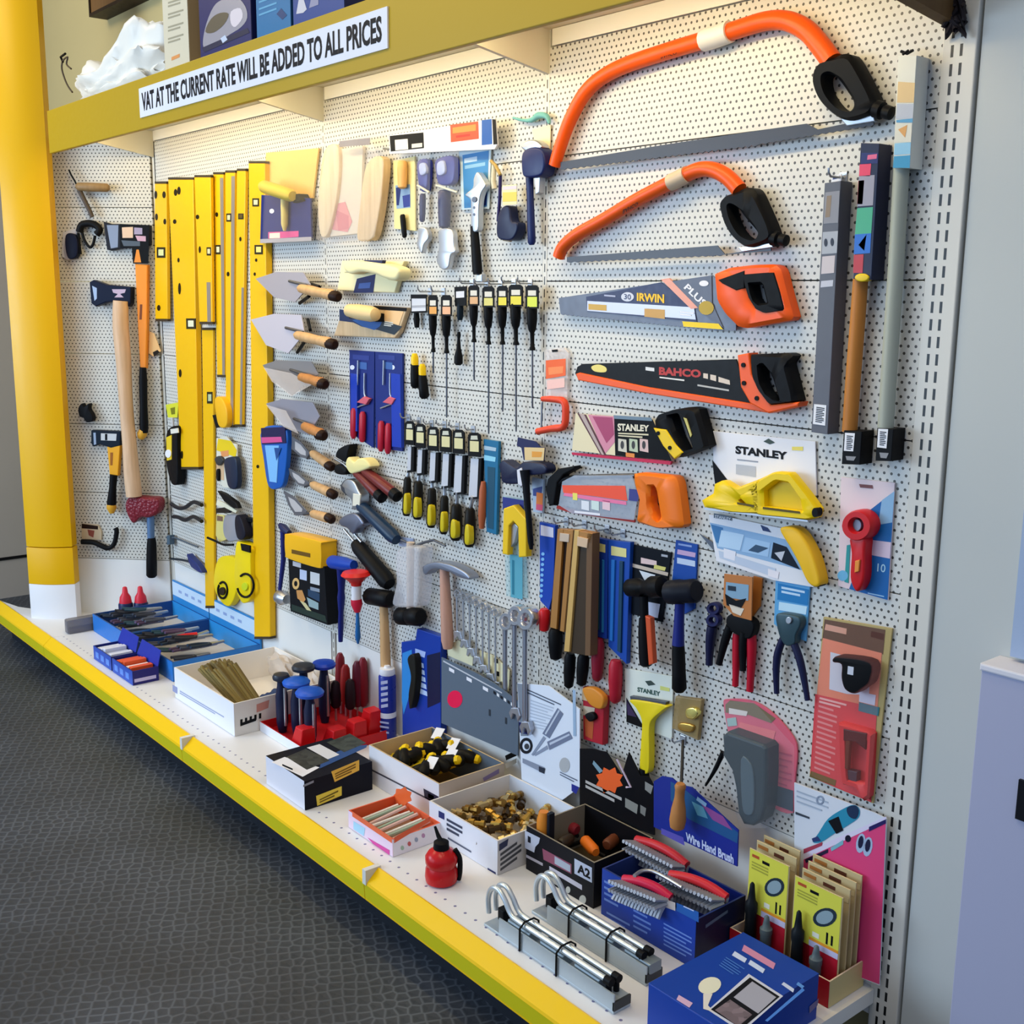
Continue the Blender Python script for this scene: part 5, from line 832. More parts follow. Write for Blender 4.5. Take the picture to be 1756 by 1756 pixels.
m = MB(); m.flat('488,478 498,476 494,506 484,506', .0376, WHT); ob = m.build('sticker', next(o for o in THINGS if o['label'].startswith('topmost brick')))
t = wthing('glove_pouch', 'navy and blue packed pouch beside the tallest level', 'pouch', 470, 790); m = MB(); m.rprism('448,736 488,734 492,770 486,826 476,838 460,834 452,790', .028, .044, mat('#1a5cb4', .35), bev=.004); m.build('pouch', t); m = MB(); m.prism('447,734 488,732 490,760 449,762', .028, .047, mat('#1c1a4a', .4), bev=.001); m.flat('448,750 482,749 484,758 449,760', .0476, '#d0508c'); m.build('header', t); m = MB(); m.prism('454,764 478,764 474,828 462,826', .0440, .0465, mat('#7cb8ec', .25), bev=.001); m.flat('470,768 482,768 474,790', .0472, '#1a4a8c'); m.build('window', t)
for i, (bl, h0, h1) in enumerate((('500,748 516,758 530,776 530,788 516,784 500,770', (534, 776), (568, 800)), ('494,802 512,812 530,828 526,836 512,832 498,816', (534, 830), (572, 848)), ('486,842 504,852 526,876 524,884 506,884 494,866', (534, 880), (568, 890)))):
    t = wthing('pointing_trowel', 'narrow pointing trowel with wooden handle, %s of three in a column' % ('top', 'middle', 'lowest')[i], 'trowel', h0[0], h0[1], 0, 'narrow pointing trowels'); m = MB(); m.prism(bl, .030, .033, mat('#6c6c72', .38, .4), bev=.0005); b = pp(bl); c = (sum(p[0] for p in b)/6, sum(p[1] for p in b)/6); m.flat([(c[0]+(p[0]-c[0])*.62, c[1]+(p[1]-c[1])*.62) for p in b], .0334, '#b8b4b4'); m.build('blade', t); m = MB(); m.tpx([(b[3][0]-3, b[3][1]-2), h0], .033, 5, DSTL); m.build('tang', t); m = MB(); m.lpx(h0, h1, .034, [(0, 8), (.1, 14), (.4, 16), (.8, 17), (1, 10)], WOOD); m.build('handle', t); m = MB(); m.lpx((h1[0]-6, h1[1]-3), (h1[0]+3, h1[1]+2), .034, [(0, 16.5), (.8, 16.5), (1, 10)], mat('#2e1c14')); m.build('end_cap', t)
# --- boxed finder and chrome tipped bar
FRT = .052
t = wthing('detector_box', 'yellow topped black product box with gold picture, hung on the wall', 'box', 530, 990)
def hbox(m, q, d0, d1, c): m.prism(q, d0, d1, c, bev=.001)
m = MB(); hbox(m, '494,954 556,972 562,1072 498,1048', .004, FRT, mat('#14161a', .4)); m.flat('502,962 516,966 516,974 502,970', FRT+.0006, '#b8b8c0'); m.flat('514,976 526,979 526,996 514,993', FRT+.0006, '#b8c4e0'); m.flat('532,980 548,984 548,1004 532,1000', FRT+.0006, '#c8ccd0'); m.flat('532,1006 548,1010 548,1016 532,1012', FRT+.0006, '#8894a4'); m.flat('528,1010 548,1018 548,1032 528,1022', FRT+.0006, '#26405c'); m.ring(ell(507, 1001, 6, 10), ell(507, 1001, 3, 5), FRT, FRT+.001, mat('#d8b070', .4), n=24, smo=False); m.flat('508,1012 518,1012 524,1028 520,1034 510,1026', FRT+.0006, '#c48c50'); m.flat('514,1030 524,1034 534,1048 526,1046', FRT+.0007, '#c8c090'); m.flat('526,1024 546,1034 546,1046 530,1040', FRT+.0006, '#8fa8ac'); m.flat('500,1036 558,1056 560,1068 500,1046', FRT+.0006, '#24352e'); m.build('box', t)
m = MB(); m.rprism('488,922 494,916 546,928 550,936 550,968 544,974 494,958 489,950', .004, FRT+.008, mat('#f0b414', .38), bev=.006); m.flat('500,942 532,949 532,956 500,949', FRT+.0086, '#6c4c10'); m.build('lid', t)
t = wthing('tyre_wrench', 'thin navy bar with chrome round tip, hung left of the black product box', 'tool', 486, 970); m = MB(); m.tpx('486,902 486,960 480,1010 481,1020', .03, [12, 9, 7, 7], mat('#22286c', .38)); m.build('bar', t); m = MB(); m.lpx((476, 1022), (492, 1028), .034, [(0, 14), (.2, 24), (.6, 26), (1, 16)], STEEL); m.build('tip', t); m = MB(); m.lpx((480, 900), (496, 914), .03, [(0, 8), (.4, 15), (1, 10)], mat('#1c2450', .4)); m.build('knob', t)

# ================================================================== corner panel: axes and odd tools
def dthing(name, label, cat, u, v): return wthing(name, label, cat, u, v, 0, None, DIAG)
t = dthing('long_axe', 'long axe with orange handle and black lower grip, carded head', 'axe', 240, 560); m = MB(); m.prism('177,380 190,384 206,384 256,386 256,420 240,424 206,426 190,430 183,428', .006, .030, mat('#23252e', .42), DIAG, .003); m.flat('183,386 203,386 202,424 190,426', .0306, mat('#7c8290', .35, .4), DIAG); m.build('head', t)
m = MB(); m.prism('205,384 256,386 254,452 228,452 226,424 206,424', .0312, .0335, BLK, DIAG, 0); m.flat('209,390 228,389 228,408 210,408', .034, '#d8bca4', DIAG); m.flat('230,390 244,391 244,402 230,402', .034, '#9c94b4', DIAG); m.flat('232,404 250,405 250,414 236,413', .0343, '#c4a0b8', DIAG); m.flat('208,412 240,414 240,422 212,422', .034, '#4c5868', DIAG); m.flat('234,428 238,428 242,450 230,450', .034, '#e08c30', DIAG); m.build('card', t)
m = MB(); m.prism('231,452 253,454 252,560 250,632 240,632 236,560', .008, .030, mat('#f0922a', .4), DIAG, .004); m.prism('240,522 244,522 243,548 239,548', .030, .0306, mat('#7c4018'), DIAG, 0); m.build('handle', t); m = MB(); m.lpx((245, 630), (247, 742), .030, [(0, 11), (.2, 14), (.6, 13), (.85, 15), (1, 14)], BLK, DIAG); m.build('grip', t); m = MB(); m.lpx((246, 738), (241, 752), .030, [(0, 14), (.5, 17), (1, 10)], mat('#e0a838', .4), DIAG); m.build('end_knob', t)
t = dthing('splitting_axe', 'navy headed axe with long curved pale wooden handle', 'axe', 210, 600); m = MB(); m.prism('153,484 160,480 182,488 225,492 224,520 220,526 206,516 182,518 164,526 156,520', .012, .046, mat('#141c34', .4), DIAG, .004); m.flat('192,496 216,496 214,502 206,504 212,510 196,510 202,504 194,502', .0465, '#b8a8c4', DIAG); m.flat('158,490 166,494 166,512 162,516', .0465, mat('#8c94a4', .3, .5), DIAG); m.build('head', t)
m = MB(); q = smooth('207,516 207,560 212,620 216,690 222,760 226,810 230,851', 3, False); n = len(q); m.tpx(q, .046, [25+2*sin(i/n*9) for i in range(n)], mat('#ecc9a8', .5, 0, 'wood'), DIAG, 14); m.build('handle', t)
t = dthing('hatchet', 'small hatchet with yellow handle and black grip', 'axe', 192, 800); m = MB(); m.prism('156,738 166,738 207,740 206,764 190,768 170,762 160,766 156,760', .006, .032, mat('#16202e', .42), DIAG, .003); m.flat('173,743 200,744 199,756 173,755', .0326, '#c8ccd0', DIAG); m.flat('180,744 184,744 184,755 180,755', .0329, BLK, DIAG); m.flat('160,742 164,742 165,762 161,763', .0326, mat('#8c94a4', .3, .5), DIAG); m.build('head', t)
m = MB(); m.prism('183,762 206,764 202,816 188,816', .008, .030, mat('#eca81c', .4), DIAG, .003); m.flat('189,776 194,776 193,798 189,798', .0304, '#9c5c10', DIAG); m.build('handle', t); m = MB(); m.lpx((195, 814), (191, 868), .030, [(0, 13), (.4, 12), (.9, 16), (1, 14)], BLK, DIAG); m.build('grip', t); m = MB(); m.lpx((191, 865), (192, 880), .030, [(0, 15), (.4, 17), (1, 8)], mat('#d8a030'), DIAG); m.build('end_knob', t)
t = dthing('lump_hammer', 'hammer with red bubble wrapped head and black rubber grip', 'hammer', 250, 900); m = MB(); m.rprism('214,866 222,853 252,854 270,856 274,868 268,882 254,888 240,888 228,898 218,884', .008, .060, mat('#7c2430', .3, 0, 'bubble'), DIAG, .010); m.build('wrapped_head', t); m = MB(); m.lpx((258, 884), (259, 926), .03, [(0, 13), (1, 12)], mat('#5c7ca4', .4, .3), DIAG); m.build('neck', t); m = MB(); m.lpx((260, 922), (260, 990), .03, [(0, 13), (.15, 16), (.6, 18), (.95, 18), (1, 12)], BLK, DIAG); m.build('grip', t)
t = dthing('pick_hammer', 'brown hammer hung slanting from a thin wire at the top of the corner', 'hammer', 155, 330); m = MB(); m.lpx((131, 320), (187, 322), .03, [(0, 8), (.06, 14), (.5, 15), (.94, 14), (1, 9)], mat('#9c8058', .5, 0, 'wood'), DIAG); m.build('head', t); m = MB(); m.tpx('136,326 145,344 154,362 158,372', .026, [9, 8, 8, 8], mat('#4a4038', .5), DIAG); m.build('handle', t); m = MB(); m.tpx('118,291 122,300 128,310 132,318', .03, 3, BLK, DIAG); m.build('wire', t)
t = dthing('folding_saw', 'black carded garden tool hanging nearest the yellow column', 'tool', 118, 420); m = MB(); m.prism('108,398 132,392 133,440 116,446 106,440', .006, .010, mat('#c8c8d0', .45), DIAG, .0005); m.build('card', t); m = MB(); m.rprism('112,404 122,400 132,410 132,438 118,444 112,428', .010, .034, mat('#14182c', .4), DIAG, .004); m.build('body', t)
t = dthing('strap_wrench', 'black hooped tool with hanging strap beside the carded garden tool', 'tool', 150, 400); m = MB(); m.tpx(smooth('136,398 140,386 152,383 164,386 171,394 166,402', 3, False), .022, 12, BLK, DIAG); m.tpx(smooth('140,396 145,412 154,424 160,418 163,404', 3, False), .02, 5, BLK, DIAG); m.tpx('134,400 136,420 138,436', .02, 5, BLK, DIAG); m.build('strap', t)
t = dthing('chuck_key', 'small black spiky tool low beside the yellow column', 'tool', 146, 706); m = MB(); m.rprism('134,700 140,692 144,698 152,692 152,702 158,712 158,722 148,724 142,716 136,714', .008, .036, BLK, DIAG, .004); m.build('body', t)
t = dthing('pry_bar', 'packed black pry bar with hooked end at the foot of the corner panel', 'pry bar', 165, 920); m = MB(); m.prism('140,898 168,900 174,912 174,926 140,924', .004, .008, mat('#cdb898', .5), DIAG, 0); m.flat('140,898 168,902 168,908 140,906', .0084, '#2a1a14', DIAG); m.flat('150,908 162,910 160,922 152,918', .0084, '#8c4434', DIAG); m.build('card', t); m = MB(); m.tpx(smooth('140,929 160,930 174,936 186,940 196,932 200,912 198,905', 4, False), .022, [9]*12+[8]*12+[7], BLK, DIAG); m.build('bar', t)
t = dthing('hang_tag', 'cream and orange wedge shaped tag between the long axe and the levels', 'tag', 264, 590); m = MB(); m.prism('256,568 264,572 276,602 264,612 255,606', .010, .013, mat('#e8ba7c', .5), DIAG, 0); m.flat('262,604 270,600 274,604 264,612', .0134, '#241c14', DIAG); m.build('card', t)
# ================================================================== goods on the base shelf
def XP(x): return Plane((x, 0, 0), (1, 0, 0))
def YP(y): return Plane((0, y, 0), (0, -1, 0))
def ZP(z): return Plane((0, 0, z), (0, 0, 1))
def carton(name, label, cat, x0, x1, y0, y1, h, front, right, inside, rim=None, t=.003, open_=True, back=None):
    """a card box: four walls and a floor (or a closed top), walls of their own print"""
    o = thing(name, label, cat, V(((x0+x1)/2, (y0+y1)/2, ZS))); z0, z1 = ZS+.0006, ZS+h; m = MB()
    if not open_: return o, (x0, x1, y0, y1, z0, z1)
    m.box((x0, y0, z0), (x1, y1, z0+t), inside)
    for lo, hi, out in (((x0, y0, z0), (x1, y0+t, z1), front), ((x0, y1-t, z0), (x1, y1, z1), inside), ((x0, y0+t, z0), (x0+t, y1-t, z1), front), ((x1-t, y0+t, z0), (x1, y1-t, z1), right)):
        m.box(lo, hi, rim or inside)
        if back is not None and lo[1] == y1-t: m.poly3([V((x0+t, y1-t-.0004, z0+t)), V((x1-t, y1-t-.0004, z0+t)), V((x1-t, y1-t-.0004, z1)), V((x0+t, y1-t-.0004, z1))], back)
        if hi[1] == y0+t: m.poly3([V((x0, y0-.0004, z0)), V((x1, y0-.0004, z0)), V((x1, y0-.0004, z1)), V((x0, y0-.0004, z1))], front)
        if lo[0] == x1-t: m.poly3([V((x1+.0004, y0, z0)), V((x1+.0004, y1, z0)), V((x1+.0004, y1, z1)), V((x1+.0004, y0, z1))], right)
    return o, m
def pr(m, pl, q, c, d=.0009): m.flat(q, d, c, pl)
# --- white carton of bristle brushes
o, m = carton('carton', 'open white carton with small printed lines holding brown bristles', 'box', .905, 1.330, -.39, -.03, YP(-.39).pt(407, 1211).z-ZS, mat('#e9e9f2', .5), mat('#ddd8d2', .5), mat('#efe9e2', .55), t=.004)
F, R = YP(-.39), XP(1.330); lines(m, '308,1190 384,1235 384,1228 308,1183', 2, .0009, '#9aa4c4', F); pr(m, F, '296,1174 304,1179 304,1190 296,1185', '#8c94bc'); lines(m, '412,1246 446,1234 446,1228 412,1240', 1, .0009, BLK, R, fill=.9); pr(m, R, '440,1208 462,1200 460,1214 440,1222', '#c88c80')
for i in range(5): pr(m, R, [(412+i*8, 1234-i*2.6), (416+i*8, 1233-i*2.6), (416+i*8, 1242-i*2.6), (412+i*8, 1243-i*2.6)], BLK, .0012)
m.build('box', o)
t = thing('bristle_bundle', 'bundle of long brown bristles leaning in the white carton', 'brush', V((1.10, -.2, ZS+.01))); m = MB(); A_, B_ = ZP(ZS+.016).pt(428, 1212), ZP(ZS+.115).pt(376, 1144)
for i in range(50):
    a, b = random.uniform(-1, 1), random.uniform(-1, 1); o_ = V((.045*a, .045*b, .008*random.random())); m.tube([A_+o_*.8+V((.0, .0, .004)), B_+o_*1.1+V((0, 0, .012*(1-a*a)-.012*b*b))], .0052, mat('#857442' if i % 2 else '#6f5f38', .7), 6)
m.build('bristles', t)
for i in range(7):
    x, y = 1.245+.007*i, -.22+.03*(i % 3); t = thing('bottle_brush', 'dark blue spiky brush lying in the white carton', 'brush', V((x, y, ZS+.02)), 'dark blue brushes in the white carton'); m = MB(); a = V((x-.04, y-.04+.01*i, ZS+.045+.006*(i % 4))); b = a+V((.055, .06-.02*(i % 3), .03)); m.tube([a, b], .0028, mat('#8c90a4', .4, .4), 6); m.build('stem', t); m = MB(); m.lathe(a+(b-a)*.25, b, [(k/8, .011+.003*(k % 2)) for k in range(9)], mat('#2a3a5c', .6), 10); m.build('tuft', t)
for i, (x, y, z, rx) in enumerate(((1.05, -.085, .05, .3), (1.225, -.085, .06, -.2))):
    t = thing('paper_bag', 'crumpled see-through bag %s in the white carton' % ('at the back left', 'at the back right')[i], 'bag', V((x, y, ZS+.01))); m = MB(); bm = bmesh.new(); bmesh.ops.create_icosphere(bm, subdivisions=3, radius=1)
    for v in bm.verts: k = 1+.22*sin(v.co.x*5+i)*cos(v.co.y*7+v.co.z*4); v.co = V((x+v.co.x*.075*k, y+v.co.y*.026*k, ZS+.07+v.co.z*.05*k))
    m.addbm(bm, mat('#d8c8b8', .35, 0, None, .75), True); bm.free(); m.build('film', t)
# --- two blue trays of hand tools against the panel
for i, (x0, x1, lab) in enumerate(((.012, .345, 'blue edged tray of dark tools in the corner of the shelf'), (.352, .76, 'blue edged tray of tools below the tallest spirit level'))):
    o, m = carton('display_tray', lab, 'tray', x0, x1, -.335, -.010, .07, mat('#2a74c4', .4), mat('#2a74c4', .4), mat('#d6cec2', .5), rim=mat('#1c4688', .4), t=.005, back=mat('#2f8fd8', .4)); m.build('tray', o)
    m = MB(); m.box((x0, -.010, ZS+.001), (x1, -.004, ZS+.155), mat('#2b86cc', .4)); m.poly3([V((x0, -.0105, ZS+.095)), V((x1, -.0105, ZS+.095)), V((x1, -.0105, ZS+.15)), V((x0, -.0105, ZS+.15))], mat('#c4dcf2', .4))
    for k in range(4): m.poly3([V((x0+.06+.06*k, -.0109, ZS+.115)), V((x0+.09+.06*k, -.0109, ZS+.115)), V((x0+.09+.06*k, -.0109, ZS+.126)), V((x0+.06+.06*k, -.0109, ZS+.126))], mat('#8fa6d4', .4))
    m.build('header_panel', o)
TC = ['#2a2c36', '#3a3e4c', '#23344c', '#4c5060', '#5c4868', '#2c4a58']
for i in range(26):
    j = i % 13; tr = i < 13; x = (.045 if tr else .39)+(.021 if tr else .026)*j+random.uniform(-.006, .006); y = -.255+.022*(j % 4)
    t = thing('snips', 'dark handled %s lying in the %s' % (('scissors-like snips', 'blue edged corner tray') if tr else ('pliers', 'blue edged tray below the tallest level')), 'hand tool', V((x, y, ZS+.03)), 'loose tools in the %s blue tray' % ('corner' if tr else 'second'))
    z = ZS+.046+.009*(j % 4); c = mat(TC[(i*5+2) % 6], .4); a = V((x, y, z)); dx = random.uniform(-.05, .05)
    for s in (-1, 1):
        m = MB(); m.tube(smooth([tuple(a+V((dx*.0+s*.004, .03, .008))), tuple(a+V((s*.014, -.01, .012))), tuple(a+V((s*.013+dx*.4, -.055, .018)))], 4, False), .0052, c, 8); m.build('handle', t)
    m = MB(); m.solid([a+V((-.010, .02, .012)), a+V((.010, .02, .012)), a+V((.006-dx*.3, .085, .010)), a+V((-.006-dx*.3, .085, .010))], [a+V((-.010, .02, .002)), a+V((.010, .02, .002)), a+V((.006-dx*.3, .085, .002)), a+V((-.006-dx*.3, .085, .002))], STEEL, .002); m.build('blade', t)
t = thing('orange_handled_snips', 'red handled snips lying in the second blue tray', 'hand tool', ZP(ZS+.05).pt(322, 1092)); m = MB(); P = ZP(ZS+.075); m.tpx('300,1096 320,1092 338,1090', 0, 13, RED, P); m.build('handle', t); m = MB(); m.tpx('338,1090 356,1084', 0, 8, STEEL, P); m.build('blade', t)
# --- small blue cartons in front of the trays
for i, (x0, x1) in enumerate(((.350, .520), (.530, .712))):
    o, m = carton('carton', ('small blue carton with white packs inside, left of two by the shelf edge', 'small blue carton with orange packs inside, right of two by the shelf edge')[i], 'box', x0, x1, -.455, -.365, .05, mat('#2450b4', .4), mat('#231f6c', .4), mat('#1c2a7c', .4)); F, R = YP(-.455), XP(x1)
    for k in range(3): m.poly3([V((x0+.02+.05*k, -.4558, ZS+.012)), V((x0+.05+.05*k, -.4558, ZS+.012)), V((x0+.05+.05*k, -.4558, ZS+.034)), V((x0+.02+.05*k, -.4558, ZS+.034))], mat('#5c8ce0', .4))
    if i: m.poly3([V((x1+.0008, -.45, ZS+.010)), V((x1+.0008, -.375, ZS+.010)), V((x1+.0008, -.375, ZS+.022)), V((x1+.0008, -.45, ZS+.022))], mat('#c8bcdc', .4))
    m.build('box', o); m = MB(); m.solid([V((x0, -.367, ZS+.05)), V((x1, -.367, ZS+.05)), V((x1-.01, -.350, ZS+.10)), V((x0+.01, -.350, ZS+.10))], [V((x0, -.365, ZS+.05)), V((x1, -.365, ZS+.05)), V((x1-.01, -.348, ZS+.10)), V((x0+.01, -.348, ZS+.10))], mat('#20309c', .4)); m.build('flap', o)
    for k in range(5):
        x = x0+.03+.028*k; t = thing('small_packet', ('small white packet standing in the left blue carton', 'small orange packet standing in the right blue carton')[i], 'packet', V((x, -.41, ZS+.01)), ('white packets in the left blue carton', 'orange packets in the right blue carton')[i]); m = MB(); m.box((x-.011, -.448, ZS+.004), (x+.011, -.372, ZS+.046+.006*(k % 3)), mat(('#d8dcec', '#e2582c')[i] if k != 3 else ('#b4bcd8', '#f0e6e6')[i], .4), .002); m.build('wrap', t)
# --- two red topped bottles, grey pack
for i, (u, v) in enumerate(((217, 1057), (243, 1056))):
    b = SHELF.pt(u, v+5); t = thing('chalk_bottle', 'small red and navy bottle, %s of the pair at the corner' % ('left', 'right')[i], 'bottle', b); m = MB(); m.lathe(b, b+V((0, 0, .07)), [(0, .026), (.05, .029), (.9, .029), (1, .025)], mat('#1a2450', .35)); m.build('body', t); m = MB(); m.lathe(b+V((0, 0, .07)), b+V((0, 0, .135)), [(0, .025), (.35, .022), (.6, .012), (.95, .009), (1, .005)], mat('#d02a3c', .35)); m.build('cap', t)
    m = MB(); c = (CAM-b); c.z = 0; c.normalize(); r = V((-c.y, c.x, 0)); m.poly3([b+c*.0296+r*x+V((0, 0, z)) for x, z in ((-.010, .015), (.010, .015), (.010, .04), (-.010, .04))], mat('#c8ccec', .4)); m.build('label', t)
t = thing('blister_pack', 'crinkled grey see-through pack standing alone left of the trays', 'pack', V((-.02, -.35, ZS))); m = MB(); m.box((-.035, -.43, ZS+.001), (.0, -.28, ZS+.055), mat('#77767e', .3, .2, None, .8), .008); m.build('pouch', t); m = MB(); m.box((-.03, -.42, ZS+.002), (-.006, -.30, ZS+.02), BLK, .003); m.build('contents', t)
# --- red tray of T handled drivers
o, m = carton('display_stand', 'low white and red stand filled with T handled drivers', 'stand', 1.335, 1.63, -.31, -.03, .03, mat('#e6e8f0', .45), mat('#c01822', .4), mat('#c01822', .4), rim=RED); m.build('tray', o)
m = MB()
for a in ((1.59, -.075, .09), (1.60, -.135, .075), (1.585, -.195, .06), (1.545, -.275, .07)): m.solid([V((a[0]-.04, a[1]-.03, ZS+.004)), V((a[0]+.022, a[1]-.03, ZS+.004)), V((a[0]+.022, a[1]-.02, ZS+a[2])), V((a[0]-.02, a[1]-.02, ZS+a[2]))], [V((a[0]-.04, a[1]+.02, ZS+.004)), V((a[0]+.022, a[1]+.02, ZS+.004)), V((a[0]+.022, a[1]+.02, ZS+a[2])), V((a[0]-.02, a[1]+.02, ZS+a[2]))], mat('#c8161c', .35), .004)
m.build('holder', o)
for i, (u, v, h, c, w) in enumerate(((482, 1160, .178, '#2b2f3c', 30), (520, 1144, .195, '#2b2f38', 40), (555, 1139, .19, '#183fae', 42), (508, 1169, .17, '#1f5cc4', 48), (531, 1187, .165, '#1f56c0', 50))):
    P = ZP(ZS+h).pt(u, v); nm = ('black headed driver at the back left', 'black headed driver at the back', 'blue headed driver at the back right', 'blue headed driver, rear of the front two', 'blue headed driver at the very front')[i]
    t = thing('tee_handle_driver', nm+' of the red stand', 'driver', V((P.x, P.y, ZS+.004))); r = rad(P, w); m = MB(); m.lathe(P-V((0, 0, .014)), P+V((0, 0, .010)), [(0, r*.55), (.25, r*.95), (.6, r), (.9, r*.85), (1, r*.4)], mat(c, .35), 20); m.build('handle', t); m = MB(); m.lathe(V((P.x, P.y, ZS+.005)), P-V((0, 0, .012)), [(0, .012), (.2, .018), (.7, .019), (.9, .013), (1, .012)], mat('#161c3a', .4), 12); m.build('sleeve', t); m = MB(); m.tube([V((P.x+.02, P.y, ZS+.03)), V((P.x+.02, P.y, ZS+h-.03))], .0045, STEEL, 8); m.build('shaft', t)
for i, (u, v, h, c) in enumerate(((583, 1120, .20, '#7c1a22'), (592, 1140, .17, '#96201f'), (612, 1134, .19, '#5c1426'), (622, 1128, .20, '#7a1620'), (600, 1165, .14, '#2a1c20'), (575, 1168, .13, '#241820'))):
    P = ZP(ZS+h).pt(u, v); t = thing('long_handle_driver', 'dark red handled driver standing upright in the red stand', 'driver', V((P.x, P.y, ZS+.004)), 'upright dark red drivers in the red stand'); m = MB(); m.tube([V((P.x, P.y, ZS+.004)), V((P.x, P.y, ZS+.05))], .004, STEEL, 8); m.build('shaft', t); m = MB(); m.lathe(V((P.x, P.y, ZS+.045)), P, [(0, .010), (.1, .016), (.5, .017), (.9, .014), (1, .007)], mat(c, .4), 12); m.build('handle', t)
# --- spray can, blue clam pack
b = SHELF.pt(670, 1262); b.y = -.034; t = thing('spray_can', 'slim blue and white spray can behind the black box', 'can', b); m = MB(); m.lathe(b+V((0, 0, .0005)), b+V((0, 0, .195)), [(0, .024), (.02, .026), (.97, .026), (1, .022)], mat('#1c2c8c', .3), 20); m.build('body', t)
m = MB(); m.lathe(b+V((0, 0, .195)), b+V((0, 0, .222)), [(0, .022), (.1, .024), (.7, .022), (.75, .010), (1, .008)], WHT, 16); m.build('cap', t); m = MB(); m.lathe(b+V((0, 0, .066)), b+V((0, 0, .082)), [(0, .0264), (1, .0264)], mat('#d8dcea', .35), 20)
c = V((.77, -.64, 0)); r = V((.64, .77, 0))
for z in (.10, .118, .136, .154, .172): m.poly3([b+c*.0272+r*x*1.0+V((0, 0, z+k)) for x, k in ((-.016, 0), (.004, .004), (.004, .014), (-.016, .010))], mat('#c0c8ec', .35))
for z in (.02, .036, .05): m.poly3([b+c*.0272+r*x+V((0, 0, z+k)) for x, k in ((-.02, .004), (.006, 0), (.006, .006), (-.02, .010))], mat('#aab4e4', .35))
m.build('label', t)
t = thing('drill_pack', 'tall blue blister pack with a dark tool behind the cardboard box', 'pack', V((1.69, -.014, ZS+.001))); m = MB(); m.prism('688,1101 712,1098 715,1078 756,1092 756,1262 731,1270 690,1262', .004, .024, mat('#163a9c', .35), bev=.002); m.flat('712,1112 730,1118 728,1128 712,1122', .0246, '#a4b8e8')
for k in range(5): m.flat([(712+k*2, 1132+k*12), (726+k*1.5, 1138+k*12), (727+k*1.5, 1146+k*12), (712+k*2, 1141+k*12)], .0246, '#b8ccf0')
m.flat('690,1120 706,1114 708,1150 700,1200 692,1226 689,1200', .0246, '#2f86d0'); m.flat('732,1124 755,1118 755,1204 733,1214', .0246, '#10153c'); m.build('backing_card', t)
m = MB(); m.rprism('698,1130 708,1122 712,1140 712,1170 708,1200 702,1216 700,1190 704,1160', .024, .046, mat('#20201c', .4), bev=.005); m.build('tool', t)
# --- black product box
o, (x0, x1, y0, y1, z0, z1) = carton('product_box', 'closed black box with two yellow labels near the shelf edge', 'box', 1.685, 1.893, -.472, -.270, 0, 0, 0, 0, open_=False); z1 = YP(y0).pt(515, 1335).z
m = MB(); m.box((x0, y0, z0), (x1, y1, z1), mat('#12141f', .4), .001); F, R, T = YP(y0), XP(x1), ZP(z1)
m.poly3([V((x0+.001, y0-.0006, z0)), V((x1-.002, y0-.0006, z0)), V((x1-.002, y0-.0006, z1)), V((x0+.001, y0-.0006, z1))], mat('#e2e2ee', .4)); pr(m, T, '466,1307 488,1298 548,1316 519,1332', '#e6e6ee', .0006); pr(m, T, '491,1298 524,1284 566,1304 526,1320', mat('#3a3c38', .4, 0, 'art'), .0009); pr(m, T, '526,1282 548,1276 582,1294 562,1302', '#d4d6de', .0009); pr(m, T, '560,1273 600,1258 628,1274 590,1290', mat('#3c423c', .4, 0, 'art'), .0009); pr(m, T, '548,1318 628,1282 630,1277 600,1280 552,1300', '#2a4c84', .0008)
pr(m, R, '568,1323 616,1303 616,1321 574,1341', '#f0bc48'); pr(m, R, '542,1365 586,1348 586,1364 544,1382', '#e8ce48'); lines(m, '576,1337 610,1322 610,1308 574,1326', 3, .0012, '#7c5a14', R); lines(m, '548,1378 580,1364 580,1354 548,1370', 2, .0012, '#6c5a14', R); pr(m, R, '520,1346 538,1338 538,1342 520,1350', '#8c909c'); pr(m, F, '484,1310 502,1318 502,1321 484,1313', BLK, .0012); m.build('box', o)
# --- small orange and white tray of sticks
o, m = carton('carton', 'small orange rimmed white carton of pencils beside the red flask', 'box', 2.04, 2.236, -.434, -.295, .045, mat('#ecd2e4', .45), mat('#ece8ee', .45), mat('#b08c74', .55), rim=mat('#e06038', .4), t=.004); F, R = YP(-.434), XP(2.236); pr(m, F, '604,1392 672,1437 672,1446 604,1400', '#e8683c'); pr(m, F, '630,1436 668,1458 668,1468 640,1452', '#d84a9c'); pr(m, F, '606,1408 626,1420 624,1434 606,1422', '#a8d4ea'); pr(m, R, '676,1436 738,1400 738,1408 676,1446', '#e06038')
for k in range(4): pr(m, R, ell(690+k*12, 1454-k*7, 3, 4), ('#a8c0a8', '#c86060', '#9aa4b8', '#b88cb0')[k])
bx_ = m.build('box', o); P = YP(-.299); t = tag(MB().prism(smooth([(690+ (17 if k % 2 else 13)*cos(k*.449), 1366+(17 if k % 2 else 13)*sin(k*.449)) for k in range(14)], 2), 0, .0012, mat('#f06a34', .4), P, 0).build('star_label', bx_), 'orange star burst', ''); del t['category']
for k in range(9):
    x = 2.062+.017*k; t = thing('pencil', 'pale striped pencil lying in the orange rimmed carton', 'pencil', V((x, -.36, ZS+.02)), 'pencils in the orange rimmed carton'); m = MB(); m.tube([V((x, -.424, ZS+.020+.004*(k % 2))), V((x+.004, -.305, ZS+.030+.004*(k % 3)))], .0045, mat(('#e6e2dc', '#9db4a0', '#d8b4ac')[k % 3], .4), 6); m.build('shaft', t)
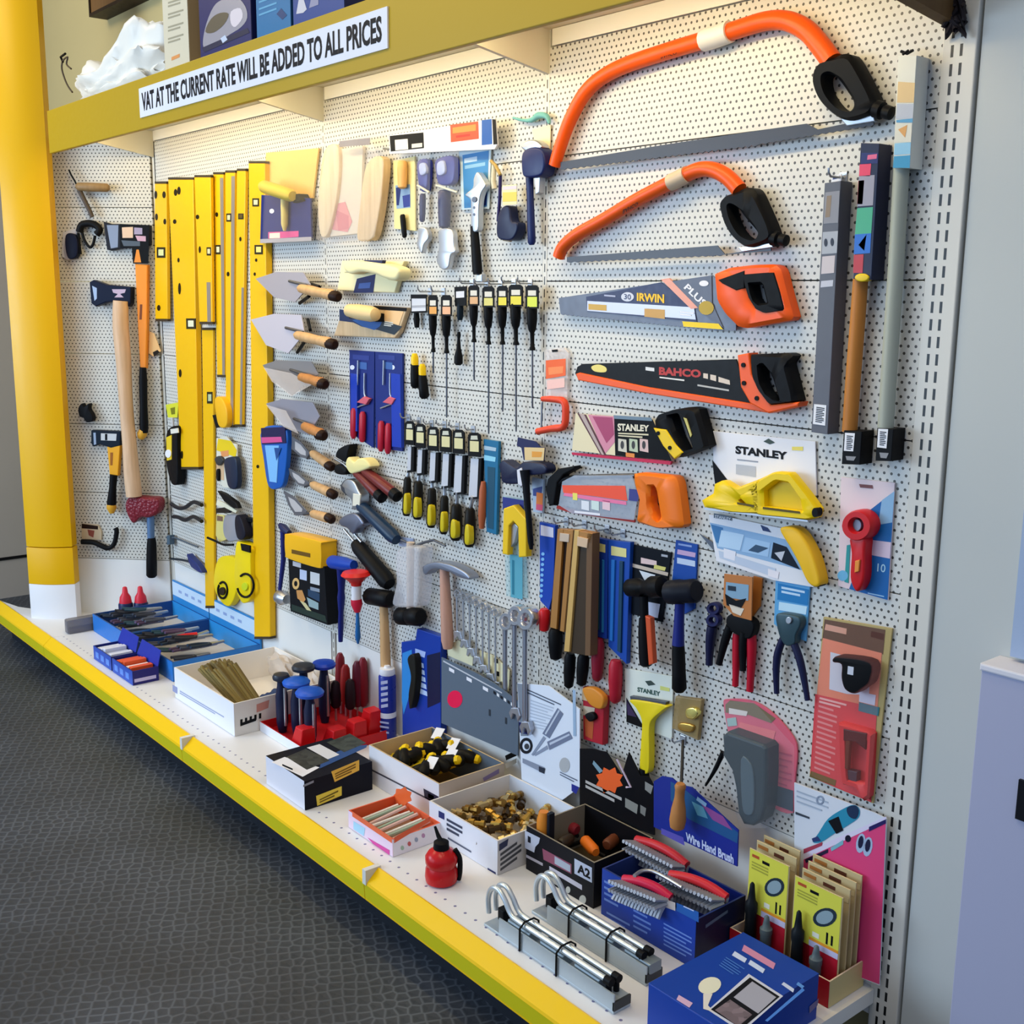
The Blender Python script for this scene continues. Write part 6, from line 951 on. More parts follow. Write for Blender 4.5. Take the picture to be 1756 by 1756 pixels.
# --- cardboard box of yellow and black tools with slate header
zt = YP(-.25).pt(631, 1276).z; XT = YP(-.25).pt(753, 1348).x
o, m = carton('carton', 'brown cardboard box with slate header full of yellow and black tools', 'box', 1.848, XT, -.25, -.042, zt-ZS, mat('#e2e0e4', .5), mat('#cbb9a6', .55), mat('#b8904c', .55), rim=mat('#cdb48c', .55), t=.004, back=mat('#5a6878', .5)); F, R = YP(-.25), XP(XT)
pr(m, F, '632,1316 752,1378 752,1381 632,1319', '#4c4a54'); pr(m, F, '726,1352 752,1366 752,1380 728,1368', '#1c2238'); pr(m, F, '734,1360 744,1365 744,1372 734,1368', '#d8d8e4'); pr(m, R, '828,1334 856,1318 856,1326 830,1340', '#8c7aa0'); pr(m, R, '866,1296 886,1286 886,1296 868,1304', '#1c1a18'); pr(m, R, '866,1310 886,1300 886,1308 868,1318', '#d8cebc'); m.build('box', o)
m = MB(); HP = YP(-.030); m.prism('757,1127 812,1152 848,1172 890,1204 888,1296 757,1240', 0, .003, mat('#5a6878', .5), HP, 0); pr(m, HP, ell(780, 1199, 13, 15), '#e8144c', .0036); lines(m, '760,1136 886,1204 886,1200 760,1131', 1, .0036, '#c0c4cc', HP)
for a, b in ((770, 1144), (800, 1160), (828, 1176)): pr(m, HP, [(a, b), (a+9, b+5), (a+9, b+11), (a, b+6)], '#e8e8f0', .004)
for k in range(7): pr(m, HP, [(846+k*6, 1184+k*4), (850+k*6, 1187+k*4), (850+k*6, 1192+k*4), (846+k*6, 1189+k*4)], ('#20242c', '#dfe2e6')[k % 2], .004)
for a, b in ((838, 1216), (866, 1230)): pr(m, HP, [(a, b), (a+3, b+1), (a+3, b+12), (a, b+11)], '#2c343e', .004)
m.build('header', o)
for k in range(36):
    x = 1.890+.030*(k % 6)+random.uniform(-.005, .005); y = -.208+.027*(k//6)+random.uniform(-.006, .006); z = ZS+.062+.030*((k*7) % 3)/2; a = random.uniform(0, 6.28); d = V((cos(a), sin(a), random.uniform(-.2, .5))).normalized()
    t = thing('stubby_screwdriver', 'yellow and black stubby tool jumbled in the cardboard box', 'screwdriver', V((x, y, z)), 'stubby tools in the cardboard box'); p = V((x, y, z)); p0, p1 = p-d*.026, p+d*.028
    m = MB(); m.lathe(p0, p1, [(0, .009), (.15, .016), (.5, .017), (.85, .016), (1, .010)], mat('#1c1b18', .4) if k % 3 else mat('#d8bc1c', .4), 10); m.build('handle', t); m = MB(); m.lathe(p1, p1+d*.016, [(0, .013), (.6, .012), (1, .004)], YLW if k % 3 else BLK, 8); m.build('collar', t)
for k, (x, y) in enumerate(((1.90, -.06), (1.985, -.07), (2.04, -.12), (2.05, -.19))):
    t = thing('price_card', 'white card tag sticking out among the yellow and black tools', 'card', V((x, y, ZS+.10)), 'white tags in the cardboard box'); m = MB(); a = V((.012, .006, 0)); b = V((-.006, .014, .010)); c = V((x, y, ZS+.108)); n = a.cross(b).normalized()*.0008; q = [c-a-b, c+a-b, c+a+b, c-a+b]; m.solid([p+n for p in q], [p-n for p in q], WHT); m.build('card', t)
# --- white box of brass fittings with drawn header
zt = YP(-.296).pt(855, 1443).z
o, m = carton('carton', 'white box of brass fittings with a line drawn driver header', 'box', 2.190, 2.455, -.296, -.042, zt-ZS, mat('#e6e8f0', .5), mat('#cfcac8', .5), mat('#d2c8ba', .55), rim=mat('#e2dcd6', .5), t=.004, back=mat('#d6e0f0', .5)); F, R = YP(-.296), XP(2.455)
pr(m, F, '752,1390 762,1395 762,1406 752,1401', '#22306c'); lines(m, '764,1424 800,1444 800,1420 764,1400', 3, .0009, '#3a4258', F, frac=(.05, .8)); lines(m, '768,1440 818,1470 818,1464 768,1434', 1, .0009, '#5c6478', F); pr(m, F, '836,1488 850,1496 850,1504 836,1497', '#1c2860'); pr(m, R, '856,1448 872,1438 870,1450 856,1460', '#3a3e58'); lines(m, '858,1496 894,1470 894,1436 858,1462', 4, .0009, '#4c4c50', R); m.build('box', o)
m = MB(); HP = YP(-.034); m.prism('887,1171 941,1176 994,1216 994,1350 960,1375 896,1368', 0, .003, mat('#dde6f4', .5), HP, 0); pr(m, HP, '887,1172 905,1174 906,1262 893,1262', '#7c8694', .0034); pr(m, HP, '890,1238 905,1244 906,1260 891,1256', '#141c5c', .0038); m.ring([(p[0]+0, p[1]) for p in ell(902, 1279, 11, 14)], ell(902, 1279, 7, 9), .003, .0042, mat('#23252c', .5), HP, 24, False); pr(m, HP, ell(903, 1280, 4, 5), '#3c4048', .0044)
pr(m, HP, '930,1258 956,1214 966,1224 942,1266', '#6f7a94', .004); pr(m, HP, '934,1258 958,1217 960,1219 936,1260', '#c0cadc', .0043); pr(m, HP, '938,1272 976,1254 982,1266 942,1286', '#737e98', .004); pr(m, HP, '942,1274 976,1258 977,1261 943,1278', '#c0cadc', .0043); pr(m, HP, '932,1262 936,1266 914,1296 911,1294', '#8c98b0', .004); pr(m, HP, '938,1278 940,1284 918,1296 914,1294', '#8c98b0', .004); pr(m, HP, '896,1300 934,1316 932,1326 896,1308', '#8a94a8', .004); pr(m, HP, '924,1314 935,1318 933,1327 924,1323', '#2c3444', .0043); lines(m, '908,1248 938,1254 950,1212 910,1198', 9, .0038, '#b4c0d2', HP, fill=.35); lines(m, '904,1190 962,1216 962,1206 904,1180', 2, .0038, '#4c5668', HP, fill=.4); pr(m, HP, ell(968, 1312, 9, 13), '#b0b4b8', .0038); lines(m, '960,1330 990,1346 990,1336 960,1322', 2, .004, '#5c6478', HP, fill=.4); pr(m, HP, '980,1344 993,1350 988,1362 980,1356', '#24308c', .004); pr(m, HP, '982,1182 987,1184 988,1262 983,1262', '#9ab4d0', .004); m.build('header', o)
for k in range(42):
    x = 2.215+.036*(k % 6)+random.uniform(-.008, .008); y = -.268+.032*(k//6)+random.uniform(-.008, .008); z = ZS+.035+.022*((k*5) % 3)/2; a = random.uniform(0, 3.14); d = V((cos(a), sin(a), random.uniform(-.3, .4))).normalized(); p = V((x, y, z))
    t = thing('brass_fitting', 'small brass fitting jumbled in the white box', 'fitting', p, 'brass fittings in the white box'); m = MB(); c = chrome(('#c8a04c', '#8c6a30', '#4c3a24', '#d8c088')[k % 4], .32); m.lathe(p-d*.026, p+d*.026, [(0, .006), (.2, .006), (.22, .011), (.5, .011), (.52, .007), (.8, .007), (.82, .010), (1, .010)], c, 8); m.build('stem', t)
# --- black box of orange clamps
zt = YP(-.225).pt(1023, 1482).z
o, m = carton('carton', 'black printed box with orange clamps and a black picture header', 'box', 2.472, 2.695, -.225, -.042, zt-ZS, mat('#17171c', .45), mat('#1b1b20', .45), mat('#4a3c28', .55), rim=mat('#8c8474', .5), t=.004, back=mat('#101014', .45)); F, R = YP(-.225), XP(2.695)
pr(m, F, '900,1424 926,1437 924,1446 918,1452 916,1462 900,1454', '#b8bccc'); pr(m, F, '905,1433 910,1436 910,1446 905,1444', '#1a1c24', .0012); lines(m, '902,1472 938,1491 938,1482 902,1463', 1, .0009, '#a8a2aa', F); pr(m, F, '930,1455 980,1482 980,1499 932,1474', '#8c4a60'); pr(m, F, '951,1468 978,1484 978,1496 951,1481', '#a8b0bc', .0012); pr(m, F, '985,1472 1015,1488 1015,1514 985,1498', '#bcc2d4'); m.text('A2', '990,1496 1012,1508 1012,1492 990,1480', .0012, BLK, F, .04)
lines(m, '942,1494 1012,1536 1012,1525 942,1484', 1, .0009, '#c0bcc8', F, fill=.8); lines(m, '932,1506 970,1528 970,1516 932,1496', 1, .0009, '#a4a29c', F, fill=.8); pr(m, F, ell(999, 1543, 6, 8), '#b4b4ac'); pr(m, F, ell(974, 1526, 4, 6), '#b4b4ac'); m.build('box', o)
m = MB(); HP = YP(-.034); m.prism('994,1284 1014,1284 1040,1290 1058,1318 1066,1330 1078,1290 1098,1330 1112,1332 1122,1350 1122,1432 994,1390', 0, .003, mat('#101014', .45), HP, 0); pr(m, HP, smooth([(1045+(25 if k % 2 else 18)*cos(k*.393), 1338+(24 if k % 2 else 17)*sin(k*.393)) for k in range(16)], 2), '#f0642c', .0036); lines(m, '1004,1352 1066,1384 1066,1366 1004,1336', 2, .0036, '#b8b4b0', HP, fill=.6); m.flat('1072,1368 1094,1380 1092,1396 1072,1384', .0038, '#8a8a84', HP); m.tube([HP.pt(u, v, .004) for u, v in ((1058, 1302), (1072, 1330), (1082, 1350), (1074, 1350))], .0025, mat('#c4b4cc', .4), 8); pr(m, HP, '1018,1304 1034,1322 1028,1326 1016,1310', '#7c9cac', .0036); m.flat('1106,1340 1120,1348 1116,1362 1106,1354', .0038, '#8c8c88', HP); m.flat('1098,1380 1108,1386 1106,1400 1098,1394', .0038, '#7c7c78', HP); m.build('header', o)
P = ZP(ZS+.06)
t = thing('ratchet_clamp', 'orange handled clamp standing upright in the black box', 'clamp', V((2.5, -.17, ZS+.02))); b = ZP(ZS+.09).pt(932, 1430); m = MB(); m.lathe(b-V((0, 0, .05)), b+V((0, 0, .055)), [(0, .012), (.1, .016), (.8, .016), (1, .011)], mat('#d8842a', .4), 12); m.build('handle', t); m = MB(); m.box((b.x+.018, b.y-.008, b.z-.05), (b.x+.028, b.y+.008, b.z+.06), mat('#1c2028', .4), .003); m.build('bar', t)
for k, (a, b, c) in enumerate((((1002, 1440), (1022, 1462), '#ee7a24'), ((990, 1424), (970, 1414), '#8c2a34'), ((1040, 1450), (1058, 1436), '#6c3a24'), ((960, 1448), (980, 1436), '#3a3028'))):
    A, B = P.pt(*a), P.pt(*b); t = thing('ratchet_clamp', 'clamp lying in the black box, %s' % ('bright orange end nearest the front', 'dark red end toward the back', 'brown end at the right', 'darkest one at the left')[k], 'clamp', A); m = MB(); m.lathe(A, B, [(0, .010), (.1, .014), (.8, .014), (1, .009)], mat(c, .4), 10); m.build('handle', t); m = MB(); m.tube([A-V((0, 0, .014)), B-V((.0, -.03, .020))], .005, BLK, 8); m.build('bar', t)
# --- blue box of wire brushes with header
zt = YP(-.225).pt(1203, 1583).z
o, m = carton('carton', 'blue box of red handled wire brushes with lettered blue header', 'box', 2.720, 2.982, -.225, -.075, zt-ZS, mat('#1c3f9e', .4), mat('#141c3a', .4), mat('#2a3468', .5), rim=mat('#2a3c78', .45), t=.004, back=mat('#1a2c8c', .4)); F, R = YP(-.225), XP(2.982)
for q, n in (('1036,1546 1066,1562 1066,1522 1036,1506', 4), ('1040,1578 1080,1600 1080,1582 1040,1560', 2), ('1086,1592 1116,1608 1116,1572 1086,1556', 4), ('1138,1622 1186,1648 1186,1606 1138,1580', 6)): lines(m, q, n, .0009, '#6c8cd4', F, fill=.4)
pr(m, F, '1068,1506 1130,1534 1130,1560 1068,1530', '#2a7cb8'); pr(m, F, '1130,1538 1158,1548 1158,1562 1130,1552', '#d8ccc4', .0012); pr(m, F, '1160,1548 1198,1564 1198,1582 1160,1562', '#2860ac'); lines(m, '1172,1556 1194,1566 1194,1562 1172,1552', 1, .0012, '#c0ccec', F); pr(m, R, '1210,1586 1248,1560 1248,1565 1210,1592', '#5c687c'); pr(m, R, '1206,1642 1224,1628 1224,1636 1206,1650', '#584c58'); m.build('box', o)
m = MB(); HP = YP(-.078); m.prism('1121,1340 1135,1331 1152,1334 1166,1346 1186,1350 1266,1424 1264,1486 1121,1418', 0, .003, mat('#1a2c8c', .4), HP, 0); pr(m, HP, '1150,1340 1172,1352 1266,1428 1264,1446 1180,1404 1150,1372', '#1f5488', .0034); pr(m, HP, '1186,1374 1206,1384 1214,1404 1196,1398', '#5c9cb8', .0038); pr(m, HP, '1202,1378 1240,1400 1256,1424 1222,1406', '#8c4a8c', .0036); pr(m, HP, '1196,1366 1212,1378 1210,1384 1194,1372', '#8cb4d8', .0038); m.text('Wire Hand Brush', '1176,1442 1258,1482 1258,1466 1176,1427', .0040, '#c8d2f2', HP, .04); m.flat('1134,1420 1172,1436 1174,1450 1134,1430', .0037, '#5a54b0', HP); m.build('header', o)
P = ZP(ZS+.114)
for k, (a, b, c) in enumerate((((1092, 1440), (1178, 1484), '#c02430'), ((1150, 1500), (1246, 1540), '#d02a34'), ((1070, 1508), (1150, 1540), '#c81c44'))):
    A, B = P.pt(*a), P.pt(*b); up = V((0, 0, 1)); t = thing('wire_brush', 'red backed wire brush in the blue box, %s' % ('at the back under the header', 'at the right', 'at the front left')[k], 'brush', (A+B)/2); s = V((0, 1, 0))*.014; m = MB(); m.tube(smooth([tuple(A), tuple(A.lerp(B, .35)+up*.010), tuple(A.lerp(B, .7)+up*.010), tuple(B)], 4, False), .010, mat(c, .38), 10); m.build('handle', t)
    C, D = P.pt(a[0]+6, a[1]+26), P.pt(b[0]+8, b[1]+12); m = MB(); n = 22; Bc = mat('#a4a6ae', .5, .2)
    for i in range(n):
        for j in (-1, 1): q = A.lerp(B, (i+.5)/n); m.tube([q+V((0, .006*j, -.002)), q+V((.004*(i % 3)-.004, -.014+.016*j, -.036))], .0044, Bc, 5); m.tube([q+V((.003, -.010, -.004+.004*j)), q+V((.003*(i % 3), -.046, .002+.010*j))], .0044, Bc, 5)
    m.build('bristles', t)
t = thing('brush_wire_hoop', 'bent white metal strip lying over the wire brushes', 'strip', P.pt(1120, 1498)); m = MB(); m.tpx(smooth('1088,1502 1100,1494 1118,1494 1140,1504 1170,1522', 3, False), 0, 7, STEEL, ZP(ZS+.134)); m.build('strip', t)
# --- red flask
b = SHELF.pt(757, 1512); t = thing('oil_flask', 'red two bulged squeeze flask with black spout near the shelf edge', 'bottle', b); R_ = rad(b, 1); m = MB(); H = .083
m.lathe(b+V((0, 0, .0006)), b+V((0, 0, H)), [(0, R_*44), (.05, R_*54), (.2, R_*57), (.40, R_*55), (.49, R_*50), (.58, R_*55), (.75, R_*56), (.88, R_*46), (.97, R_*28), (1, R_*22)], mat('#c21a1e', .25), 24); m.build('body', t)
m = MB(); m.lathe(b+V((0, 0, H-.003)), b+V((0, 0, H+.018)), [(0, R_*24), (.1, R_*28), (.8, R_*26), (1, R_*16)], BLK, 16); m.build('cap', t); m = MB(); q = b+V((0, 0, H+.014)); m.tube([q, q+V((-.012, 0, .010)), q+V((-.020, -.003, .030))], [.006, .005, .003], BLK, 8); m.build('spout', t)
rt = V((.64, .77, 0)); m = MB(); m.tube(smooth([tuple(b+rt*R_*46+V((0, 0, H*.95))), tuple(b+rt*R_*62+V((0, 0, H*.7))), tuple(b+rt*R_*63+V((0, 0, H*.3))), tuple(b+rt*R_*58+V((0, 0, .006)))], 4, False), .006, BLK, 8); m.build('strap', t)
# --- galvanised brenton bolts, two tied stacks
GAL = mat('#b4c0c8', .36, .45); GALD = mat('#8a979e', .4, .45)
for k, (x0, x1, y, lab) in enumerate(((2.600, 2.985, -.428, 'tied stack of galvanised gooseneck bolts, nearest the shelf edge'), (2.625, 2.962, -.318, 'tied stack of galvanised gooseneck bolts, behind the front one'))):
    t = thing('gooseneck_bolt', lab, 'bolt', V(((x0+x1)/2, y, ZS))); z = ZS+.0006
    m = MB(); m.box((x0, y-.022, z), (x1, y+.022, z+.006), GAL, .001); m.box((x0+.05, y-.022, z+.006), (x1, y-.019, z+.040), GAL); m.box((x0+.02, y+.019, z+.006), (x1, y+.022, z+.020), GAL); m.box((x1-.003, y-.022, z+.006), (x1+.001, y+.022, z+.024), mat('#3a3e42', .4, .4)); m.box((x0+.05, y-.0215, z+.02), (x1-.004, y+.0215, z+.023), GAL); m.build('base_channel', t)
    m = MB()
    for i in range(3): a = x0+.07+.10*i; m.box((a, y-.016, z+.0231), (a+.07, y+.016, z+.044), GALD, .003)
    m.build('staple', t)
    for s in (-1, 1):
        yy = y+s*.010; zz = z+.0505; m = MB(); m.tube(smooth([(x0+.002, yy, z+.026), (x0+.0, yy, z+.060), (x0+.012, yy, z+.086), (x0+.034, yy, z+.092), (x0+.054, yy, z+.078), (x0+.074, yy, z+.056), (x0+.10, yy, zz), (x0+.2, yy, zz), (x1-.03, yy, zz)], 4, False), .0058, mat('#cdd6dc', .3, .6), 12); m.build('rod', t)
        m = MB(); m.tube([V((x1-.034, yy, zz)), V((x1-.018, yy, zz))], .0085, BLK, 12); m.tube([V((x1-.026, yy, z+.023)), V((x1-.026, yy, zz))], .006, BLK, 8); m.build('rod_end', t)
    for a in (x0+.12, x0+.23): m = MB(); q = [(y-.025, z+.001), (y-.025, z+.05), (y-.012, z+.060), (y+.012, z+.060), (y+.025, z+.05), (y+.025, z+.001)]; m.tube([V((a, p, w)) for p, w in q], .0022, BLK, 6); m.build('cable_tie', t)
    m = MB(); m.box((x0+.03, y-.010, z+.0235), (x0+.05, y+.010, z+.05), BLK, .003); m.build('buffer', t)
# --- blue boxed lamp at the near end
o, (x0, x1, y0, y1, z0, z1) = carton('product_box', 'large closed blue box with picture panel at the near right end', 'box', 3.052, 3.226, -.432, -.168, 0, 0, 0, 0, open_=False); z1 = ZS+.092
m = MB(); m.box((x0, y0, z0), (x1, y1, z1), mat('#123f9e', .38), .0015); T, F, R = ZP(z1), YP(y0), XP(x1)
pr(m, T, '1276,1620 1330,1652 1326,1662 1272,1630', '#d28cae', .0006); pr(m, T, '1255,1638 1277,1651 1281,1644 1260,1631', '#cfdcf6', .0007); pr(m, T, '1283,1653 1308,1669 1312,1662 1287,1646', '#cfdcf6', .0007); lines(m, '1232,1656 1262,1676 1278,1660 1246,1640', 5, .0007, '#4a7ac8', T, fill=.35)
pr(m, T, '1284,1670 1343,1708 1272,1770 1214,1732', '#cfd4e2', .0006); pr(m, T, '1286,1676 1337,1709 1272,1764 1219,1731', '#15161c', .0009); pr(m, T, '1290,1683 1331,1710 1300,1738 1258,1710', '#a8a9b6', .0012); pr(m, T, '1252,1714 1290,1740 1266,1760 1226,1732', mat('#7a6c72', .4, 0, 'art'), .0012); pr(m, T, ell(1217, 1690, 20, 14, 20, -.3), '#e6e4cc', .0006); pr(m, T, '1206,1704 1222,1704 1214,1724 1226,1736 1206,1730', '#e2dcd2', .0008); pr(m, T, '1164,1706 1188,1720 1182,1728 1160,1714', '#d4b0cc', .0006); pr(m, T, '1344,1684 1362,1696 1360,1702 1340,1688', '#ccd8f0', .0006); m.flat('1376,1694 1380,1698 1316,1752 1312,1750', .0006, '#4a84d8', T); lines(m, '1364,1690 1376,1698 1384,1692 1370,1682', 1, .0007, '#5c94dc', T); pr(m, R, '1388,1726 1404,1712 1402,1724 1388,1738', '#7c7098'); m.build('box', o)
# --- red display stand of torch cards
o, m = carton('display_stand', 'red display stand of yellow torch cards against the panel', 'stand', 2.986, 3.222, -.125, -.012, .055, mat('#a81420', .4), mat('#d2bd84', .5), mat('#6c1a20', .5), rim=mat('#e2ccb4', .5), t=.003); m.build('tray', o)
m = MB(); HP = YP(-.016); m.prism('1362,1342 1500,1394 1520,1404 1508,1690 1362,1640', 0, .003, mat('#d8dde6', .5), HP, 0); pr(m, HP, '1378,1472 1519,1408 1508,1688 1378,1640', '#e0467c', .0034); pr(m, HP, '1378,1462 1520,1400 1519,1408 1378,1474', '#dcd4ec', .0037); pr(m, HP, '1380,1474 1420,1456 1420,1462 1382,1480', '#241c3c', .004); pr(m, HP, '1490,1418 1519,1405 1519,1412 1490,1426', '#241c5c', .004); pr(m, HP, '1378,1456 1410,1444 1410,1450 1378,1464', '#a83c54', .004)
pr(m, HP, smooth('1394,1444 1404,1428 1420,1404 1444,1388 1464,1380 1474,1388 1472,1402 1456,1414 1430,1430 1408,1444', 3), '#2a8cac', .0038); pr(m, HP, '1420,1408 1438,1400 1446,1424 1434,1430', '#14161c', .0041); pr(m, HP, smooth('1452,1386 1466,1381 1473,1390 1468,1404 1456,1400', 3), '#1c3050', .0041); pr(m, HP, '1392,1438 1402,1434 1408,1442 1394,1444', '#2a3c70', .0041); lines(m, '1364,1398 1394,1408 1394,1402 1364,1390', 1, .0038, '#3c4450', HP); lines(m, '1366,1378 1420,1398 1420,1372 1366,1352', 3, .0038, '#a8b4c4', HP, fill=.3); m.ring(ell(1406, 1372, 7, 8), ell(1406, 1372, 4, 5), .003, .0042, mat('#8c98ac'), HP, 20, False)
for a, b in ((1476, 1444), (1488, 1450)): pr(m, HP, ell(a, b, 4.5, 11, 12, .15), '#1c1c3c', .0041); pr(m, HP, ell(a, b+2, 8, 17, 12, .15), '#a8bcd8', .0038)
pr(m, HP, ell(1454, 1438, 5, 6), '#1c1c30', .0041); pr(m, HP, '1424,1454 1446,1440 1446,1448 1426,1460', '#7cb4c4', .0039); m.build('header', o)
def torch_card(label, q, y, front, group=None):
    b = pp(q); P = YP(y); c = P.pt((b[0][0]+b[2][0])/2, (b[0][1]+b[2][1])/2); t = thing('torch_card', label, 'card pack', V((c.x, y, ZS+.006)), group)
    x0, x1, zt_ = P.pt(*b[0]).x, P.pt(*b[1]).x, P.pt(*b[0]).z; x1 = min(x1, 3.214); x0 = max(x0, 2.991); m = MB(); m.box((x0, y, ZS+.0080), (x1, y+.0025, zt_), mat('#c9b586', .5), .0008)
    W, Hh = x1-x0, zt_-ZS-.0066
    def Q(a, b_, c_, d_, e=.0006): return [V((x0+W*a, y-e, ZS+.0080+Hh*b_)), V((x0+W*c_, y-e, ZS+.0080+Hh*b_)), V((x0+W*c_, y-e, ZS+.0080+Hh*d_)), V((x0+W*a, y-e, ZS+.0080+Hh*d_))]
    if front:
        m.poly3(Q(.02, .36, .98, .99), mat('#dcd84c', .45)); m.poly3(Q(.40, .0, .98, .36), mat('#b81a30', .45)); m.poly3(Q(.02, .0, .4, .36), mat('#8c1420', .45)); m.poly3(Q(.38, .36, .98, .42, .0009), mat('#c8c4e4', .45)); m.poly3(Q(.38, .42, .98, .45, .0009), mat('#e8982c', .45)); m.poly3(Q(.08, .92, .26, .95, .0009), mat('#b8522c', .45)); m.poly3(Q(.34, .90, .52, .93, .0009), BLK)
        for k in range(3): m.poly3(Q(.08, .86-.03*k, .5, .875-.03*k, .0009), mat('#a8a43c', .45))
        e = Q(.38, .60, .96, .84, .0012); cx, cz, ax, az = (e[0].x+e[1].x)/2, (e[0].z+e[2].z)/2, (e[1].x-e[0].x)*.50, (e[2].z-e[0].z)*.34
        for s, col, dd in ((1, '#26343e', .0011), (.72, '#8ea4ac', .0014)): m.poly3([V((cx+ax*s*cos(w)*.8-az*s*sin(w)*.3, y-dd, cz+ax*s*cos(w)*.55+az*s*sin(w))) for w in [2*pi*i/18 for i in range(18)]], mat(col, .4))
        m.poly3(Q(.72, .46, .76, .58, .0009), BLK); m.poly3(Q(.82, .47, .86, .57, .0009), BLK); m.poly3(Q(.44, .47, .58, .52, .0009), mat('#e8e4d0', .45))
    else:
        m.poly3(Q(.04, .93, .3, .965), mat('#a86c34', .45)); m.poly3(Q(.45, .92, .7, .955), mat('#5c3424', .45)); m.poly3(Q(.02, .86, .98, .91), mat('#d6c89c', .45))
    m.build('backing_card', t)
    if front:
        for a, z0_, z1_, r, col in ((.22, .04, .70, .0105, '#1a1e22'), (.62, .03, .44, .0105, '#5c6a70')):
            bx = x0+W*a; m = MB(); m.lathe(V((bx, y-.013, ZS+.0080+Hh*z0_)), V((bx, y-.013, ZS+.0080+Hh*z1_)), [(0, r*.8), (.08, r*1.15), (.5, r*1.05), (.56, r*1.2), (.68, r*1.2), (.72, r*.8), (.85, r*.6), (.97, r*.45), (1, r*.2)], mat(col, .38), 12); m.build('torch' if a < .5 else 'gas_canister', t)
torch_card('front yellow torch card on the left side of the red stand', '1269,1446 1354,1488 1354,1640 1269,1600', -.082, True)
torch_card('front yellow torch card on the right side of the red stand', '1363,1501 1458,1548 1458,1700 1363,1640', -.088, True)
for i, q in enumerate(('1279,1432 1366,1474 1366,1600 1279,1580', '1284,1420 1372,1462 1372,1600 1284,1580')): torch_card('torch card half hidden behind the left front card, %s' % ('second', 'rearmost')[i], q, -.060+.022*i, False)
for i, q in enumerate(('1376,1488 1468,1532 1468,1650 1376,1640', '1386,1476 1480,1520 1480,1650 1386,1640', '1394,1464 1486,1508 1486,1650 1394,1640')): torch_card('torch card half hidden behind the right front card, %s' % ('second', 'third', 'rearmost')[i], q, -.066+.018*i, False)

# ================================================================== goods on top of the canopy
ZC = 2.067
t = thing('white_plastic_bag', 'crumpled white plastic bag lying on top of the canopy', 'bag', V((.55, -.24, ZC))); bm = bmesh.new(); bmesh.ops.create_icosphere(bm, subdivisions=5, radius=1)
from mathutils import noise
for v in bm.verts:
    c = v.co.copy(); w = c.x*.5+.5; k = 1+.30*noise.noise(c*2.6+V((3, 1, 7)))+.16*(1-abs(noise.noise(c*6)))-.12
    v.co = V((.43+c.x*.40*k, -.23+c.y*.11*k, ZC+.01+max(-.008, (c.z*.5+.42)*(.12+.13*w+.035*sin(w*11))*k)))
m = MB(); m.addbm(bm, mat('#e4e2da', .4, 0, None), True); bm.free(); m.build('film', t); m = MB(); P = YP(-.30); m.tpx(smooth('124,158 118,150 112,138 106,118 108,104 116,98 114,110 122,118', 3, False), 0, 3, mat('#4c4034', .5), P); m.tpx('108,106 104,98 112,92', 0, 4, BLK, P); m.build('tie', t)
Pt = YP(-.33)
def top_box(label, name, u0, u1, y0, y1, h, front, right, prints=None):
    a, b = YP(y0).pt(u0, 60), YP(y0).pt(u1, 60); o = thing(name, label, 'box', V(((a.x+b.x)/2, (y0+y1)/2, ZC))); m = MB(); m.box((a.x, y0, ZC), (b.x, y1, ZC+h), right, .001); F = [V((a.x+.001, y0-.0008, ZC+.001)), V((b.x-.001, y0-.0008, ZC+.001)), V((b.x-.001, y0-.0008, ZC+h-.001)), V((a.x+.001, y0-.0008, ZC+h-.001))]; m.poly3(F, front)
    if prints: prints(m, YP(y0), XP(b.x))
    m.build('box', o); return o
top_box('pale cardboard box with small print on top of the canopy', 'cardboard_box', 281, 324, -.34, -.20, .40, mat('#cfc6ae', .55), mat('#a98f66', .55), lambda m, F, R: ([lines(m, [(288, v), (314, v-8), (314, v-20), (288, v-12)], 2, .0014, '#9c957e', F, fill=.5) for v in (14, 34, 56, 76)], m.flat('294,104 308,98 308,92 294,98', .0014, '#d89050', F)))
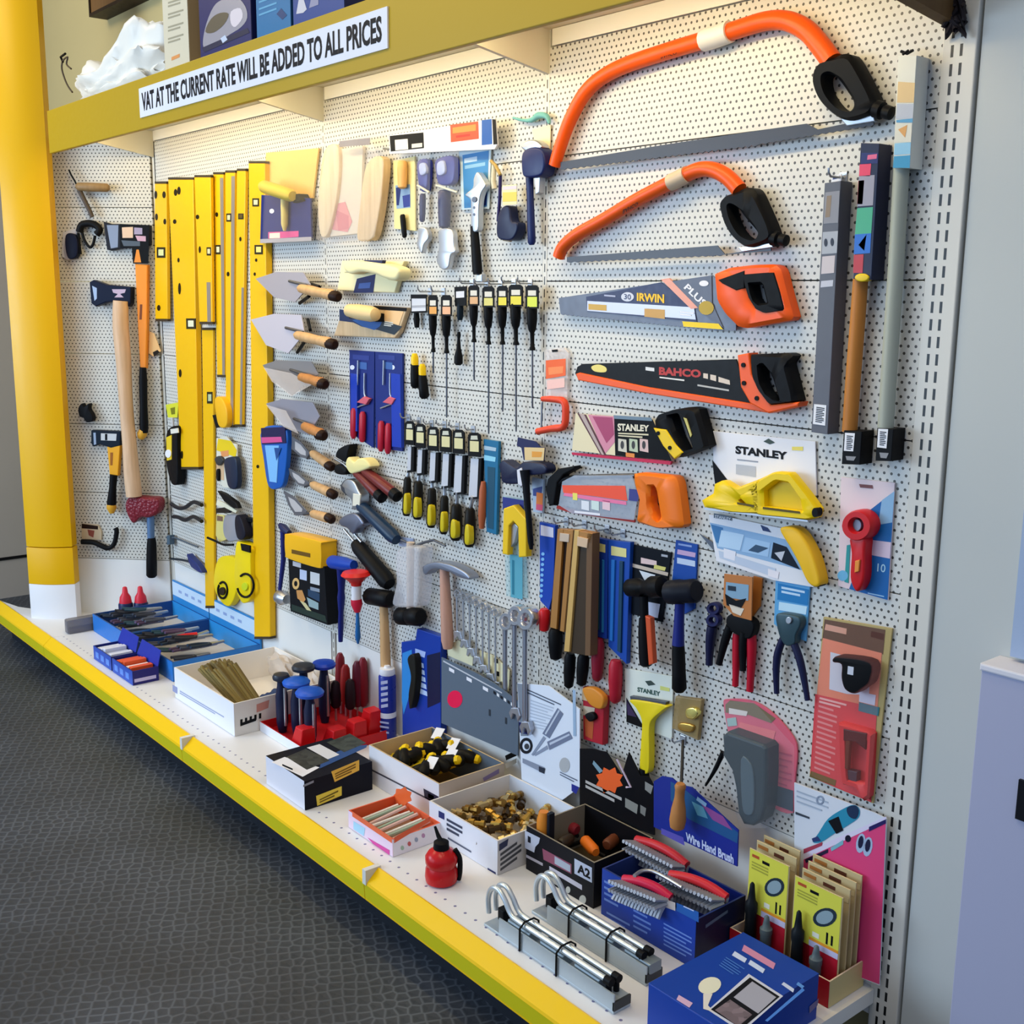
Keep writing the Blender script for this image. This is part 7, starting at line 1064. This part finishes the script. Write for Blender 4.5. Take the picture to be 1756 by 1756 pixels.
top_box('navy lamp box with a big silver bulb pictured, on top of the canopy', 'lamp_box', 343, 432, -.345, -.20, .33, mat('#1b1f5a', .4), mat('#141848', .4), lambda m, F, R: (m.flat(smooth('348,70 354,40 366,12 380,0 404,-6 420,10 424,30 414,46 396,58 374,72 352,82', 3), .0014, mat('#b9b5c0', .25, .5), F), m.flat(smooth('352,54 362,32 378,22 392,24 384,42 366,56', 3), .0018, mat('#6c6250', .3, .4), F), m.flat(smooth('396,20 412,14 416,30 404,46 396,40', 3), .0018, '#d8ccd0', F), m.flat('346,82 424,48 428,56 350,90', .0016, '#15183c', F), m.flat('378,66 386,60 390,68 382,74', .0019, '#c0cade', F)))
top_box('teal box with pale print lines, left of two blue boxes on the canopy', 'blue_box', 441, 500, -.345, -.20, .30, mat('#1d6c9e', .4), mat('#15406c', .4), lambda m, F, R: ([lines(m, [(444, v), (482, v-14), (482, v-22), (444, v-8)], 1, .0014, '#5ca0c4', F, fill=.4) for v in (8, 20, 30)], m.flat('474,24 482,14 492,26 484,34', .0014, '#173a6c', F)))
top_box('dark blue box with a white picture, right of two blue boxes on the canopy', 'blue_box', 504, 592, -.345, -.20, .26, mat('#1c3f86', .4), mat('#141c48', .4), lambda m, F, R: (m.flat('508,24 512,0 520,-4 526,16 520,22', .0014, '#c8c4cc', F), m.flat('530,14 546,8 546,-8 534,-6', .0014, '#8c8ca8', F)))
q = YP(.05); a, b = q.pt(186, 28), q.pt(277, 4); t = thing('wall_box', 'brown box fixed high on the beige wall above the white bag', 'box', V(((a.x+b.x)/2, .05, a.z))); m = MB(); m.box((a.x, -.02, a.z), (b.x, .0495, a.z+.35), mat('#7c5c34', .55, 0, 'wood'), .003); m.build('carcass', t); m = MB(); m.box((a.x-.012, -.024, a.z-.012), (a.x, .0495, a.z+.35), '#2c2014'); m.box((a.x, -.024, a.z-.012), (b.x, .0495, a.z), '#2c2014'); m.build('trim', t)
t = thing('cable_knot', 'dark tangled cable hanging at the top of the slotted end post', 'cable', V((3.25, -.03, 1.93))); m = MB(); c0_ = WALL.pt(1638, 26, .02); m.tube([c0_+V((.014*sin(i*1.9)+.006*cos(i*.7), .010*cos(i*2.3), .024*sin(i*1.1)+.012*cos(i*2.7))) for i in range(34)], .0042, mat('#2a2528', .6), 6); m.build('cable', t)
